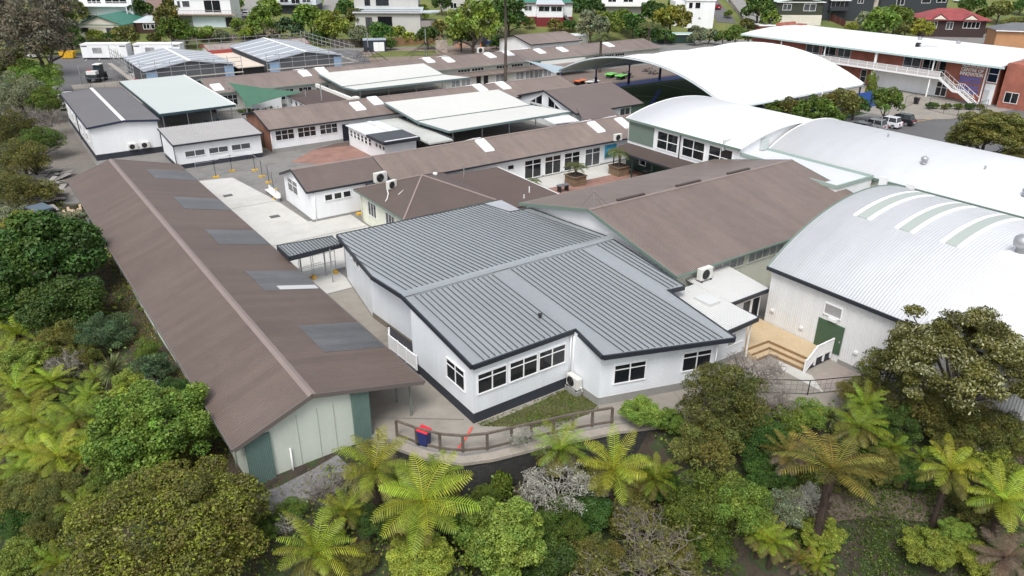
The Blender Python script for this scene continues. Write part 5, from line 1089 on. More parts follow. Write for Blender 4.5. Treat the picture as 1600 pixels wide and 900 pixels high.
# ------------------------------------------------------------------ placing on the terrain
def ray(px, py): return CF+CR*(px-800)/FPX+CU*(450-py)/FPX
def spot(px, py, rpx=0.0, hcr=0.0):
    """where a thing of apparent radius rpx whose centre is hcr radii above the ground stands, seen along this ray"""
    d = ray(px, py); t = np.arange(18, 420, .25); q = CC[None]+t[:, None]*d[None]
    g = terr(q[:, 0], q[:, 1]); g = np.maximum(g, np.where(plat_dist(q[:, 0], q[:, 1]) < 0, 0, -99)); r = rpx*t/FPX; k = np.argmax(q[:, 2] <= g+hcr*r)
    return q[k, 0], q[k, 1], float(g[k]), float(r[k])

# ------------------------------------------------------------------ houses on the hill
HR = math.radians(-33)
def house(name, label, px, py, w, d, h, wm, rm, roof='gable', rh=1.6, rz=HR, oh=.5, wins=(), base=None, fm=None, dz=0.0, trim=None, cat='house'):
    x, y, z, _ = spot(px, py); T = thing(name, label, cat, (x, y, z+dz), rz); OFF[T.name] = np.zeros(3)
    # local frame: front wall at y=0, house extends to +y
    b = MB(); b.box(-w/2, 0, -2.5, w/2, d, h); b.build('wall', wm, T)
    if base: b = MB(); b.box(-w/2-.06, -.06, -2.6, w/2+.06, d+.06, base[0]); b.build('base_wall', base[1], T)
    X0, X1, Y0, Y1 = -w/2-oh, w/2+oh, -oh, d+oh; b = MB(); e = h+.02
    if roof == 'gable':      # ridge runs away from the viewer
        for s in (-1, 1): b.slab([(0 if s > 0 else X0, Y0, e+rh if s > 0 else e), (X1 if s > 0 else 0, Y0, e if s > 0 else e+rh), (X1 if s > 0 else 0, Y1, e if s > 0 else e+rh), (0 if s > 0 else X0, Y1, e+rh if s > 0 else e)], .12)
        g = MB(); g.add([(-w/2, .01, h), (w/2, .01, h), (0, .01, h+rh*w/(w+2*oh)-.12)], [(0, 1, 2)]); g.build('gable_wall', wm, T)
    elif roof == 'ridge':    # ridge parallel to the front
        ym = d/2
        b.slab([(X0, Y0, e), (X1, Y0, e), (X1, ym, e+rh), (X0, ym, e+rh)], .12); b.slab([(X0, ym+.01, e+rh), (X1, ym+.01, e+rh), (X1, Y1, e), (X0, Y1, e)], .12)
    elif roof == 'hip':
        i = min(w, d)/2; ym = (Y0+Y1)/2; A = (X0+i+oh, ym, e+rh); B_ = (X1-i-oh, ym, e+rh); q = [(X0, Y0, e), (X1, Y0, e), (X1, Y1, e), (X0, Y1, e)]
        b.add(q+[A, B_], [(0, 1, 5, 4), (1, 2, 5), (2, 3, 4, 5), (3, 0, 4), (3, 2, 1, 0)])
    elif roof == 'mono': b.slab([(X0, Y0, e), (X1, Y0, e), (X1, Y1, e+rh), (X0, Y1, e+rh)], .15)
    else: b.slab([(X0, Y0, e+.1), (X1, Y0, e+.1), (X1, Y1, e+.1), (X0, Y1, e+.1)], .25)
    b.build('roof', rm, T)
    f = MB(); f.beam((X0, Y0-.03, e-.08), (X1, Y0-.03, e-.08), .08, .2); f.build('gutter', trim or fm or WHITE_TRIM, T)
    for a0, a1, z0, z1, c in wins: win(T, (0, 0), (1, 0), (0, -1), a0, a1, z0, z1, c, fm=fm, fw=.1)
    return T
def balcony(T, a0, a1, z, dep, m, rail=None, solid=False):
    b = MB(); b.box(a0, -dep, z-.2, a1, -.02, z); b.build('balcony_floor', m, T); r = rail or m
    b = MB(); b.beam((a0, -dep, z+1), (a1, -dep, z+1), .08); b.beam((a0, -dep, z+1), (a0, 0, z+1), .08); b.beam((a1, -dep, z+1), (a1, 0, z+1), .08)
    if solid: b.box(a0, -dep-.03, z, a1, -dep+.03, z+.95)
    else:
        n = int((a1-a0)/.35)
        for i in range(n+1): x = lerp(a0, a1, i/n); b.beam((x, -dep, z), (x, -dep, z+1), .05)
    b.build('balcony_rail', r, T)
    for x in (a0+.1, a1-.1): b = MB(); b.box(x-.08, -dep+.05, -2, x+.08, -dep+.21, z-.2); b.build('balcony_post', r, T)
GREYW = pm('pale_grey_render', (.48, .47, .45), .7, noise=((.3, .05), (2, .04)))
TEALROOF = pm('teal_green_roof', (.05, .18, .135), .5, noise=((.3, .08), (2, .06)), bump=('x', .4, .03, 'sin'))
PALEROOF = pm('pale_house_roof', (.42, .46, .48), .5, noise=((.3, .06), (2, .05)))
REDROOF = pm('red_tile_roof', (.27, .06, .06), .7, noise=((.4, .2), (3, .15)), bump=('x', .3, .03, 'sin'))
SLATE = pm('slate_paint', (.035, .042, .048), .6, noise=(1, .08)); OLIVE = pm('olive_paint', (.045, .05, .035), .6, noise=(1, .08)); CLAY = pm('clay_brick_wall', (.42, .22, .11), .8, noise=((.5, .08), (6, .08)))
MAROON = pm('maroon_paint', (.17, .02, .025), .6, noise=(1, .08)); GREYROOF = pm('grey_tile_roof', (.13, .135, .145), .7, noise=((.5, .1), (4, .08)))
T = house('house', 'tall white house with long balustraded balcony behind the teal-roofed house', 172, 40, 13.2, 9, 9.5, WHITE, PALEROOF, 'flat', wins=((-4.5, -1, 5.3, 7.4, 3), (0, 5.5, 5.3, 7.4, 3), (-5.5, -2.5, 1, 2.6, 2), (2.2, 4.5, 1, 2.6, 2))); balcony(T, -6.4, 5.8, 4.9, 1.6, WHITE_TRIM)
T = house('house', 'cream house with teal green gable roof above the site cabins', 160, 60, 11.2, 13, 3.2, pm('cream_house', (.66, .62, .53), .6, noise=(.6, .04)), TEALROOF, 'gable', 2.1, wins=((-4.8, -2.9, 1.3, 2.5, 1), (1.4, 4.2, 1.0, 2.5, 2)), fm=pm('grey_frame', (.35, .36, .37)), trim=TEALROOF, rz=math.radians(-38))
b = MB(); b.lathe((-4.3, 7, 4.2), [(.15, -.5), (.15, .9), (.22, .95)], 8); b.build('chimney', GALV, T)
T = house('garden_cabin', 'dark timber cabin with pale peaked roof and white windows', 236, 53, 7.5, 5, 2.8, pm('dark_timber', (.05, .028, .02), .8, noise=(2, .15)), PALEROOF, 'hip', 1.3, wins=((-1.6, .1, 1.1, 2.4, 2), (.3, 2.2, 1.1, 2.4, 2)), oh=.2, cat='cabin')
T = house('house', 'white and pale blue two-storey house with wide deck above the wrapped roofs', 322, 42, 14.2, 8, 7.6, WHITE, PALEROOF, 'flat', wins=((-6.5, -5.6, 4.6, 6.4, 1), (-5.2, -3.2, 4.8, 6.4, 1), (.3, 4.6, 3.5, 6.6, 2), (1.6, 3.0, 1.4, 2.4, 1))); balcony(T, -7.1, 8.6, 3.2, 1.6, pm('pinkish_deck', (.36, .27, .23), .8, noise=(2, .1)), GALV)
b = MB(); b.box(-7.1, -.06, 0, -3.2, -.02, 2.7); b.build('louvre_screen', pm('grey_louvres', (.3, .31, .32), .5, bump=('z', .45, .2, 'saw')), T); b = MB(); b.box(-3.1, -.07, -.5, 5.2, -.03, 2.8); b.build('blue_panel', pm('ice_blue', (.56, .66, .70), .6), T); b = MB(); b.box(5.3, -.05, 0, 7.1, -.02, 2.4); b.build('carport_opening', DARK_IN, T)
T = house('house', 'dark lower-storeyed house with pale blue upper windows behind round green trees', 462, 22, 12, 8, 6.4, pm('blue_white', (.60, .66, .70), .6), GREYROOF, 'gable', 1.5, base=(2.4, SLATE), wins=((-4, -1.6, 3.0, 5.2, 2), (-.9, 1.6, 2.7, 5.2, 2), (2.2, 4.6, 3.0, 5.2, 2))); balcony(T, -5, 5, 2.5, 1.4, SLATE)
T = house('house', 'modern pale grey house with stepped mono-pitch roof above the navy shed', 607, 52, 17, 6, 4.6, GREYW, PALEROOF, 'mono', 1.0, wins=((-5.8, -4.0, 0.6, 3.6, 1), (-2.6, 1.2, 0, 3.8, 1)), fm=pm('timber_blind', (.22, .17, .15), .7), dz=.4)
b = MB(); b.box(-9.4, 6.2, -2, 7.6, 13.5, 8.6); b.build('upper_storey', GREYW, T); b = MB(); b.slab([(-9.9, 5.6, 8.7), (8.1, 5.6, 8.7), (8.1, 14, 9.4), (-9.9, 14, 9.4)], .2); b.build('upper_roof', PALEROOF, T)
win(T, (0, 6.2), (1, 0), (0, -1), -3.6, -.2, 5.9, 8.0, 2, fm=SLATE); win(T, (0, 6.2), (1, 0), (0, -1), -6.6, -5.1, 5.9, 8, 1, fm=SLATE)
b = MB(); b.prism([(8.6, 0), (11.2, -.4), (12.8, 1.2), (12.8, 4.5), (8.6, 4.5)], 1.2, 2.7); b.build('curved_balcony', pm('taupe', (.27, .24, .23), .7), T); b = MB(); b.prism([(8.2, -.3), (11.5, -.8), (13.4, 1.0), (13.4, 5.2), (8.2, 5.2)], 4.6, 4.9); b.build('balcony_roof', PALEROOF, T)
for k in range(2): b = MB(); b.beam((-8.6, .3+2*k, 4.78+.17*(.8+2*k)), (8.6, .3+2*k, 4.78+.17*(.8+2*k)), .1, .1); b.build('roof_step', SLATE, T)
house('house', 'pale grey house half hidden by the big green tree and tall palm', 722, 18, 13, 8, 7, GREYW, GREYROOF, 'hip', 1.4, wins=((-4, -1.5, 4.4, 6.2, 2), (1, 4, 4.4, 6.2, 2), (-3.5, -1.5, .8, 2.4, 2)))
T = house('villa', 'white villa with green hip roof on a maroon base above the lawn', 852, 38, 15, 9, 5.6, WHITE, TEALROOF, 'hip', 2.4, base=(2.0, MAROON), wins=((-6, -3.8, 3.5, 4.9, 2),), trim=MAROON)
b = MB(); b.box(-2.6, -2.8, -2, 4.6, 0, 5.3); b.build('bay_wall', WHITE, T); b = MB(); b.box(-2.68, -2.88, -2.1, 4.68, -.08, 2.1); b.build('bay_base', MAROON, T); b = MB(); b.slab([(-3.1, -3.3, 5.4), (5.1, -3.3, 5.4), (4.4, .5, 6.4), (-2.4, .5, 6.4)], .15); b.build('bay_roof', PALEROOF, T)
f = MB(); f.beam((-3.1, -3.34, 5.35), (5.1, -3.34, 5.35), .1, .2); f.build('bay_fascia', MAROON, T)
for a in (-2.2, 1.2): win(T, (0, -2.8), (1, 0), (0, -1), a, a+3.1, 3.6, 5.0, 2, fm=WHITE_TRIM)
b = MB(); b.beam((5.4, -.8, 2.4), (7.8, -3.4, -.2), 1, .15); b.build('side_stair', GREYROOF, T)
T = house('house', 'white house with full-width white balcony above dark ground floor', 972, 27, 15.5, 8, 6.2, WHITE, PALEROOF, 'flat', base=(2.9, pm('mauve_grey', (.32, .30, .31), .7)), wins=((-4.5, -2, 3.9, 5.6, 2), (0, 3, 3.9, 5.6, 2), (-5.8, -4, 1, 2.4, 1), (2, 3.6, 1, 2.4, 1))); balcony(T, -7.8, 7.8, 3.3, 1.6, WHITE_TRIM, solid=True)
T = house('house', 'narrow white tower house wrapped in green ivy', 1091, 44, 8.2, 8, 7.4, WHITE, WHITE_ROOF, 'flat', wins=((-3.4, -2.2, 5.2, 6.9, 1), (-1.6, 0, 5.2, 6.9, 1)), oh=.2); b = MB(); b.box(-6.8, 1.5, -2, -4.15, 8, 7.0); b.build('side_wing', WHITE, T); door(T, (0, 1.5), (1, 0), (0, -1), -5.8, -4.6, .2, 2.6, DARK_IN)
b = MB(); b.box(-3, 3, 7.8, 3.4, 8, 10); b.build('upper_storey', WHITE, T); win(T, (0, 3), (1, 0), (0, -1), -2.6, 3, 8.0, 9.6, 3)
T = house('house', 'olive two-storey house with cream ground floor and white windows', 1246, 39, 13.5, 8.5, 6.3, OLIVE, pm('mint_house_roof', (.50, .58, .54), .5), 'gable', 1.1, base=(2.7, pm('cream_house', (.66, .62, .53))), wins=((-5.2, -2.6, 4.0, 5.7, 2), (1, 4.6, 3.8, 5.8, 2), (-5.2, -2.2, 1.0, 2.2, 2), (.6, 4, .6, 2.3, 3)))
T = house('house', 'dark slate weatherboard house with a covered balcony', 1322, 33, 15, 8, 7.2, SLATE, PALEROOF, 'flat', wins=((2.4, 4.2, 5.0, 6.3, 2), (-5.5, -1.4, 3.6, 5.6, 3))); balcony(T, -6.2, -.8, 3.2, 1.8, SLATE, solid=True); b = MB(); b.slab([(-6.6, -2.2, 5.9), (-.4, -2.2, 5.9), (-.4, 0, 6.4), (-6.6, 0, 6.4)], .08); b.build('awning', pm('awning_grey', (.5, .53, .53), .5), T); b = MB(); b.box(6, .5, -2, 9, 6, 8); b.build('chimney_block', pm('beige_render', (.42, .38, .32), .8, noise=(.8, .05)), T)
T = house('house', 'long charcoal house with white-framed box window above the red roof', 1425, 22, 22, 8, 5.6, SLATE, GREYROOF, 'flat', wins=((2.2, 5.2, 3.2, 4.8, 1), (7.2, 10.4, 3.4, 4.9, 2), (-6, -3.4, 2.6, 4.8, 2)), rz=math.radians(-30))
T = house('house', 'brown house with weathered red hipped roof and two small front gables', 1487, 58, 16.5, 10, 4.6, pm('dark_brown_boards', (.045, .028, .026), .7, noise=(1, .08)), REDROOF, 'hip', 2.6, rz=math.radians(-42), wins=((-7.6, -4.6, 2.2, 4.2, 3), (-2.2, -.4, 2.0, 4.0, 2), (2.2, 6.6, 2.4, 4.2, 4)), trim=REDROOF, oh=.9, fm=WHITE_TRIM)
for x in (-4.6, 3.6): b = MB(); b.add([(x-2.2, -1.0, 4.7), (x+2.2, -1.0, 4.7), (x, -1.0, 6.1), (x, 3.2, 6.1)], [(0, 2, 3), (1, 3, 2)]); b.build('dormer_roof', REDROOF, T); b = MB(); b.add([(x-1.7, -.95, 4.75), (x+1.7, -.95, 4.75), (x, -.95, 5.85)], [(0, 1, 2)]); b.build('dormer_face', pm('cream_house', (.66, .62, .53)), T)
T = house('house', 'orange clay house with grey roof at the edge of the brick centre', 1600, 78, 14, 8, 4.4, CLAY, GREYROOF, 'hip', 1.6, rz=math.radians(-50))
house('low_store', 'long low cream store with slot windows behind the longest row', 893, 68, 8.5, 3, 2.0, CREAM, WHITE_ROOF, 'flat', wins=((-3.2, -2.2, 1.1, 1.6, 1), (-1.6, -.6, 1.1, 1.6, 1), (0, 1, 1.1, 1.6, 1), (1.6, 2.6, 1.1, 1.6, 1)), oh=.15, cat='store')
house('green_shed', 'long dark green shed with pale roof edge behind the fabric canopy', 1052, 68, 10.5, 3, 2.3, DKGREEN, pm('mint_edge', (.35, .5, .47), .5), 'flat', oh=.2, cat='shed')
house('garden_shed', 'small white-roofed brick shed by the hillside shrubs', 1203, 54, 6, 4, 2.4, BRICK, WHITE_ROOF, 'flat', cat='shed')
house('house', 'grey-roofed house peeping between trees at the top of the hill', 70, 0, 14, 8, 4, GREYW, GREYROOF, 'ridge', 1.8, wins=((-3, 0, 1.4, 3, 2),))

# driveways on the hill
def drape(name, pxs, wd, mat, dz=.07):
    pts = []
    for (x, y) in pxs: a = spot(x, y); pts.append((a[0], a[1]))
    fine = []
    for p, q in zip(pts[:-1], pts[1:]):
        n = max(2, int(math.hypot(q[0]-p[0], q[1]-p[1])/2)); fine += [(lerp(p[0], q[0], i/n), lerp(p[1], q[1], i/n)) for i in range(n)]
    fine.append(pts[-1]); b = MB(); rows = []
    for i, p in enumerate(fine):
        a, c = fine[max(i-1, 0)], fine[min(i+1, len(fine)-1)]; L_ = math.hypot(c[0]-a[0], c[1]-a[1]) or 1; nx_, ny_ = -(c[1]-a[1])/L_, (c[0]-a[0])/L_
        rows.append([(p[0]+nx_*o, p[1]+ny_*o, tz(p[0]+nx_*o, p[1]+ny_*o)+dz) for o in (-wd/2, -wd/4, 0, wd/4, wd/2)])
    for r0, r1 in zip(rows[:-1], rows[1:]):
        for k in range(4): b.poly(r0[k], r1[k], r1[k+1], r0[k+1])
    o = b.build(name, mat); tag(o, None, None, kind='structure'); return o
drape('driveway', [(228, 32), (240, 14), (252, -6)], 8, pm('brown_drive', (.20, .135, .115), .9, noise=((.3, .1), (3, .1))))
drape('driveway', [(384, 30), (392, 14), (398, -6)], 5, pm('grey_drive', (.24, .235, .22), .9, noise=((.3, .1), (3, .1))))
drape('driveway', [(512, 30), (516, 12), (520, -8)], 4.5, pm('grey_drive', (.24, .235, .22)))
drape('driveway', [(1135, 36), (1128, 22), (1112, 6), (1104, -8)], 5.5, ASPHALT)
drape('driveway', [(1190, 40), (1160, 14), (1140, -8)], 6, pm('grey_drive', (.24, .235, .22)))
drape('driveway', [(1555, 48), (1570, 40), (1590, 36)], 3, pm('grey_drive', (.24, .235, .22)))

def fence(label, pts, h, mat=None, name='timber_fence'):
    T = thing(name, label, 'fence', (pts[0][0], pts[0][1], 0))
    for p, q in zip(pts[:-1], pts[1:]):
        n = max(1, round(math.hypot(q[0]-p[0], q[1]-p[1])/2.4)); b = MB()
        for i in range(n):
            a = (lerp(p[0], q[0], i/n), lerp(p[1], q[1], i/n)); c = (lerp(p[0], q[0], (i+1)/n), lerp(p[1], q[1], (i+1)/n)); za, zc = max(0, tz(*a)), max(0, tz(*c))
            b.add([(*a, za-.1), (*c, zc-.1), (*c, zc+h), (*a, za+h)], [(0, 1, 2, 3)]); m = [(v[0]+.03, v[1]+.06, v[2]) for v in ((*a, za-.1), (*c, zc-.1), (*c, zc+h), (*a, za+h))]; b.add(m, [(3, 2, 1, 0)])
        b.build('boards', mat or FENCE_T, T)
        for i in range(n+1): x, y = lerp(p[0], q[0], i/n), lerp(p[1], q[1], i/n); b = MB(); z = max(0, tz(x, y)); b.box(x-.05, y+.07, z, x+.05, y+.17, z+h+.05); b.build('post', TIMBER_OLD, T)
G2 = lambda px, py: spot(px, py)[:2]
fence('grey timber boundary fence behind the yellow skip', [G2(92, 80), G2(140, 76)], 1.8)
fence('dark timber boundary fence behind the wrapped roofs', [G2(270, 66), G2(420, 62)], 1.5, TIMBER_OLD)
fence('grey board fence between scaffold and navy shed', [G2(520, 75), G2(572, 73)], 1.9)
fence('orange-brown timber fence beside the navy shed', [G2(612, 72), G2(690, 68)], 1.9, pm('tan_boards', (.22, .13, .07), .85, bump=('x', .15, .02, 'groove'), noise=((.6, .2), (8, .15))))
fence('grey board fence running up to the small white hall', [G2(708, 72), G2(762, 69)], 1.9)
fence('pale board fence between small white hall and lawn', [G2(852, 70), G2(884, 63)], 1.6)
fence('pale timber fence climbing beside the hillside driveway', [spot(1166, 50)[:2], spot(1158, 30)[:2], spot(1140, 6)[:2], spot(1132, -8)[:2]], 1.3, pm('pale_boards', (.34, .31, .27), .85, bump=('x', .15, .02, 'groove'), noise=((.6, .15), (8, .1))))
fence('maroon timber fence stepping down beside the olive house', [spot(1275, 24)[:2], spot(1320, 44)[:2]], 2.0, pm('maroon_boards', (.11, .035, .03), .8, bump=('x', .15, .02, 'groove'), noise=(1, .1)))
fence('low dark brown wall beside the red-roofed house', [spot(1530, 55)[:2], spot(1555, 47)[:2]], 1.6, pm('brown_wall', (.07, .035, .03), .8, noise=(1, .1)))

# ------------------------------------------------------------------ cars
def car(label, x, y, rz, paint, kind='suv', z=0.0, group=None):
    T = thing('parked_car', label, 'car', (x, y, z), rz, group); b = MB(); OFF[T.name] = np.zeros(3)
    H = 1.62 if kind == 'suv' else 1.45 if kind == 'hatch' else 1.9
    low = [(-2.1, .32), (-2.15, .75), (-2.02, .98), (1.0, .98), (1.9, .86), (2.12, .7), (2.15, .35)]
    def loft(b, prof, w0, w1, zsplit):
        n = len(prof); L_ = [(px_, -(w0 if pz <= zsplit else w1), pz) for px_, pz in prof]; R2 = [(px_, (w0 if pz <= zsplit else w1), pz) for px_, pz in prof]
        b.add(L_+R2, [tuple(range(n)), tuple(range(2*n-1, n-1, -1))]+[(i, n+i, n+(i+1) % n, (i+1) % n) for i in range(n)])
    loft(b, low, .9, .86, .7); bo = b.build('body', paint, T, bevel=.06)
    b = MB(); loft(b, [(-1.85, .97), (-1.65, H-.12), (-1.3, H-.03), (.1, H-.03), (.45, H-.12), (1.15, .97)], .84, .66, 1.0); b.build('cabin_glass', GLASS, T, bevel=.03)
    b = MB(); b.box(-1.6, -.68, H-.08, .25, .68, H); b.build('roof', paint, T, bevel=.04)
    for s in (-1, 1):
        for xx in (-1.72, -.55, .55): b = MB(); b.beam((xx, s*.83, .97), (xx*.86-.08, s*.68, H-.05), .09, .05); b.build('pillar', paint, T)
    for xx, yy in ((-1.3, -.8), (-1.3, .8), (1.35, -.8), (1.35, .8)):
        b = MB(); b.lathe((0, 0, 0), [(.28, 0), (.34, .03), (.34, .19), (.28, .22)], 18); o = b.build('wheel', TYRE, T); o.location = (xx, yy+.11 if yy > 0 else yy-.11+.22, .34); o.rotation_euler = (math.pi/2, 0, 0)
        c = MB(); c.lathe((0, 0, 0), [(.2, -.012), (.2, .232)], 14); o2 = c.build('rim', GALV, o)
    for s in (-1, 1):
        b = MB(); b.box(-2.17, s*.55-.2, .72, -2.05, s*.55+.25*s*.2+.2, .9); b.build('tail_light', pm('tail_red', (.35, .01, .01), .2), T); b = MB(); b.box(2.0, s*.6-.2, .66, 2.14, s*.6+.2, .8); b.build('headlight', PLASTIC_W, T)
    b = MB(); b.box(-2.18, -.26, .5, -2.14, .26, .62); b.build('number_plate', WHITE_TRIM, T)
    return T
CARG = 'cars parked by the hedge'
PSI = pm('silver_paint', (.42, .43, .44), .25, metal=.5); PWH = pm('pearl_paint', (.62, .64, .67), .25); PBK = pm('black_paint', (.015, .016, .02), .15); PWV = pm('white_car_paint', (.75, .75, .75), .3)
car('silver hatchback parked by the hedge', 103.9, 57.6, math.pi/2+.12, PSI, 'suv', group=CARG); car('pale pearl car between silver and black ones', 107.2, 57.3, math.pi/2+.12, PWH, 'suv', group=CARG)
car('black car parked by the hedge next to the concrete path', 110.6, 57.2, math.pi/2+.12, PBK, 'suv', group=CARG); car('dark grey car mostly hidden by the white arched roof', 100.3, 57.6, math.pi/2+.12, pm('grey_car', (.1, .105, .11), .25), 'suv', group=CARG)
car('white car parked on the grass below the tall grey-brown trees', 11.0, 199.5, -1.2, PWV, 'hatch'); a = spot(386, 26); car('pale car on the driveway beside the white and blue house', a[0], a[1], 1.0, PWV, 'hatch', a[2]); a = spot(1496, 3); car('pale car parked behind the charcoal house', a[0], a[1], .2, PWH, 'hatch', a[2]); a = spot(1118, 14); car('red car parked behind the ivy tower house', a[0], a[1], 1.2, pm('red_paint', (.3, .015, .02), .25), 'hatch', a[2])
T = thing('parked_van', 'white van behind the charcoal-roofed block', 'van', (10.6, 136.5, 0), math.pi/2-.15); OFF[T.name] = np.zeros(3)
b = MB(); b.box(-2.6, -.98, .4, 1.2, .98, 2.35); b.build('cargo_body', PWV, T, bevel=.06); b = MB(); b.add([(1.22,-.95,.4),(2.6,-.95,.4),(2.6,.95,.4),(1.22,.95,.4),(1.22,-.9,2.2),(1.75,-.9,2.15),(1.75,.9,2.15),(1.22,.9,2.2),(2.55,-.93,1.1),(2.55,.93,1.1)], [(0,1,8,5,4),(3,7,6,9,2),(1,2,9,8),(4,5,6,7)]); b.build('cab', PWV, T)
b = MB(); b.add([(1.82,-.86,2.05),(2.5,-.88,1.18),(2.5,.88,1.18),(1.82,.86,2.05)], [(0,1,2,3)]); b.build('windscreen', GLASS, T)
for xx, yy in ((-1.6, -.98), (-1.6, .76), (1.8, -.98), (1.8, .76)): b = MB(); b.lathe((0, 0, 0), [(.36, 0), (.36, .22)], 16); o = b.build('wheel', TYRE, T); o.location = (xx, yy+.22, .36); o.rotation_euler = (math.pi/2, 0, 0)
T = thing('telehandler', 'dark telehandler with white bonnet inside the mesh fence of the asphalt yard', 'telehandler', (18.2, 160, 0), 1.0); OFF[T.name] = np.zeros(3)
b = MB(); b.box(-2.3, -1, .7, 1.9, 1, 1.5); b.build('chassis', pm('machine_dark', (.03, .04, .045), .5), T); b = MB(); b.box(-.6, -1.05, 1.5, .9, .1, 3.0); b.build('cab', pm('cab_glass', (.02, .03, .04), .1), T); b = MB(); b.box(-.7, -1.1, 3.0, 1, .15, 3.12); b.build('cab_roof', PLASTIC_W, T); b = MB(); b.box(-2.2, -.9, 1.5, -.9, .8, 2.1); b.build('bonnet', PLASTIC_W, T); b = MB(); b.beam((-1.6, .55, 2.1), (3.4, .55, 1.3), .35, .4); b.build('boom', RED, T)
for xx, yy in ((-1.4, -1.1), (-1.4, .75), (1.3, -1.1), (1.3, .75)): b = MB(); b.lathe((0, 0, 0), [(.55, 0), (.6, .05), (.6, .3), (.55, .35)], 16); o = b.build('wheel', TYRE, T); o.location = (xx, yy+.35, .6); o.rotation_euler = (math.pi/2, 0, 0)
T = thing('site_machine', 'small red machine below the scaffold', 'machine', (22.8, 151, 0)); b = MB(); b.box(22.0, 150, .4, 23.4, 152, 1.3); b.build('body', RED, T); b = MB(); b.box(22.2, 150.4, 1.3, 23.1, 151.2, 2.2); b.build('cowl', PLASTIC_W, T); b = MB(); b.box(21.9, 149.9, 0, 23.5, 152.1, .38); b.build('track', TYRE, T)

# ------------------------------------------------------------------ fences, bins, furniture close by
T = thing('walkway_fence', 'weathered dark timber post and rail fence curving along the walkway edge', 'fence', (18, 27, 0))
FP = [(14.15,30.95),(14.72,29.75),(15.5,28.55),(16.42,27.72),(17.6,27.15),(18.95,26.82),(20.1,26.55),(21.35,26.22),(22.5,25.92),(23.6,25.55),(24.72,25.15)]
for x, y in FP: b = MB(); b.box(x-.06, y-.06, 0, x+.06, y+.06, 1.06); b.build('post', TIMBER_OLD, T)
for z, hh in ((1.08, .11), (.16, .1)):
    for p, q in zip(FP[:-1], FP[1:]): b = MB(); b.beam((*p, z), (*q, z), .11 if z > 1 else .06, hh); b.build('rail', TIMBER_OLD, T)
T = thing('timber_steps', 'weathered timber steps between the shed corner and the walkway fence', 'steps', (13.6, 30.6, 0))
for k in range(4): b = MB(); b.prism([(13.2-k*.05, 31.3-k*.42), (14.0, 31.2-k*.42), (14.05, 30.86-k*.42), (13.2-k*.05, 30.95-k*.42)], -1.2, -.12-k*.2); b.build('step', TIMBER_OLD, T)
b = MB(); b.beam((13.15, 31.2, .85), (13.3, 29.6, .1), .09); b.build('handrail', TIMBER_OLD, T)
for p in ((13.15, 31.2, .85), (13.3, 29.6, .1)): b = MB(); b.box(p[0]-.05, p[1]-.05, -1.4, p[0]+.05, p[1]+.05, p[2]); b.build('post', TIMBER_OLD, T)
T = thing('wheelie_bin', 'blue wheelie bin with bright red lid by the walkway fence', 'bin', (15.05, 29.45, 0), .5); OFF[T.name] = np.zeros(3)
b = MB(); b.add([(-.22,-.24,.06),(.22,-.24,.06),(.22,.24,.06),(-.22,.24,.06),(-.28,-.32,.95),(.28,-.32,.95),(.28,.32,.95),(-.28,.32,.95)], [(0,3,2,1),(4,5,6,7),(0,1,5,4),(1,2,6,5),(2,3,7,6),(3,0,4,7)]); b.build('body', BLUE, T, bevel=.02)
b = MB(); b.add([(-.3,-.36,.95),(.3,-.36,.95),(.3,.36,.97),(-.3,.36,.97),(-.28,-.34,1.0),(.28,-.34,1.0),(.28,.3,1.09),(-.28,.3,1.09)], [(0,3,2,1),(4,5,6,7),(0,1,5,4),(1,2,6,5),(2,3,7,6),(3,0,4,7)]); b.build('lid', RED, T, bevel=.02)
for s in (-.24, .2): b = MB(); b.lathe((0, 0, 0), [(.1, 0), (.1, .05)], 12); o = b.build('wheel', TYRE, T); o.location = (s, .26, .1); o.rotation_euler = (0, math.pi/2, 0)
b = MB(); b.tube([(-.22, .36, .95), (.22, .36, .95)], .025, 6); b.build('handle', BLUE, T)
T = thing('wheelie_bin', 'black wheelie bin beside the open mesh gate', 'bin', (127, 63.6, 0)); b = MB(); b.add([(126.75,63.35,.05),(127.25,63.35,.05),(127.25,63.85,.05),(126.75,63.85,.05),(126.65,63.25,1),(127.35,63.25,1),(127.35,63.95,1),(126.65,63.95,1)], [(0,3,2,1),(4,5,6,7),(0,1,5,4),(1,2,6,5),(2,3,7,6),(3,0,4,7)]); b.build('body', BLACK_M, T); b = MB(); b.box(126.6, 63.2, 1.0, 127.4, 64, 1.1); b.build('lid', BLACK_M, T)
def mesh_fence(label, pts, h, m=BLACK_M, name='mesh_fence', step=2.2, wire=.35):
    T = thing(name, label, 'fence', (*pts[0], 0))
    for p, q in zip(pts[:-1], pts[1:]):
        L_ = math.hypot(q[0]-p[0], q[1]-p[1]); n = max(1, round(L_/step))
        for i in range(n+1): x, y = lerp(p[0], q[0], i/n), lerp(p[1], q[1], i/n); b = MB(); b.tube([(x, y, -.1), (x, y, h)], .03, 6); b.build('post', m, T)
        b = MB(); b.beam((*p, h-.02), (*q, h-.02), .04); b.beam((*p, .1), (*q, .1), .025)
        k = 1
        while k*wire < h: b.beam((*p, k*wire), (*q, k*wire), .008); k += 1
        k = 0; n2 = int(L_/wire)
        for k in range(n2): x, y = lerp(p[0], q[0], k/n2), lerp(p[1], q[1], k/n2); b.beam((x, y, .1), (x, y, h), .008)
        b.build('wire', m, T)
mesh_fence('black tubular fence between the wet concrete and the bush', [(32.2,23.4),(33.9,22.6),(36.45,20.6),(39.4,19.2),(41,18.4)], 1.05)
mesh_fence('black mesh fence around the planting bed of the brick centre', [(124.1,60),(123.4,57.2),(123.4,55),(125.5,53.8),(130.5,54.1)], 2.0, wire=.6)
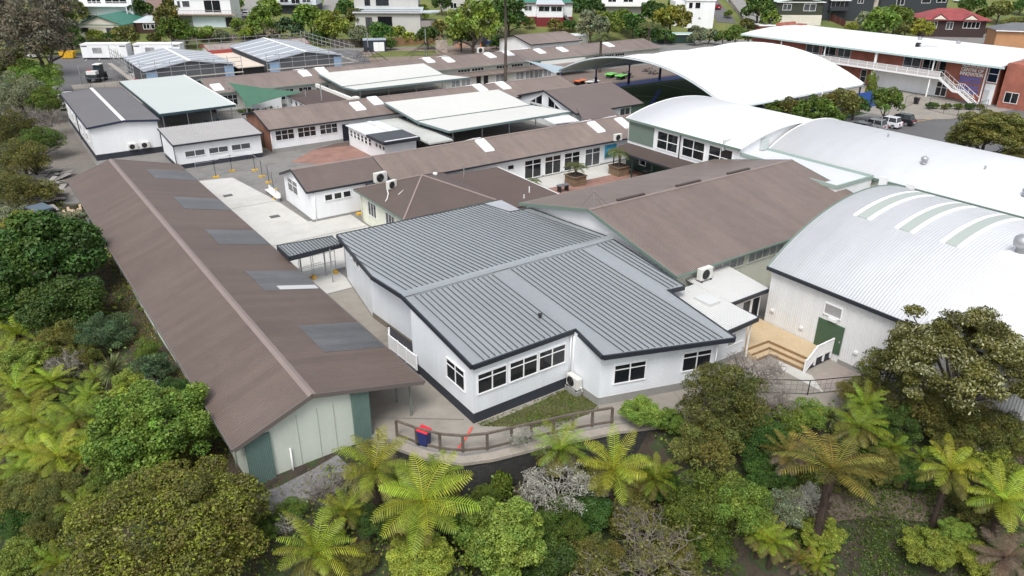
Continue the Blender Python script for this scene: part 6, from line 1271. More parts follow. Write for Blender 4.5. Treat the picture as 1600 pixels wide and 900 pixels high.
mesh_fence('open black mesh gate on the concrete path', [(122.3,63),(127.2,64)], 1.8, name='mesh_gate', step=4.8, wire=.6)
mesh_fence('grey mesh fence around the parked telehandler', [(16.2,168),(15.2,157),(15.8,150.5),(20,150)], 2.0, GALV, wire=.7)
T = thing('temporary_fence', 'temporary wire fence on yellow feet around the pale driveway', 'fence', (23, 80, 0)); OFFT = T
TF = [(17.4,85.9),(19.4,85.9),(21.6,87.3),(23.9,86.1),(23.8,83.2),(23.7,80.6),(23.2,77.6),(22.5,74.7)]
for p, q in zip(TF[:-1], TF[1:]):
    b = MB(); 
    for z in (.2, 1.9): b.beam((*p, z), (*q, z), .035)
    for k in range(1, 14): x, y = lerp(p[0], q[0], k/14), lerp(p[1], q[1], k/14); b.beam((x, y, .2), (x, y, 1.9), .006)
    for x, y in (p, q): b.beam((x, y, 0), (x, y, 2), .04)
    b.build('panel_frame', GALV, T)
for x, y in TF[1:]: b = MB(); b.box(x-.35, y-.14, 0, x+.35, y+.14, .16); b.build('foot', YELLOW, T)
T = thing('temporary_fence', 'two temporary wire panels on yellow feet under the ribbed link canopy', 'fence', (18, 53.6, 0))
b = MB(); 
for z in (.2, 1.0, 1.9): b.beam((17.2,53.6,z), (20.2,53.6,z), .035)
for x in (17.2, 18.2, 18.35, 20.2): b.beam((x,53.6,0), (x,53.6,2), .04)
b.build('panel_frame', GALV, T)
for x in (18.25, 20.1): b = MB(); b.box(x-.16, 53.3, 0, x+.16, 53.9, .17); b.build('foot', YELLOW, T)
tag((lambda b: (b.box(27.35, 65.2, 0, 28.2, 65.6, .17), b.build('fence_foot', YELLOW))[1])(MB()), 'loose yellow fence foot by the cream room', 'fence foot')
T = thing('white_bench', 'white slatted bench against the white gable end', 'bench', (22.6, 74, 0)); b = MB(); b.box(22.1, 73.4, .42, 22.55, 77, .48); b.build('seat', PLASTIC_W, T); b = MB(); b.box(22.52, 73.4, .5, 22.58, 77, .9); b.build('backrest', PLASTIC_W, T)
for y in (73.6, 76.8): b = MB(); b.box(22.15, y, 0, 22.5, y+.08, .42); b.build('leg', GALV, T)
T = thing('flagpole', 'slim white flagpole behind the white arched roofs', 'flagpole', (99.5, 63.5, 0)); b = MB(); b.tube([(99.5,63.5,0),(99.5,63.5,5.6)], [.13,.08], 8); b.build('pole', WHITE_TRIM, T); b = MB(); b.lathe((99.5,63.5,5.6), [(.05,0),(.14,.08),(.05,.2)], 8); b.build('finial', WHITE_TRIM, T)
for (x, y, lab) in ((48.9, 59.9, 'dark metal table near the covered way in the brick courtyard'), (60.6, 58.7, 'dark metal table beyond the planters in the brick courtyard')):
    T = thing('courtyard_table', lab, 'table', (x, y, 0)); b = MB(); b.box(x-.7, y-.35, .7, x+.7, y+.35, .75); b.build('tabletop', GREYROOF, T)
    for s in (-.5, .5): b = MB(); b.box(x+s-.05, y-.3, 0, x+s+.05, y+.3, .7); b.build('leg', BLACK_M, T)
for (x, y, lab) in ((51.7, 61.2, 'square timber planter in front of the courtyard windows'), (58.3, 61.3, 'square timber planter beside the wall mural')):
    T = thing('timber_planter', lab, 'planter', (x, y, 0)); pmz = pm('planter_timber', (.20, .14, .09), .85, noise=((1.5, .2), (9, .2)), bump=('z', .33, .03, 'groove'))
    b = MB(); b.box(x-.85, y-.85, 0, x+.85, y+.85, 1.0); b.build('box', pmz, T); b = MB()
    for p, q in (((-.9,-.9),(.9,-.9)), ((.9,-.9),(.9,.9)), ((.9,.9),(-.9,.9)), ((-.9,.9),(-.9,-.9))): b.beam((x+p[0], y+p[1], 1.03), (x+q[0], y+q[1], 1.03), .16, .08)
    b.build('rim', pmz, T); b = MB(); b.box(x-.8, y-.8, 1.0, x+.8, y+.8, 1.02); b.build('soil', SOIL, T)
# building rubble, timber and a small vehicle at the far end of the long shed
rb = MB()
for k in range(46):
    t = R_(0, 1); x, y = lerp(2.2, 4.6, t)+R_(-1.4, 1.0), lerp(83, 98, t**1.2)+R_(-1.6, 1.6); z = .1+R_(0, .5); a = R_(0, 3.1); l, w_, h = R_(.4, 1.1), R_(.2, .5), R_(.05, .1)
    ca, sa = math.cos(a), math.sin(a); tl = R_(-.45, .45)
    rb.add([(x+ca*l*i-sa*w_*j, y+sa*l*i+ca*w_*j, z+tl*l*i*.8+h*k2) for k2 in (0, 1) for i, j in ((-1,-1),(1,-1),(1,1),(-1,1))], [(0,3,2,1),(4,5,6,7),(0,1,5,4),(1,2,6,5),(2,3,7,6),(3,0,4,7)])
tag(rb.build('rubble', pm('rubble_concrete', (.27, .25, .235), .95, noise=((1, .15), (7, .15)))), 'broken concrete slabs dumped along the gravel track edge', 'rubble', kind='stuff')
T = thing('timber_stack', 'stack of pale loose timber beside the far corner of the long shed', 'timber stack', (4.6, 80.5, 0))
for k in range(12): b = MB(); y0 = 79+R_(-.3, .3); x = 3.9+(k % 4)*.32+R_(-.1, .1); z = .12+.16*(k//4); b.beam((x, y0, z), (x+R_(-.4, .4), y0+R_(2.2, 3.6), z+R_(-.03, .1)), .22, .1); b.build('plank', pm('fresh_timber', (.46, .35, .23), .8, noise=(2, .15)), T)
T = thing('work_trailer', 'small black work trailer with a blue-grey lid beside the timber stack', 'trailer', (1.8, 80.2, -.1), .3); OFF[T.name] = np.zeros(3)
b = MB(); b.box(-.9, -1.3, .5, .9, 1.3, 1.5); b.build('body', BLACK_M, T); b = MB(); b.box(-.8, -1.1, 1.5, .8, 1.1, 1.62); b.build('lid', pm('lid_blue', (.08, .115, .15), .4), T)
for s in (-1.05, .85): b = MB(); b.lathe((0, 0, 0), [(.36, 0), (.36, .2)], 14); o = b.build('wheel', TYRE, T); o.location = (s, 0, .36); o.rotation_euler = (0, math.pi/2, 0)
b = MB(); b.beam((0, -1.3, .5), (0, -2.4, .45), .09); b.build('drawbar', BLACK_M, T)
T = thing('steel_frame', 'grey steel trestle leaning by the side of the long shed', 'trestle', (5.0, 73.5, -.1)); b = MB()
for y in (72.5, 74.5): b.beam((4.7, y, -.2), (5.3, y, 1.6), .07); b.beam((5.3, y, -.2), (4.7, y, 1.4), .07)
for z in (.4, 1.0, 1.5): b.beam((5, 72.5, z), (5, 74.5, z), .06)
b.build('frame', GALV, T)
# ------------------------------------------------------------------ vegetation
def np_mesh(name, V, F, mats, tint=None, mi=None):
    me = bpy.data.meshes.new(name); k = F.shape[1]
    me.vertices.add(len(V)); me.vertices.foreach_set('co', np.asarray(V, np.float32).ravel()); me.loops.add(F.size); me.loops.foreach_set('vertex_index', F.astype(np.int32).ravel())
    me.polygons.add(len(F)); me.polygons.foreach_set('loop_start', np.arange(0, F.size, k, dtype=np.int32)); me.polygons.foreach_set('loop_total', np.full(len(F), k, np.int32))
    if mi is not None: me.polygons.foreach_set('material_index', mi.astype(np.int32))
    me.update()
    if tint is not None:
        a = me.attributes.new('tint', 'FLOAT_COLOR', 'FACE'); a.data.foreach_set('color', np.concatenate([tint, np.ones((len(tint), 1))], 1).astype(np.float32).ravel())
    for m in mats: me.materials.append(m)
    return me
def unit(v): return v/np.maximum(np.linalg.norm(v, axis=1, keepdims=True), 1e-9)
def leaves(rng, C, D, size, tint, asp=.55, up=.45, rnd=.7):
    n = len(C); N = unit(D*.55+np.array([0, 0, up])+rng.normal(0, rnd, (n, 3))); t = unit(np.cross(N, rng.normal(0, 1, (n, 3)))); b = np.cross(N, t)
    s = (size*np.exp(rng.normal(0, .28, n)))[:, None]; a = t*s; w_ = b*s*asp; f = N*s*.18
    V = np.stack([C-a, C-a*.1-w_+f, C+a, C-a*.1+w_+f], 1).reshape(-1, 3); F = np.arange(4*n).reshape(n, 4)
    return V, F, tint
def sphere_dirs(rng, n): return unit(rng.normal(0, 1, (n, 3)))
def lobes_dome(rng, n, rl, zmin=-.35, flat=1.0, fill=.62):
    L = []
    while len(L) < n:
        d = sphere_dirs(rng, 1)[0]
        if d[2] < zmin: continue
        rr = rng.uniform(fill, 1-rl[0]*.6); r = rng.uniform(*rl); L.append((d[0]*rr, d[1]*rr, d[2]*rr*flat, r))
    return np.array(L)
def crown(seed, n, nl, rl, size, flat=.9, zmin=-.35, asp=.55, tvar=.22, alt=None, altf=.15, fill=.55, up=.45, squash=.8, hue=(1, 1, 1)):
    """leaf-sized faces over many lobes; alt = tint of a second kind of leaf or flower"""
    rng = np.random.default_rng(seed); L = lobes_dome(rng, nl, rl, zmin, flat, fill); w_ = L[:, 3]**2; k = rng.choice(nl, n, p=w_/w_.sum())
    D = sphere_dirs(rng, n); flip = (D[:, 2] < -.3) & (rng.random(n) < .6); D[flip, 2] *= -1
    rad = L[k, 3]*rng.uniform(.62, 1.08, n)**.7; C = L[k, :3]+D*rad[:, None]*np.array([1, 1, squash])
    keep = np.ones(n, bool)
    for (x, y, z, r) in L: keep &= ~(np.sum(((C-np.array([x, y, z]))/np.array([1, 1, squash]))**2, 1) < (r*.58)**2)
    C, D, k = C[keep], D[keep], k[keep]; m = len(C)
    tint = np.exp(rng.normal(0, tvar*.6, nl))[k][:, None]*np.exp(rng.normal(0, tvar, (m, 1)))*np.array(hue)*np.exp(rng.normal(-.02, .08, (nl, 1))[k]*np.array([1, .1, -.4]))*np.exp(rng.normal(0, .09, (m, 1))*np.array([1, .1, -.5]))
    if alt is not None:
        pl = np.clip(rng.normal(altf, altf*.9, nl), 0, 1)[k]; sel = rng.random(m) < pl; tint[sel] = np.array(alt)*np.exp(rng.normal(0, .15, (sel.sum(), 1)))
    return leaves(rng, C, D, np.full(m, size), np.clip(tint, .05, 6), asp, up)
def limbs(rng, b, p, d, L, r, depth, spread=.55, taper=.62, n=5, gnarl=.22, tips=None, kids=(2, 4)):
    pts, q, dd = [p], np.array(p, float), np.array(d, float)
    for i in range(3): dd = dd+rng.normal(0, gnarl, 3); dd /= np.linalg.norm(dd); q = q+dd*L/3; pts.append(tuple(q))
    b.tube(pts, [r, r*.88, r*.76, r*taper], n, cap=False)
    if depth == 0:
        if tips is not None: tips.append(q)
        return
    for j in range(rng.integers(*kids)):
        nd = dd+rng.normal(0, spread, 3); nd[2] += .12; nd /= np.linalg.norm(nd); limbs(rng, b, pts[-1] if j < 2 else pts[2], nd, L*rng.uniform(.6, .85), r*taper, depth-1, spread, taper, max(3, n-1), gnarl, tips, kids)
LEAF = {
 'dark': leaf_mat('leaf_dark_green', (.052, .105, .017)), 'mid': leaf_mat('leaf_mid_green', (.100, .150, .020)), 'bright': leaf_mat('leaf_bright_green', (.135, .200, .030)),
 'lime': leaf_mat('leaf_yellow_green', (.19, .235, .030)), 'olive': leaf_mat('leaf_olive', (.125, .128, .028)), 'brown': leaf_mat('leaf_brown_olive', (.108, .112, .022)),
 'grey': leaf_mat('leaf_grey_green', (.16, .18, .10)), 'blue': leaf_mat('leaf_blue_green', (.07, .12, .05)), 'tawny': leaf_mat('leaf_tawny', (.165, .145, .10)), 'gold': leaf_mat('leaf_golden', (.22, .235, .03)),
 'fern': leaf_mat('fern_frond_green', (.195, .270, .022), .25, .3, .5, .018), 'fernold': leaf_mat('fern_frond_olive', (.165, .155, .032), .3, .2), 'lichen': leaf_mat('lichen_leaf', (.36, .36, .29), .1, .1, .8), 'dead': leaf_mat('dead_frond', (.17, .135, .095), .2, .2, .8), 'palm': leaf_mat('palm_frond', (.10, .125, .04), .3, .15), 'flax': leaf_mat('flax_leaf', (.13, .165, .06), .25, .15, .4)}
PROTO = {}
def proto(kind, k):
    """(crown mesh arrays) of a growth form, unit radius, centred on the crown; built once"""
    if (kind, k) in PROTO: return PROTO[kind, k]
    s = abs(hash_(kind))*10+k; rng = np.random.default_rng(s+5)
    if kind == 'dense': r = crown(s, 30000, 60, (.20, .36), .034, .85, -.4, .6)
    elif kind == 'tuft': r = crown(s, 46000, 140, (.12, .23), .0225, .85, -.45, .7, .26, alt=(1.65, 1.5, 1.7), altf=.22, fill=.45)
    elif kind == 'dome': r = crown(s, 80000, 200, (.10, .20), .0145, .80, -.2, .6, .26, alt=(1.6, 1.95, .9), altf=.25, fill=.6)
    elif kind == 'fine': r = crown(s, 26000, 90, (.13, .26), .024, .95, -.5, .4, .28, fill=.4)
    elif kind == 'loose': r = crown(s, 14000, 75, (.12, .24), .028, .95, -.6, .5, .32, fill=.3)
    elif kind == 'flower': r = crown(s, 15000, 80, (.11, .2), .030, .8, -.35, .5, .22, alt=(3.2, 2.9, 2.6), altf=.22, fill=.5)
    elif kind == 'small': r = crown(s, 2600, 26, (.24, .38), .085, .9, -.3, .6, .25)
    elif kind == 'smalltuft': r = crown(s, 3000, 55, (.14, .26), .07, .95, -.4, .6, .28, fill=.5)
    elif kind == 'column': 
        V, F, t = crown(s, 5000, 60, (.16, .26), .05, 1.0, -1, .55, .25, fill=.3); V = V*np.array([.62, .62, 1.25]); r = (V, F, t)
    elif kind == 'hedge': r = crown(s, 7000, 60, (.16, .28), .05, .8, -.4, .6, .25, fill=.45)
    PROTO[kind, k] = r; return r
def hash_(s): return sum((i+3)*ord(c) for i, c in enumerate(s)) % 997
MESH = {}
def crown_mesh(kind, k, col):
    if (kind, k, col) not in MESH:
        V, F, t = proto(kind, k); MESH[kind, k, col] = np_mesh('crown', V, F, [LEAF[col]], t)
    return MESH[kind, k, col]
def trunk_mesh(k, mat):
    if ('t', k, mat.name) not in MESH:
        rng = np.random.default_rng(50+k); b = MB(); pts = [(0, 0, -.6), (rng.normal(0, .02), rng.normal(0, .02), .25), (rng.normal(0, .05), rng.normal(0, .05), .6)]
        b.tube(pts, [.075, .062, .05], 7, False)
        for j in range(5):
            a = 2*math.pi*(j+rng.uniform(0, .6))/5; limbs(rng, b, pts[-1] if j % 2 else pts[1], (math.cos(a)*.6, math.sin(a)*.6, .8), .45, .034, 2, .4, .6, 5)
        o = b.build('trunk', mat); me = o.data; bpy.data.objects.remove(o); MESH['t', k, mat.name] = me
    return MESH['t', k, mat.name]
def place(name, mesh, parent, loc=(0, 0, 0), scale=(1, 1, 1), rz=0.0):
    o = bpy.data.objects.new(name, mesh); COL.objects.link(o); o.parent = parent; o.location = loc; o.scale = scale; o.rotation_euler = (0, 0, rz); return o
NV = [0]
def tree(form, px, py, r, label, col='mid', name='tree', cat='tree', hcr=1.15, sz=1.0, bark=TRUNK, world=None, k=None):
    NV[0] += 1; k = NV[0] % 2 if k is None else k
    if world: x, y, z, R = world
    else: x, y, z, R = spot(px, py, r, hcr)
    T = thing(name, label, cat, (x, y, z)); T.rotation_euler = (0, 0, R_(0, 6.28)); h = hcr*R
    place('crown', crown_mesh(form, k, col), T, (0, 0, h), (R, R, R*sz)); place('trunk', trunk_mesh(k, bark), T, (0, 0, 0), (R*.9, R*.9, max(h, .5)*1.0), R_(0, 6))
    return T
# tree ferns ---------------------------------------------------------------
def fern_proto(k, old=False):
    key = ('fern', k, old)
    if key in MESH: return MESH[key]
    rng = np.random.default_rng(900+k+(50 if old else 0)); V, F, Ti, FT = [], [], [], []; nf = (9 if old else [17, 14, 19, 15][k % 4]); quads = []; tints = []
    for i in range(nf):
        az = 2*math.pi*(i+rng.uniform(-.35, .35))/nf*(1 if old else 1); inner = (not old) and i % 2 == 0
        e0 = math.radians(rng.uniform(5, 25) if old else rng.uniform(48, 72) if inner else rng.uniform(18, 42)); e1 = math.radians(rng.uniform(-75, -45) if old else rng.uniform(-20, 12) if inner else rng.uniform(-50, -12)); Lf = rng.uniform(.75, 1.0) if old else rng.uniform(.88, 1.12)
        tone = np.array([1, 1, 1])*math.exp(rng.normal(0, .2)); 
        if rng.random() < .3 and not old: tone = tone*np.array([1.12, .88, .9])
        n = 23; p = np.array([0, 0, 0.]); P_ = [p]; Ds = []
        yaw = az; bend = rng.normal(0, .25)
        for j in range(n):
            t = (j+.5)/n; el = lerp(e0, e1, t**1.15); yy = yaw+bend*t*t; d = np.array([math.cos(yy)*math.cos(el), math.sin(yy)*math.cos(el), math.sin(el)]); p = p+d*Lf/n; P_.append(p); Ds.append(d)
        for j in range(0, n):
            a, c = P_[j], P_[j+1]; d = Ds[j]; sd = np.cross(d, [0, 0, 1]); sd /= np.linalg.norm(sd)+1e-9; wr = .010*(1-.7*j/n); quads.append([a-sd*wr, a+sd*wr, c+sd*wr, c-sd*wr]); tints.append(np.array([1.1, .95, .75])*tone)
            t = (j+.5)/n
            if t < .10: continue
            wl = .20*(math.sin(math.pi*min(1, (t-.04)*.92))**.62)*(1.0 if t < .75 else (1-(t-.75)*1.6)); up = np.cross(sd, d)
            for s in (-1, 1):
                dr = sd*s*.9+d*.42+up*(-.16+rng.normal(0, .06)); dr /= np.linalg.norm(dr); L1 = wl*rng.uniform(.9, 1.08); base = (a+c)/2; w0 = .0108*rng.uniform(.85, 1.15); droop = np.array([0, 0, -1])*L1*(.34 if old else .16)
                m = base+dr*L1*.55+droop*.25; tip = base+dr*L1+droop; fw = d*w0; quads.append([base-fw*.7, base+fw*.7, m+fw*1.05, m-fw*1.05]); quads.append([m-fw*1.05, m+fw*1.05, tip+fw*.25, tip-fw*.25])
                tt = tone*math.exp(rng.normal(0, .18)); tints += [tt, tt*1.05]
    V = np.array(quads).reshape(-1, 3); F = np.arange(len(V)).reshape(-1, 4); MESH[key] = (V, F, np.array(tints)); return MESH[key]
def fern_mesh(k, col, old=False):
    key = ('fm', k, col, old)
    if key not in MESH: V, F, t = fern_proto(k, old); MESH[key] = np_mesh('frond', V, F, [LEAF[col]], t)
    return MESH[key]
def fern_trunk():
    if 'ft' not in MESH:
        b = MB(); b.tube([(0, 0, -.4), (.01, 0, .3), (-.01, .01, .7), (0, 0, 1.0)], [.15, .11, .10, .13], 9, False); rng = np.random.default_rng(4)
        for i in range(70): a = rng.uniform(0, 6.28); z = rng.uniform(.1, .98); r = .1; b.tube([(r*math.cos(a), r*math.sin(a), z), ((r+.09)*math.cos(a), (r+.09)*math.sin(a), z-.03)], [.014, .004], 3, False)
        o = b.build('trunk', FERNTRUNK); MESH['ft'] = o.data; bpy.data.objects.remove(o)
    return MESH['ft']
def fern(px, py, r, label, h=None, col='fern', old='fernold', k=None, tilt=0.0):
    NV[0] += 1; k = NV[0] % 4 if k is None else k; 
    x, y, z, R = spot(px, py, r, 1.7 if h is None else h); H = (1.7 if h is None else h)*R
    T = thing('tree_fern', label, 'tree fern', (x, y, z), 0, None); rz = R_(0, 6.28)
    place('frond_crown', fern_mesh(k, col), T, (0, 0, H), (R*R_(.88, 1.06), R*R_(.88, 1.06), R*R_(.75, 1.4)), rz).rotation_euler = (R_(-.22, .22)+tilt, R_(-.22, .22), rz)
    if old: place('old_frond_skirt', fern_mesh(k, old, True), T, (0, 0, H-.08*R), (R*.95, R*.95, R*.95), rz+.4)
    place('trunk', fern_trunk(), T, (0, 0, 0), (R*.75, R*.75, H)); return T
# bare, twiggy and spiky plants ---------------------------------------------
def bare_mesh(k, mat, lichen=False):
    key = ('bare', k, mat.name, lichen)
    if key not in MESH:
        rng = np.random.default_rng(300+k); b = MB(); tips = []
        for j in range(7):
            a = 2*math.pi*(j+rng.uniform(-.3, .3))/7; limbs(rng, b, (0, 0, -.6), (math.cos(a)*.75, math.sin(a)*.75, .75), .8, .036, 4, .55, .68, 4, .26, tips, (3, 5))
        o = b.build('branches', mat); me = o.data; bpy.data.objects.remove(o); tips = np.array(tips)
        if lichen:
            rep = np.repeat(tips, 5, 0)+rng.normal(0, .06, (len(tips)*5, 3)); MESH[key, 'l'] = leaves(rng, rep, rng.normal(0, 1, rep.shape), np.full(len(rep), .034), np.exp(rng.normal(0, .25, (len(rep), 1)))*np.ones((1, 3)), .5)
        MESH[key] = me
    return MESH[key]
def bare(px, py, r, label, mat=None, col=None, hcr=.75, k=0, name='bare_shrub', cat='shrub', sz=.85):
    mat = mat or DEADBARK; x, y, z, R = spot(px, py, r, hcr); T = thing(name, label, cat, (x, y, z)); rz = R_(0, 6.28)
    me = bare_mesh(k, mat, bool(col)); place('branches', me, T, (0, 0, hcr*R), (R*.62, R*.62, R*.62*sz), rz)
    if col:
        key = ('bl', k, mat.name, col)
        if key not in MESH: V, F, t = MESH[('bare', k, mat.name, True), 'l']; MESH[key] = np_mesh('foliage', V, F, [LEAF[col]], t)
        place('foliage', MESH[key], T, (0, 0, hcr*R), (R*.62, R*.62, R*.62*sz), rz)
    return T
def spiky_mesh(n, L, wd, e0, e1, col, seed, droop=.5):
    rng = np.random.default_rng(seed); quads, tints = [], []
    for i in range(n):
        az = rng.uniform(0, 6.28); el = math.radians(rng.uniform(e0, e1)); ln = L*rng.uniform(.75, 1.1); p = np.zeros(3); sd = np.array([-math.sin(az), math.cos(az), 0]); tt = np.exp(rng.normal(0, .2))*np.ones(3)
        if rng.random() < .12: tt = tt*np.array([1.5, 1.1, .7])
        for j in range(4):
            e = el-droop*(j/4)**1.5; d = np.array([math.cos(az)*math.cos(e), math.sin(az)*math.cos(e), math.sin(e)]); q = p+d*ln/4; w0, w1 = wd*(1, 1, .85, .6)[j], wd*(1, .85, .6, .05)[j]
            quads.append([p-sd*w0, p+sd*w0, q+sd*w1, q-sd*w1]); tints.append(tt); p = q
    V = np.array(quads).reshape(-1, 3); return np_mesh('leaves', V, np.arange(len(V)).reshape(-1, 4), [LEAF[col]], np.array(tints))
def spiky(name, px, py, r, label, col='flax', hcr=.3, kind='flax', cat='plant', world=None):
    if world: x, y, z, R = world
    else: x, y, z, R = spot(px, py, r, hcr)
    key = ('sp', kind, col)
    if key not in MESH: MESH[key] = spiky_mesh(70, 1.25, .035, 35, 85, col, 3, .6) if kind == 'flax' else spiky_mesh(150, 1.0, .03, -25, 85, col, 4, .7) if kind == 'head' else spiky_mesh(90, 1.1, .05, 20, 88, col, 5, .9)
    T = thing(name, label, cat, (x, y, z)); h = hcr*R if kind == 'head' else 0
    place('leaves', MESH[key], T, (0, 0, h), (R, R, R), R_(0, 6))
    if kind == 'head': place('trunk', trunk_mesh(0, TRUNK), T, (0, 0, 0), (R*.7, R*.7, h*1.4))
    return T
# palms ----------------------------------------------------------------------
def palm_mesh(k, droop=1.0):
    key = ('palm', k, droop)
    if key not in MESH:
        rng = np.random.default_rng(700+k); quads, tints = [], []
        for i in range(20):
            az = 2*math.pi*(i+rng.uniform(-.3, .3))/20; e0 = math.radians(rng.uniform(20, 70)); e1 = math.radians(rng.uniform(-70, -30)*droop); n = 18; p = np.zeros(3); tone = math.exp(rng.normal(0, .15))*np.ones(3)
            for j in range(n):
                t = j/n; el = lerp(e0, e1, t); d = np.array([math.cos(az)*math.cos(el), math.sin(az)*math.cos(el), math.sin(el)]); q = p+d*1.05/n; sd = np.cross(d, [0, 0, 1]); sd /= np.linalg.norm(sd)+1e-9; quads.append([p-sd*.014, p+sd*.014, q+sd*.012, q-sd*.012]); tints.append(np.array([1.3, 1.1, .8])*tone)
                if t > .12:
                    for s in (-1, 1):
                        for f in (0, .5):
                            bs = p+(q-p)*f; l = .30*math.sin(math.pi*min(1, t*.9+.12))**.5; tip = bs+(sd*s*.75+d*.55+np.array([0, 0, -.35]))*l; w0 = d*.012; quads.append([bs-w0, bs+w0, tip+w0*.2, tip-w0*.2]); tints.append(tone*math.exp(rng.normal(0, .12)))
                p = q
        V = np.array(quads).reshape(-1, 3); MESH[key] = np_mesh('frond', V, np.arange(len(V)).reshape(-1, 4), [LEAF['palm']], np.array(tints))
    return MESH[key]
def palm(x, y, z, H, R, label, k=0, rt=.16, droop=1.0, group=None):
    T = thing('palm_tree', label, 'palm', (x, y, z), 0, group); place('fronds', palm_mesh(k, droop), T, (0, 0, H), (R, R, R), R_(0, 6)); OFF[T.name] = np.zeros(3)
    b = MB(); b.tube([(0, 0, -.2), (.03*H*.2, 0, H*.5), (0, 0, H)], [rt*1.25, rt, rt*.9], 10, False); b.build('trunk', TRUNK, T, smooth=True)
    b = MB(); b.lathe((0, 0, H-.35*R**.5), [(rt*.9, 0), (rt*1.7, .12*R), (rt*1.2, .26*R)], 9); b.build('crown_shaft', DEADBARK, T); return T
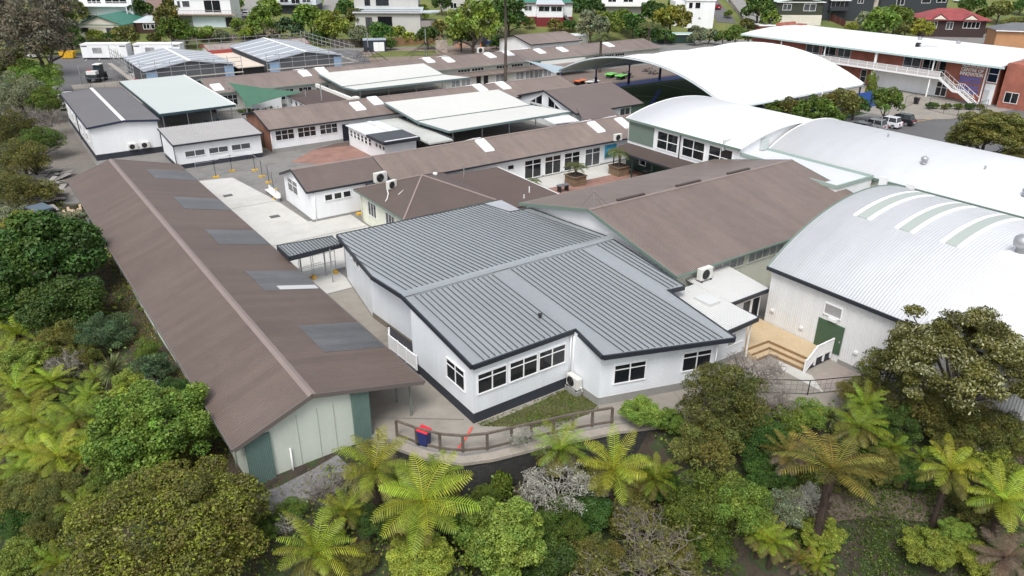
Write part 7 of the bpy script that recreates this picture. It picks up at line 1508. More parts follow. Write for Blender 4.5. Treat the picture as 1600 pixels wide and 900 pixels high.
# ------------------------------------------------------------------ the bush below the shed, slope by slope
for a in [
 ('dense', 72, 398, 84, 'broad dark green round tree beside the long shed, tallest on its side', 'dark', 1.15, .95),
 ('dense', 98, 478, 62, 'low dark green round tree just below the tallest dark round one', 'dark', .95, .85),
 ('dense', 20, 470, 52, 'dark green round tree at the picture edge above the pale ferns', 'dark', .9, .9),
 ('fine', 168, 522, 42, 'blue-green shrub between dark round tree and leaf-strewn strip', 'blue', .75, .9),
 ('fine', 100, 540, 42, 'olive-brown shrub below the low dark round tree', 'olive', .8, .95),
 ('tuft', 46, 568, 42, 'bright green feathery round shrub above the fern slope', 'bright', .85, .85),
 ('tuft', 240, 672, 96, 'big pale-tipped green tree leaning over the shed corner', 'mid', 1.0, .85),
 ('fine', 256, 730, 46, 'conical olive tree in front of the big pale-tipped tree', 'olive', 1.1, 1.15),
 ('tuft', 178, 748, 40, 'mid green clumped tree below the big pale-tipped tree', 'mid', 1.0, .9),
 ('dome', 262, 838, 150, 'huge brown-olive domed tree filling the lower corner', 'brown', .9, .72),
 ('tuft', 40, 868, 44, 'light green shrub below the dark fern hollow', 'bright', .7, .8),
 ('fine', 34, 778, 48, 'dull olive shrub under the yellow-green ferns', 'olive', .8, .8),
 ('fine', 96, 776, 42, 'dull olive shrub with a pale dead branch', 'olive', .8, .8),
 ('fine', 80, 820, 40, 'brownish shrub beside the huge brown-olive dome', 'brown', .8, .8),
 ('loose', 240, 580, 34, 'thin grey-green shrub close under the shed eave', 'blue', .8, 1.1),
 ('fine', 275, 616, 32, 'small dark shrub touching the shed wall', 'dark', .8, .9),
 ('fine', 230, 552, 22, 'small upright dark shrub on the leaf-strewn strip', 'mid', 1.0, 1.2),
 ('loose', 204, 606, 36, 'loose yellowish shrub beside the spiky cabbage tree', 'lime', .7, .8),
 ('fine', 160, 645, 34, 'loose mid green shrub behind the big pale-tipped tree', 'bright', .8, .8),
 ('loose', 130, 618, 26, 'little green shrub under the grey twiggy bush', 'mid', .8, .9),
 # along the gravel track and up its side
 ('fine', 36, 250, 42, 'olive bush along the gravel track by the rubble', 'olive', .85, .8),
 ('fine', 66, 222, 34, 'mid green bush along the gravel track', 'mid', .8, .85),
 ('fine', 22, 300, 40, 'dark olive bush below the flax clump', 'olive', .8, .8),
 ('loose', 66, 300, 30, 'yellowish loose bush beside the rubble', 'olive', .8, .7),
 ('tuft', 44, 352, 36, 'golden yellow-leaved bush above the dark round tree', 'gold', .8, .8),
 ('tuft', 108, 352, 34, 'pale cream-tipped bush above the dark round tree', 'grey', .8, .7),
 ('loose', 20, 345, 34, 'grey-green bush at the picture edge below the track', 'grey', .8, .8),
 ('fine', 60, 128, 40, 'bright green bush beside the asphalt yard', 'bright', .95, .95),
 ('fine', 30, 152, 44, 'grey-green bush beside the gravel track and asphalt yard', 'grey', .9, .9),
 ('fine', 74, 162, 32, 'dark green bush close to the white van', 'mid', .9, .95),
 ('loose', 18, 108, 46, 'thin olive tree at the picture edge above the grey bush', 'olive', 1.1, 1.0),
 ('loose', 52, 52, 66, 'tall greyish-brown tree above the white parked car', 'tawny', 1.6, 1.05),
 ('loose', 8, 36, 60, 'tall greyish-brown tree at the top picture corner', 'tawny', 1.6, 1.05),
 ('loose', 78, 8, 44, 'greyish-brown tree at the very top beside the teal-roofed house', 'tawny', 1.5, 1.0),
 ('fine', 22, 208, 40, 'brownish dense bush along the gravel track', 'brown', .9, .9),
 # below the retaining wall
 ('tuft', 782, 846, 74, 'large light green clumped tree below the retaining wall', 'bright', 1.15, .9),
 ('tuft', 655, 878, 52, 'light olive clumped bush at the lower edge', 'lime', .8, .8),
 ('fine', 878, 822, 44, 'mid green shrub under the lichen-grey bush', 'mid', .9, .9),
 ('dense', 850, 876, 44, 'dark green shrub at the lower edge under the lichen-grey bush', 'dark', .9, .9),
 ('fine', 932, 880, 46, 'olive green shrub between dark shrub and dead twigs', 'olive', .85, .9),
 ('fine', 1098, 795, 66, 'mid green fine-leaved tree with pale stems below the walkway', 'mid', 1.2, 1.0),
 ('fine', 1150, 838, 52, 'brighter green fine-leaved tree beside the ferns', 'bright', 1.0, 1.0),
 ('fine', 1130, 635, 72, 'dark olive tree in front of the white weatherboard wall', 'olive', 1.0, 1.05),
 ('fine', 1105, 700, 56, 'dark olive bushy tree below the walkway', 'olive', 1.0, .9),
 ('fine', 1185, 690, 48, 'dark green bush behind the big golden fern', 'dark', 1.0, .9),
 ('tuft', 1000, 672, 34, 'bright green leafy bush at the walkway edge', 'bright', .8, .7),
 ('tuft', 1046, 660, 26, 'small bright green bush at the fence end', 'mid', .8, .8),
 ('fine', 1258, 650, 36, 'bright green bush by the black tubular fence', 'bright', .85, .85),
 ('dense', 1212, 662, 34, 'mid green bush between bare twigs and tubular fence', 'mid', .85, .85),
 ('small', 815, 690, 9, 'tiny green weed at the foot of the walkway fence', 'bright', .6, .8),
 # toward the barrel hall
 ('fine', 1385, 590, 50, 'grey-green bushy tree against the barrel hall wall', 'olive', 1.15, 1.05),
 ('fine', 1445, 640, 56, 'dark olive bush under the big spreading tree', 'olive', 1.0, .9),
 ('fine', 1400, 670, 44, 'dark green bush between ferns and spreading tree', 'dark', 1.0, .9),
 ('fine', 1550, 680, 56, 'tawny olive bush below the spreading tree', 'brown', 1.0, .85),
 ('loose', 1560, 735, 46, 'yellowish loose bush above the lower ferns', 'lime', 1.0, .85),
 ('fine', 1500, 700, 40, 'olive bush behind the ferns under the spreading tree', 'olive', 1.0, .9),
 ('tuft', 1448, 858, 40, 'vivid light green clump at the lower edge', 'lime', .95, .8),
 ('tuft', 1492, 838, 28, 'smaller vivid light green clump beside the lower trunk', 'bright', 1.0, .8),
 ('tuft', 1285, 840, 34, 'olive green bush beside the woodland path', 'lime', .85, .75),
 ('loose', 1225, 800, 38, 'thin greyish bush with pale dead sprays', 'grey', 1.0, 1.0),
 ('dense', 1580, 880, 34, 'mid green shrub at the lower corner', 'mid', .8, .8),
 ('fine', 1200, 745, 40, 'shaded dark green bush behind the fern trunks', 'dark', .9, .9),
 ('fine', 1060, 880, 44, 'olive bush among the dead twigs', 'olive', .85, .8),
 ('fine', 1030, 760, 36, 'deep green bush in the hollow below the ferns', 'dark', .9, .9),
 ('loose', 700, 770, 26, 'loose weed bush at the retaining wall foot', 'olive', .7, .8),
 ('fine', 455, 800, 26, 'small grass-green shrub beside the gravel below the shed', 'mid', .6, .8),
 ]: tree(a[0], a[1], a[2], a[3], a[4], a[5], 'bush' if a[3] < 50 and a[6] < 1.05 else 'tree', 'shrub' if a[3] < 50 and a[6] < 1.05 else 'tree', a[6], a[7])

for a in [
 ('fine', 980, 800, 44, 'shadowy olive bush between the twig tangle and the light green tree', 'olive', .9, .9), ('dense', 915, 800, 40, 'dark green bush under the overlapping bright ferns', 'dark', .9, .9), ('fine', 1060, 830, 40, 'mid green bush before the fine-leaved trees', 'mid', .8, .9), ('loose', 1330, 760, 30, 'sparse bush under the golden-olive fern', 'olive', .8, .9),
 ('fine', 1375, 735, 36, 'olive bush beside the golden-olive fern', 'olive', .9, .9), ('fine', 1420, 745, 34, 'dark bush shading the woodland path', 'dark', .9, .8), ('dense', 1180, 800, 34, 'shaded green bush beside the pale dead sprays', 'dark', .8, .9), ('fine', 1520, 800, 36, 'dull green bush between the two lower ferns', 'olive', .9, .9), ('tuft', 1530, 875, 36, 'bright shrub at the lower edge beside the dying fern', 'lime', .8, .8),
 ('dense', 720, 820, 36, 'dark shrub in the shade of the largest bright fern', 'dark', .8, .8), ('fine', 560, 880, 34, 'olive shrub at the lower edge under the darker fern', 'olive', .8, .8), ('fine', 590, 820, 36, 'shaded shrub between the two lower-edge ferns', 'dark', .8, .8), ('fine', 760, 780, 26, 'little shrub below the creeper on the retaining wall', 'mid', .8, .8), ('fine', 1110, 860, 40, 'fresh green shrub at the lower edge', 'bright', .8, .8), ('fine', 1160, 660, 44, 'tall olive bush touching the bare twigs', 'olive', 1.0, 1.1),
 ('fine', 1340, 620, 36, 'olive bush at the edge of the wet concrete', 'olive', 1.0, 1.0), ('fine', 1590, 640, 44, 'olive bush at the picture edge against the barrel hall', 'olive', 1.1, 1.0), ('fine', 1480, 660, 40, 'brown-green bush at the foot of the spreading tree', 'brown', 1.0, .9), ('loose', 1590, 720, 36, 'straggly tawny bush at the picture edge', 'tawny', 1.0, 1.0), ('fine', 410, 830, 30, 'green shrub beside the brown-olive dome', 'mid', .7, .8),
 ('fine', 20, 640, 34, 'olive shrub between ferns at the picture edge', 'olive', .7, .8), ('fine', 110, 690, 30, 'dark shrub hidden among pale ferns', 'dark', .7, .8), ('fine', 170, 700, 30, 'olive shrub at the foot of the pale-tipped tree', 'olive', .8, .8), ('fine', 130, 560, 28, 'brown shrub between olive and twiggy bushes', 'brown', .8, .8), ('fine', 20, 820, 34, 'dark olive shrub at the picture edge near the bottom', 'dark', .7, .8), ('fine', 130, 850, 34, 'green shrub at the edge of the brown-olive dome', 'mid', .7, .8),
 ]: tree(a[0], a[1], a[2], a[3], a[4], a[5], 'bush', 'shrub', a[6], a[7])
for a in [
 (585, 728, 82, 'tree fern beside the corner of the long shed', 1.35), (662, 778, 96, 'largest bright tree fern, under the retaining wall', 1.2), (492, 868, 76, 'bright tree fern at the lower edge beside the brown-olive dome', .9),
 (876, 698, 66, 'bright tree fern touching the walkway fence', 1.5), (958, 728, 74, 'bright tree fern below the walkway between two others', 1.6), (1022, 742, 50, 'smaller bright tree fern nearest the dark hollow', 1.5),
 (1340, 672, 56, 'tree fern in front of the wet concrete apron', 1.7), (1350, 640, 40, 'small tree fern close to the barrel hall bushes', 1.5),
 (1482, 742, 60, 'dark-trunked tree fern under the spreading tree', 2.0), (1566, 788, 62, 'bright tree fern at the picture edge below the spreading tree', 1.8), (1440, 720, 30, 'little fern among olive bushes', 1.2),
 (1205, 868, 44, 'fern at the lower edge beside the green fine-leaved trees', .9), (1278, 884, 34, 'yellow-green fern at the lower edge by the woodland path', .8), (540, 800, 50, 'darker fern behind the lower-edge fern', .9), (620, 745, 40, 'drooping fern tucked behind the largest one', 1.0),
 (28, 525, 52, 'bright fern on the slope under the dark round trees', .8), (24, 606, 48, 'bright fern beside the feathery round shrub', .8), (80, 598, 46, 'bright fern between feathery shrub and grey twigs', .8),
 (118, 652, 56, 'sprawling bright fern in the middle of the fern slope', .8), (52, 660, 56, 'pale yellow fern low on the fern slope', .8), (20, 702, 52, 'yellow-green fern at the picture edge', .8),
 (92, 716, 56, 'big pale fern above the olive shrubs', .8), (156, 690, 44, 'fern pushing against the big pale-tipped tree', .8), (128, 800, 46, 'shaded fern beside the huge brown-olive dome', .8), (92, 884, 40, 'fern at the lower edge below the dull shrubs', .7), (8, 338 + 70, 36, 'fern beside the tallest dark round tree', .8), (4, 760, 40, 'drooping fern at the picture edge above the light green shrub', .8), (14, 560, 40, 'fern at the picture edge beside the feathery shrub', .8), (48, 628, 44, 'overlapping fern in the upper part of the fern slope', .8), (92, 676, 46, 'fern in the very centre of the fern slope', .8), (140, 625, 34, 'fern beside the grey twigs on the fern slope', .8), (22, 662, 40, 'fern at the picture edge in the middle of the slope', .8), (52, 712, 44, 'fern low on the slope between two pale ones', .8), (130, 720, 36, 'fern under the branches of the big pale-tipped tree', .8), (36, 735, 40, 'lowest pale fern above the light green shrub', .8), (178, 640, 30, 'fern squeezed against the shed-side shrubs', .8), (20, 500, 36, 'fern under the dark green round tree at the edge', .8), (40, 470, 28, 'small fern emerging between the dark round trees', 1.1), (690, 735, 46, 'fern against the retaining wall behind the largest one', 1.0), (1180, 880, 40, 'lower-edge fern beside the dead twigs', .9), (1600, 700, 40, 'fern at the picture edge beside the barrel hall', 1.6), (1395, 700, 34, 'small fern under the spreading tree branches', 1.3),
 (60, 560, 34, 'little fern over the feathery shrub', 1.0), (150, 590, 26, 'little fern under the spiky cabbage tree', .8)]:
    near = 560 < a[0] < 1060 and a[1] < 800; fern(a[0], a[1]+(10 if near else 0), a[2]*(.90 if near else .94), a[3], a[4])
fern(1300, 738, 88, 'big golden-olive tree fern standing alone above the woodland path', 1.9, 'fernold', None, 2)
fern(1232, 712, 46, 'faded golden fern beside the big golden-olive one', 1.7, 'fernold', 'dead')
fern(1572, 872, 54, 'dying tree fern with grey dead fronds at the lower corner', 1.1, 'dead', 'dead')
fern(640, 842, 40, 'brown hanging fern skirt below the largest bright fern', 1.0, 'fernold', 'dead')
fern(1250, 880, 30, 'brown fern at the lower edge by the path', .6, 'fernold', 'dead')
bare(872, 768, 66, 'lichen-grey leafless shrub below the bright ferns', GREYBARK, 'lichen', .85, 0); bare(812, 724, 22, 'small lichen-grey twig bush at the retaining wall', GREYBARK, 'lichen', .8, 1)
bare(1000, 868, 92, 'wide tangle of dead pale twigs at the lower edge', DEADBARK, 'olive', .7, 1, sz=.7); bare(1175, 588, 58, 'brown leafless twiggy shrub in front of the timber deck', DEADBARK, None, .9, 0); bare(1110, 590, 34, 'thin leafless shrub against the weatherboard wall', DEADBARK, None, .9, 1)
bare(1205, 640, 44, 'leafless brown shrub below the timber deck', DEADBARK, None, .8, 1)
bare(510, 768, 40, 'grey leafless shrub between shed and bright ferns', DEADBARK, None, .8, 1); bare(105, 575, 34, 'grey twiggy bush on the fern slope', GREYBARK, 'tawny', .7, 0); bare(38, 192, 40, 'brown leafless thicket along the gravel track', DEADBARK, None, .8, 0); bare(76, 190, 26, 'small leafless thicket nearest the relocatable classroom', DEADBARK, None, .8, 1)
bare(1255, 785, 30, 'pale dead spray above the fern trunks', GREYBARK, 'lichen', 1.2, 1); bare(450, 822, 24, 'small grey dead bush beside the lower-edge fern', GREYBARK, None, .7, 0); bare(1545, 700, 34, 'pale lichen branch tangle below the spreading tree', GREYBARK, 'lichen', 1.0, 1); bare(225, 600, 24, 'grey leafless bush close to the shed', GREYBARK, None, .8, 1)
spiky('cabbage_tree', 178, 582, 30, 'spiky pale cabbage tree on the slope beside the long shed', 'flax', 1.0, 'head', 'cabbage tree'); spiky('cabbage_tree', 1300, 655, 24, 'spiky cabbage tree by the black tubular fence', 'flax', 1.2, 'head', 'cabbage tree')
spiky('flax_clump', 58, 268, 34, 'spiky grey flax clump beside the rubble', 'grey', .2, 'flax', 'flax'); spiky('flax_clump', 10, 352, 26, 'spiky grey flax at the picture edge below the track', 'grey', .2, 'flax', 'flax'); spiky('flax_clump', 168, 556, 14, 'small silvery spiky plant above the cabbage tree', 'grey', .2, 'flax', 'flax')

# the spreading flowering tree beside the barrel hall
def spreading(px, py, r):
    x, y, z, R = spot(px, py, r, 1.35); T = thing('spreading_tree', 'spreading umbrella-shaped tree with creamy flowers over the barrel hall eave', 'tree', (x, y, z)); rng = np.random.default_rng(77); H = 1.35*R; L = []
    for i in range(130):
        a = rng.uniform(0, 6.28); q = rng.uniform(.05, 1)**.55; L.append((math.cos(a)*q*1.0, math.sin(a)*q*1.0, .55*(1-q*q)+rng.normal(0, .09)-.12-(.22*rng.random() if i % 3 == 0 else 0), rng.uniform(.12, .21)))
    L = np.array(L); n = 64000; k = rng.choice(len(L), n); D = sphere_dirs(rng, n); D[:, 2] = np.abs(D[:, 2])*np.where(rng.random(n) < .25, -1, 1); C = L[k, :3]+D*(L[k, 3]*rng.uniform(.35, 1.1, n))[:, None]*np.array([1, 1, .5])
    t = np.exp(rng.normal(0, .25, len(L)))[k][:, None]*np.exp(rng.normal(0, .22, (n, 1)))*np.ones((1, 3)); fl = (rng.random(n) < np.clip(rng.normal(.28, .2, len(L)), 0, .7)[k]) & (D[:, 2] > -.1); t[fl] = np.array([2.6, 2.6, 6.5])*np.exp(rng.normal(0, .15, (fl.sum(), 1)))
    V, F, t = leaves(rng, C, D, np.full(n, .02), t, .5); place('crown', np_mesh('crown', V, F, [LEAF['olive']], t), T, (0, 0, H), (R, R, R*1.1)); OFF[T.name] = np.zeros(3)
    b = MB(); fork = Vector((.05*R, -.05*R, H*.45)); b.tube([(-.15*R, .1*R, -.5), (-.05*R, .03*R, H*.22), fork], [.075*R, .06*R, .05*R], 9, False)
    for i in range(0, 130, 7):
        e = Vector((L[i, 0]*R, L[i, 1]*R, H+L[i, 2]*R-.05*R)); m = fork.lerp(e, .5)+Vector((rng.normal(0, .05)*R, rng.normal(0, .05)*R, -.06*R)); b.tube([fork, fork.lerp(m, .5)+Vector((0, 0, -.02*R)), m, e], [.034*R, .028*R, .02*R, .008*R], 6, False)
    b.build('trunk', TRUNK, T)
spreading(1512, 560, 108)
tree('small', 0, 0, 0, 'green creeper growing up the dark retaining wall', 'mid', 'creeper', 'creeper', 1.0, 1.9, world=(17.7, 25.95, -2.4, .62))

# hedge trees by the fabric canopy and the car park
for a in [('hedge', 1200, 172, 26, 'green hedge bush under the white canopy edge', 'mid', .9, .8), ('hedge', 1236, 172, 26, 'second hedge bush along the white arched roof', 'olive', .9, .85), ('hedge', 1275, 176, 34, 'hedge tree behind the flagpole', 'mid', 1.0, .95), ('hedge', 1312, 166, 32, 'olive hedge tree between flagpole and cars', 'olive', 1.0, 1.0),
          ('column', 1361, 136, 17, 'pointed yellow-green conifer at the canopy corner', 'lime', 1.4, 1.3), ('hedge', 1385, 160, 27, 'dense round green tree beside the open mesh gate', 'mid', 1.2, 1.0), ('hedge', 1336, 166, 22, 'dark hedge tree behind the silver car', 'dark', 1.0, .95), ('hedge', 1300, 190, 24, 'low hedge bush against the white arched roof', 'mid', .9, .8), ('hedge', 1250, 188, 20, 'low green bush at the end of the court fence', 'bright', .9, .8),
          ('tuft', 1545, 205, 52, 'large bushy tree with reddish new leaves at the car park', 'olive', 1.1, .75), ('tuft', 1592, 215, 46, 'reddish bushy tree at the picture edge by the car park', 'brown', 1.1, .8), ('tuft', 1510, 218, 30, 'lower olive bush in front of the car park tree', 'olive', .9, .7), ('tuft', 1585, 250, 26, 'dark red-leaved bush behind the white gymnasium roof', 'brown', 1.0, .8)]: tree(*a[:5], a[5], 'hedge_tree', 'tree', a[6], a[7])
for i in range(9):
    x, y = lerp(125.2, 131.2, i/8), lerp(60.3, 55.4, (i/8)**.8)+(.7 if i % 2 else 0); tree('small', 0, 0, 0, ['low dark shrub in the planting bed by the mesh fence', 'rounded dark shrub in the planting bed by the mesh fence'][i % 2], ['dark', 'mid', 'brown'][i % 3], 'bed_shrub', 'shrub', .7, .9, world=(x, y, 0, R_(.55, .8)))['group'] = 'shrubs of the planting bed'
for i in range(10):
    x = lerp(31.8, 37.5, i/9); tree('small', 0, 0, 0, 'low garden shrub under the green shade sail', ['dark', 'mid'][i % 2], 'bed_shrub', 'shrub', .6, .8, world=(x, 118.2+R_(-.3, .3), 0, R_(.35, .55)))['group'] = 'shrubs below the green sail'

# palms
palm(80.1, 116.2, 0, 15.4, 3.8, 'very tall palm with slim trunk rising in front of the longest row', 0, .24)
palm(103.4, 116.4, 0, 6.7, 2.6, 'golden palm rising over the longest row by the canopy tip', 1, .25); 
palm(126.4, 126.3, 0, 6.7, 2.8, 'grey-green palm in front of the long green shed', 0, .3)
PG = 'potted palms of the brick courtyard'
palm(51.7, 61.2, 1.0, .9, 1.5, 'young palm in the planter before the courtyard windows', 1, .12); palm(58.3, 61.3, 1.0, 1.4, 1.75, 'taller young palm in the planter beside the wall mural', 0, .13); palm(47.2, 63.0, 0, .5, 1.1, 'small palm by the end of the covered way', 1, .08)
palm(62.0, 59.6, 0, .5, .8, 'tiny palm under the verandah roof', 0, .07)

# ------------------------------------------------------------------ hillside trees
HT = [
 ('smalltuft', 100, 42, 20, 'rounded green tree on the grass bank by the teal-roofed house', 'mid'), ('smalltuft', 112, 62, 17, 'dark rounded tree at the fence behind the skip', 'dark'), ('small', 88, 26, 17, 'dark tree above the grass bank', 'dark'), ('smalltuft', 116, 20, 17, 'yellowish tree left of the teal roof', 'olive'), ('small', 60, 78, 12, 'small dark red shrub on the grass bank', 'brown'), ('small', 78, 74, 10, 'tiny maroon shrub beside the boundary fence', 'brown'),
 ('small', 150, 55, 10, 'small yellow-green tree against the cream house wall', 'lime'), ('small', 172, 58, 8, 'small dark shrub below the cream house window', 'dark'), ('smalltuft', 196, 56, 17, 'round olive bush at the corner of the cream house', 'olive'), ('small', 218, 14, 16, 'dark trimmed hedge beside the brown driveway', 'dark'), ('smalltuft', 262, 26, 18, 'tall golden-olive tree beside the brown driveway', 'olive'), ('smalltuft', 265, 48, 20, 'rough green bush below the golden-olive tree', 'mid'),
 ('small', 240, 60, 10, 'low bush under the garden cabin', 'olive'), ('smalltuft', 290, 50, 18, 'green spreading bush in front of the pale blue house', 'mid'), ('small', 325, 52, 12, 'pale leafy shrub on the lawn', 'bright'), ('small', 345, 56, 10, 'grey-green shrub on the lawn by the dark fence', 'grey'), ('small', 371, 37, 10, 'neat green ball bush beside the white house', 'mid'), ('small', 386, 54, 11, 'yellow-green shrub by the scaffold', 'lime'),
 ('small', 419, 16, 19, 'tall round bright tree behind the pale car', 'mid'), ('smalltuft', 410, 34, 20, 'bright green tree between car and dark house', 'bright'), ('smalltuft', 425, 56, 12, 'pink-brown shrub behind the scaffold', 'tawny'), ('small', 484, 30, 24, 'large light green round tree below the dark house', 'bright'), ('small', 455, 42, 17, 'blue-green tree beside the large light green one', 'blue'), ('smalltuft', 522, 40, 23, 'yellow-green spreading tree behind the scaffold', 'lime'), ('small', 540, 12, 14, 'dark tree beside the grey driveway', 'dark'), ('small', 500, 58, 12, 'dark hedge bush behind the scaffold poles', 'dark'),
 ('smalltuft', 556, 26, 14, 'brown-green tree beside the modern grey house', 'olive'), ('small', 562, 54, 14, 'grey-green bush above the navy shed', 'grey'), ('small', 594, 50, 17, 'dark bush in front of the modern house', 'dark'), ('small', 620, 52, 12, 'bright yellow-green bush under the modern house', 'lime'), ('small', 640, 58, 10, 'small lime bush along the tan fence', 'lime'), ('small', 668, 56, 15, 'dark ivy bush at the modern house corner', 'dark'), ('small', 610, 68, 9, 'low dark bush at the tan fence foot', 'dark'), ('smalltuft', 656, 20, 13, 'lime feathery tree behind the curved balcony', 'lime'), ('small', 690, 42, 13, 'brownish tree by the stone steps', 'olive'),
 ('smalltuft', 738, 36, 36, 'big bright green tree in front of the half hidden house', 'bright'), ('small', 720, 52, 20, 'dark green bush under the big bright tree', 'dark'), ('smalltuft', 768, 48, 16, 'grey-green tree beside the tall palm trunk', 'grey'), ('smalltuft', 795, 22, 26, 'dark green tree behind the tall palm trunk', 'dark'), ('small', 828, 36, 8, 'small shrub under the villa wall', 'olive'), ('small', 868, 38, 10, 'flowering shrub before the maroon base', 'olive'), ('small', 890, 40, 9, 'dark shrub before the maroon base', 'dark'),
 ('small', 920, 14, 22, 'dark round tree beside the villa', 'dark'), ('smalltuft', 924, 38, 22, 'grey-green tree above the lawn', 'grey'), ('smalltuft', 950, 36, 20, 'bright bushy tree below the white balcony house', 'bright'), ('small', 972, 30, 16, 'conical green tree below the white balcony house', 'mid'), ('small', 990, 36, 17, 'dark conical tree beside the yellow one', 'dark'), ('small', 1020, 20, 18, 'dark tree behind the yellow tree', 'dark'), ('small', 1048, 28, 23, 'bright yellow-green round tree beside the ivy tower', 'gold'), ('small', 1012, 52, 18, 'dark bush behind the grey-green palm', 'dark'), ('small', 1040, 56, 12, 'dark bush beside the long green shed', 'dark'),
 ('small', 1092, 28, 11, 'green ivy mass climbing the white tower', 'mid'), ('small', 1090, 50, 11, 'grey-green clipped bush behind the canopy', 'grey'), ('small', 1108, 56, 12, 'soft green bush behind the canopy', 'grey'), ('small', 1130, 58, 12, 'mid green bush behind the canopy', 'mid'), ('small', 1150, 52, 13, 'light bush at the foot of the driveway', 'bright'), ('small', 1170, 56, 11, 'olive bush at the foot of the pale fence', 'olive'), ('small', 1086, 60, 10, 'low grey bush beside the long green shed', 'grey'), ('smalltuft', 1185, 12, 22, 'dark tall tree beside the hillside driveway', 'dark'), ('smalltuft', 1202, 30, 14, 'bright tree by the olive house', 'bright'), ('small', 1168, 36, 8, 'brown dry bush below the dark tall tree', 'brown'),
 ('small', 1330, 44, 9, 'yellowish shrub behind the brick centre roof', 'gold'), ('small', 1378, 36, 26, 'grand round green tree behind the brick centre', 'mid'), ('small', 1400, 28, 20, 'rounded blue-green tree beside the grand round one', 'mid'), ('small', 1352, 30, 13, 'grey-green tree edge by the slate house', 'grey'), ('smalltuft', 1440, 44, 15, 'yellow-green tree beside the red-roofed house', 'gold'), ('small', 1415, 46, 12, 'olive bush behind the brick centre roof', 'olive'), ('small', 1520, 8, 16, 'dark bush above the red roof', 'dark'), ('small', 1562, 16, 16, 'dark olive bush on the top lawn', 'olive'), ('small', 1540, 22, 11, 'round green bush on the top lawn', 'mid'), ('small', 1582, 40, 15, 'olive hedge beside the orange clay house', 'olive'), ('small', 1595, 10, 12, 'dark bush at the top picture corner', 'dark'),
 ('small', 300, 6, 10, 'dark tree beside the white and blue house', 'dark'), ('small', 372, 8, 9, 'dark hedge beyond the white and blue house', 'dark'), ('smalltuft', 268, 6, 15, 'bushy tree above the brown driveway', 'olive'), ('small', 440, 2, 12, 'dark tree at the top by the dark house', 'dark'), ('small', 1060, 8, 14, 'leafy tree behind the ivy tower', 'mid'), ('small', 1210, 8, 10, 'dark hedge by the olive house', 'dark'), ('small', 900, 6, 12, 'dark tree behind the villa', 'dark'), ('smalltuft', 690, 4, 14, 'dark leafy tree at the top behind the modern house', 'dark'), ('smalltuft', 138, 2, 14, 'dark tree behind the tall white house', 'dark'), ('small', 1138, 22, 6, 'small shrub on the drive verge', 'mid'), ('smalltuft', 776, 66, 10, 'small bush behind the small white hall', 'dark')]
for i, a in enumerate(HT): tree(a[0], a[1], a[2]+a[3]*.1, a[3]*1.22, a[4], a[5], 'hillside_tree' if a[3] > 12 else 'garden_shrub', 'tree' if a[3] > 12 else 'shrub', 1.05 if a[3] > 12 else .8, 1.0 if a[0] == 'small' else 1.05)

# ------------------------------------------------------------------ undergrowth and grass
def scatter(name, n, region, size, col, test, hts, seed, alt=None, flat=None):
    rng = np.random.default_rng(seed); x = rng.uniform(region[0], region[1], n); y = rng.uniform(region[2], region[3], n); ok = test(x, y); x, y = x[ok], y[ok]; z = terr(x, y) if flat is None else np.full(len(x), flat); m = len(x)
    dens = np.sin(x*.9+1.3*np.sin(y*.7))*np.sin(y*.8+np.sin(x*.5)); ok = rng.random(m) < .55+.45*dens; x, y, z, dens = x[ok], y[ok], z[ok], dens[ok]; m = len(x)
    C = np.stack([x, y, z+rng.uniform(.02, hts, m)*(.5+.5*rng.random(m))], 1); D = sphere_dirs(rng, m); D[:, 2] = np.abs(D[:, 2]); t = np.exp(rng.normal(0, .35, (m, 1)))*np.ones((1, 3))
    if alt: s_ = rng.random(m) < alt[1]; t[s_] = np.array(alt[0])*np.exp(rng.normal(0, .25, (s_.sum(), 1)))
    V, F, t = leaves(rng, C, D, np.full(m, size), t, .5, .3); o = bpy.data.objects.new(name, np_mesh(name, V, F, [LEAF[col]], t)); COL.objects.link(o); tag(o, None, None, kind='stuff'); return o
out_ = lambda x, y: plat_dist(x, y) > .4
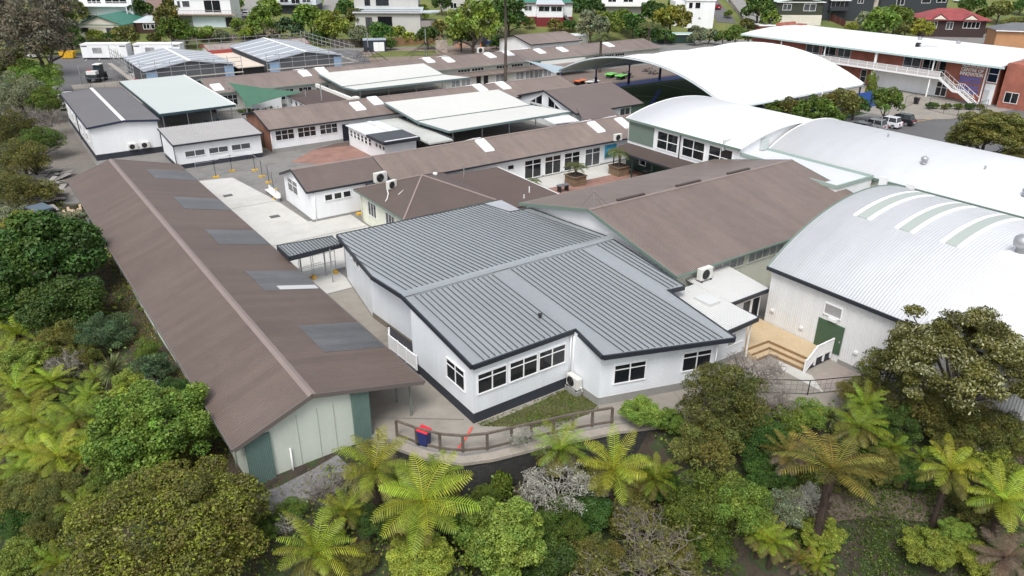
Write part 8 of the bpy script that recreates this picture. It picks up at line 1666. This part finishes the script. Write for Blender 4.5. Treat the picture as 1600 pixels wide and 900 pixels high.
tag(scatter('undergrowth', 310000, (-30, 46, 4, 60), .085, 'mid', lambda x, y: out_(x, y) & (((x < 4.0) | (y < 31)) & (np.hypot(x-32, y-12.3) > 3.6)), 1.1, 11, ((1.3, .8, .6), .25)), 'dense mixed undergrowth covering the slopes under the ferns', 'undergrowth')
tag(scatter('undergrowth', 60000, (-60, 12, 55, 215), .22, 'olive', out_, 1.1, 12, ((.7, .9, .7), .4)), 'rough undergrowth on the bank beside the gravel track', 'undergrowth')
tag(scatter('ground_cover', 60000, (27, 37, 7, 18), .055, 'mid', lambda x, y: (np.hypot(x-32, y-12.3) < 5.0) & out_(x, y), .3, 13, ((.6, .7, .7), .45)), 'low glossy green ground cover beside the woodland path', 'ground cover')
tag(scatter('grass', 8000, (18.4, 25.2, 26.6, 29.5), .04, 'mid', lambda x, y: (y > lerp(29.1, 26.6, np.clip((x-18.4)/3.4, 0, 1))) & (y < 29.4), .06, 14, ((.8, .55, .5), .4), .03), 'thin grass in the bed in front of the grey-roofed block', 'grass')
tag(scatter('grass', 24000, (3.2, 7.0, 33, 82), .06, 'olive', lambda x, y: (plat_dist(x, y) > .1) & (x > 3.6+np.sin(y*.4)*.6), .14, 15, ((1.4, .8, .6), .4)), 'rough grass strip along the side of the long shed', 'grass')
tag(scatter('undergrowth', 60000, (10, 330, 100, 235), .30, 'mid', lambda x, y: ((.4*x+.916*y) > 195.2) & ((.4*x+.916*y) < 203+4*np.sin(x*.11)) & ~((x > 108) & (x < 152)) & (np.sin(x*.19+1)+.6*np.sin(x*.07) > -.35), 1.5, 16, ((1.5, 1.2, .8), .3)), 'mixed garden shrubbery along the hillside fences', 'shrubbery')
drape('woodland_path', [(1232, 822), (1290, 797), (1370, 788), (1460, 800), (1540, 840)], 1.5, pm('woodland_soil', (.11, .085, .066), .95, noise=((.8, .2), (6, .25))), .05)
drape('gravel_path', [(392, 800), (440, 782), (500, 752), (540, 725)], 1.5, pm('grey_gravel', (.17, .165, .165), .95, noise=((.8, .2), (9, .25))), .06)
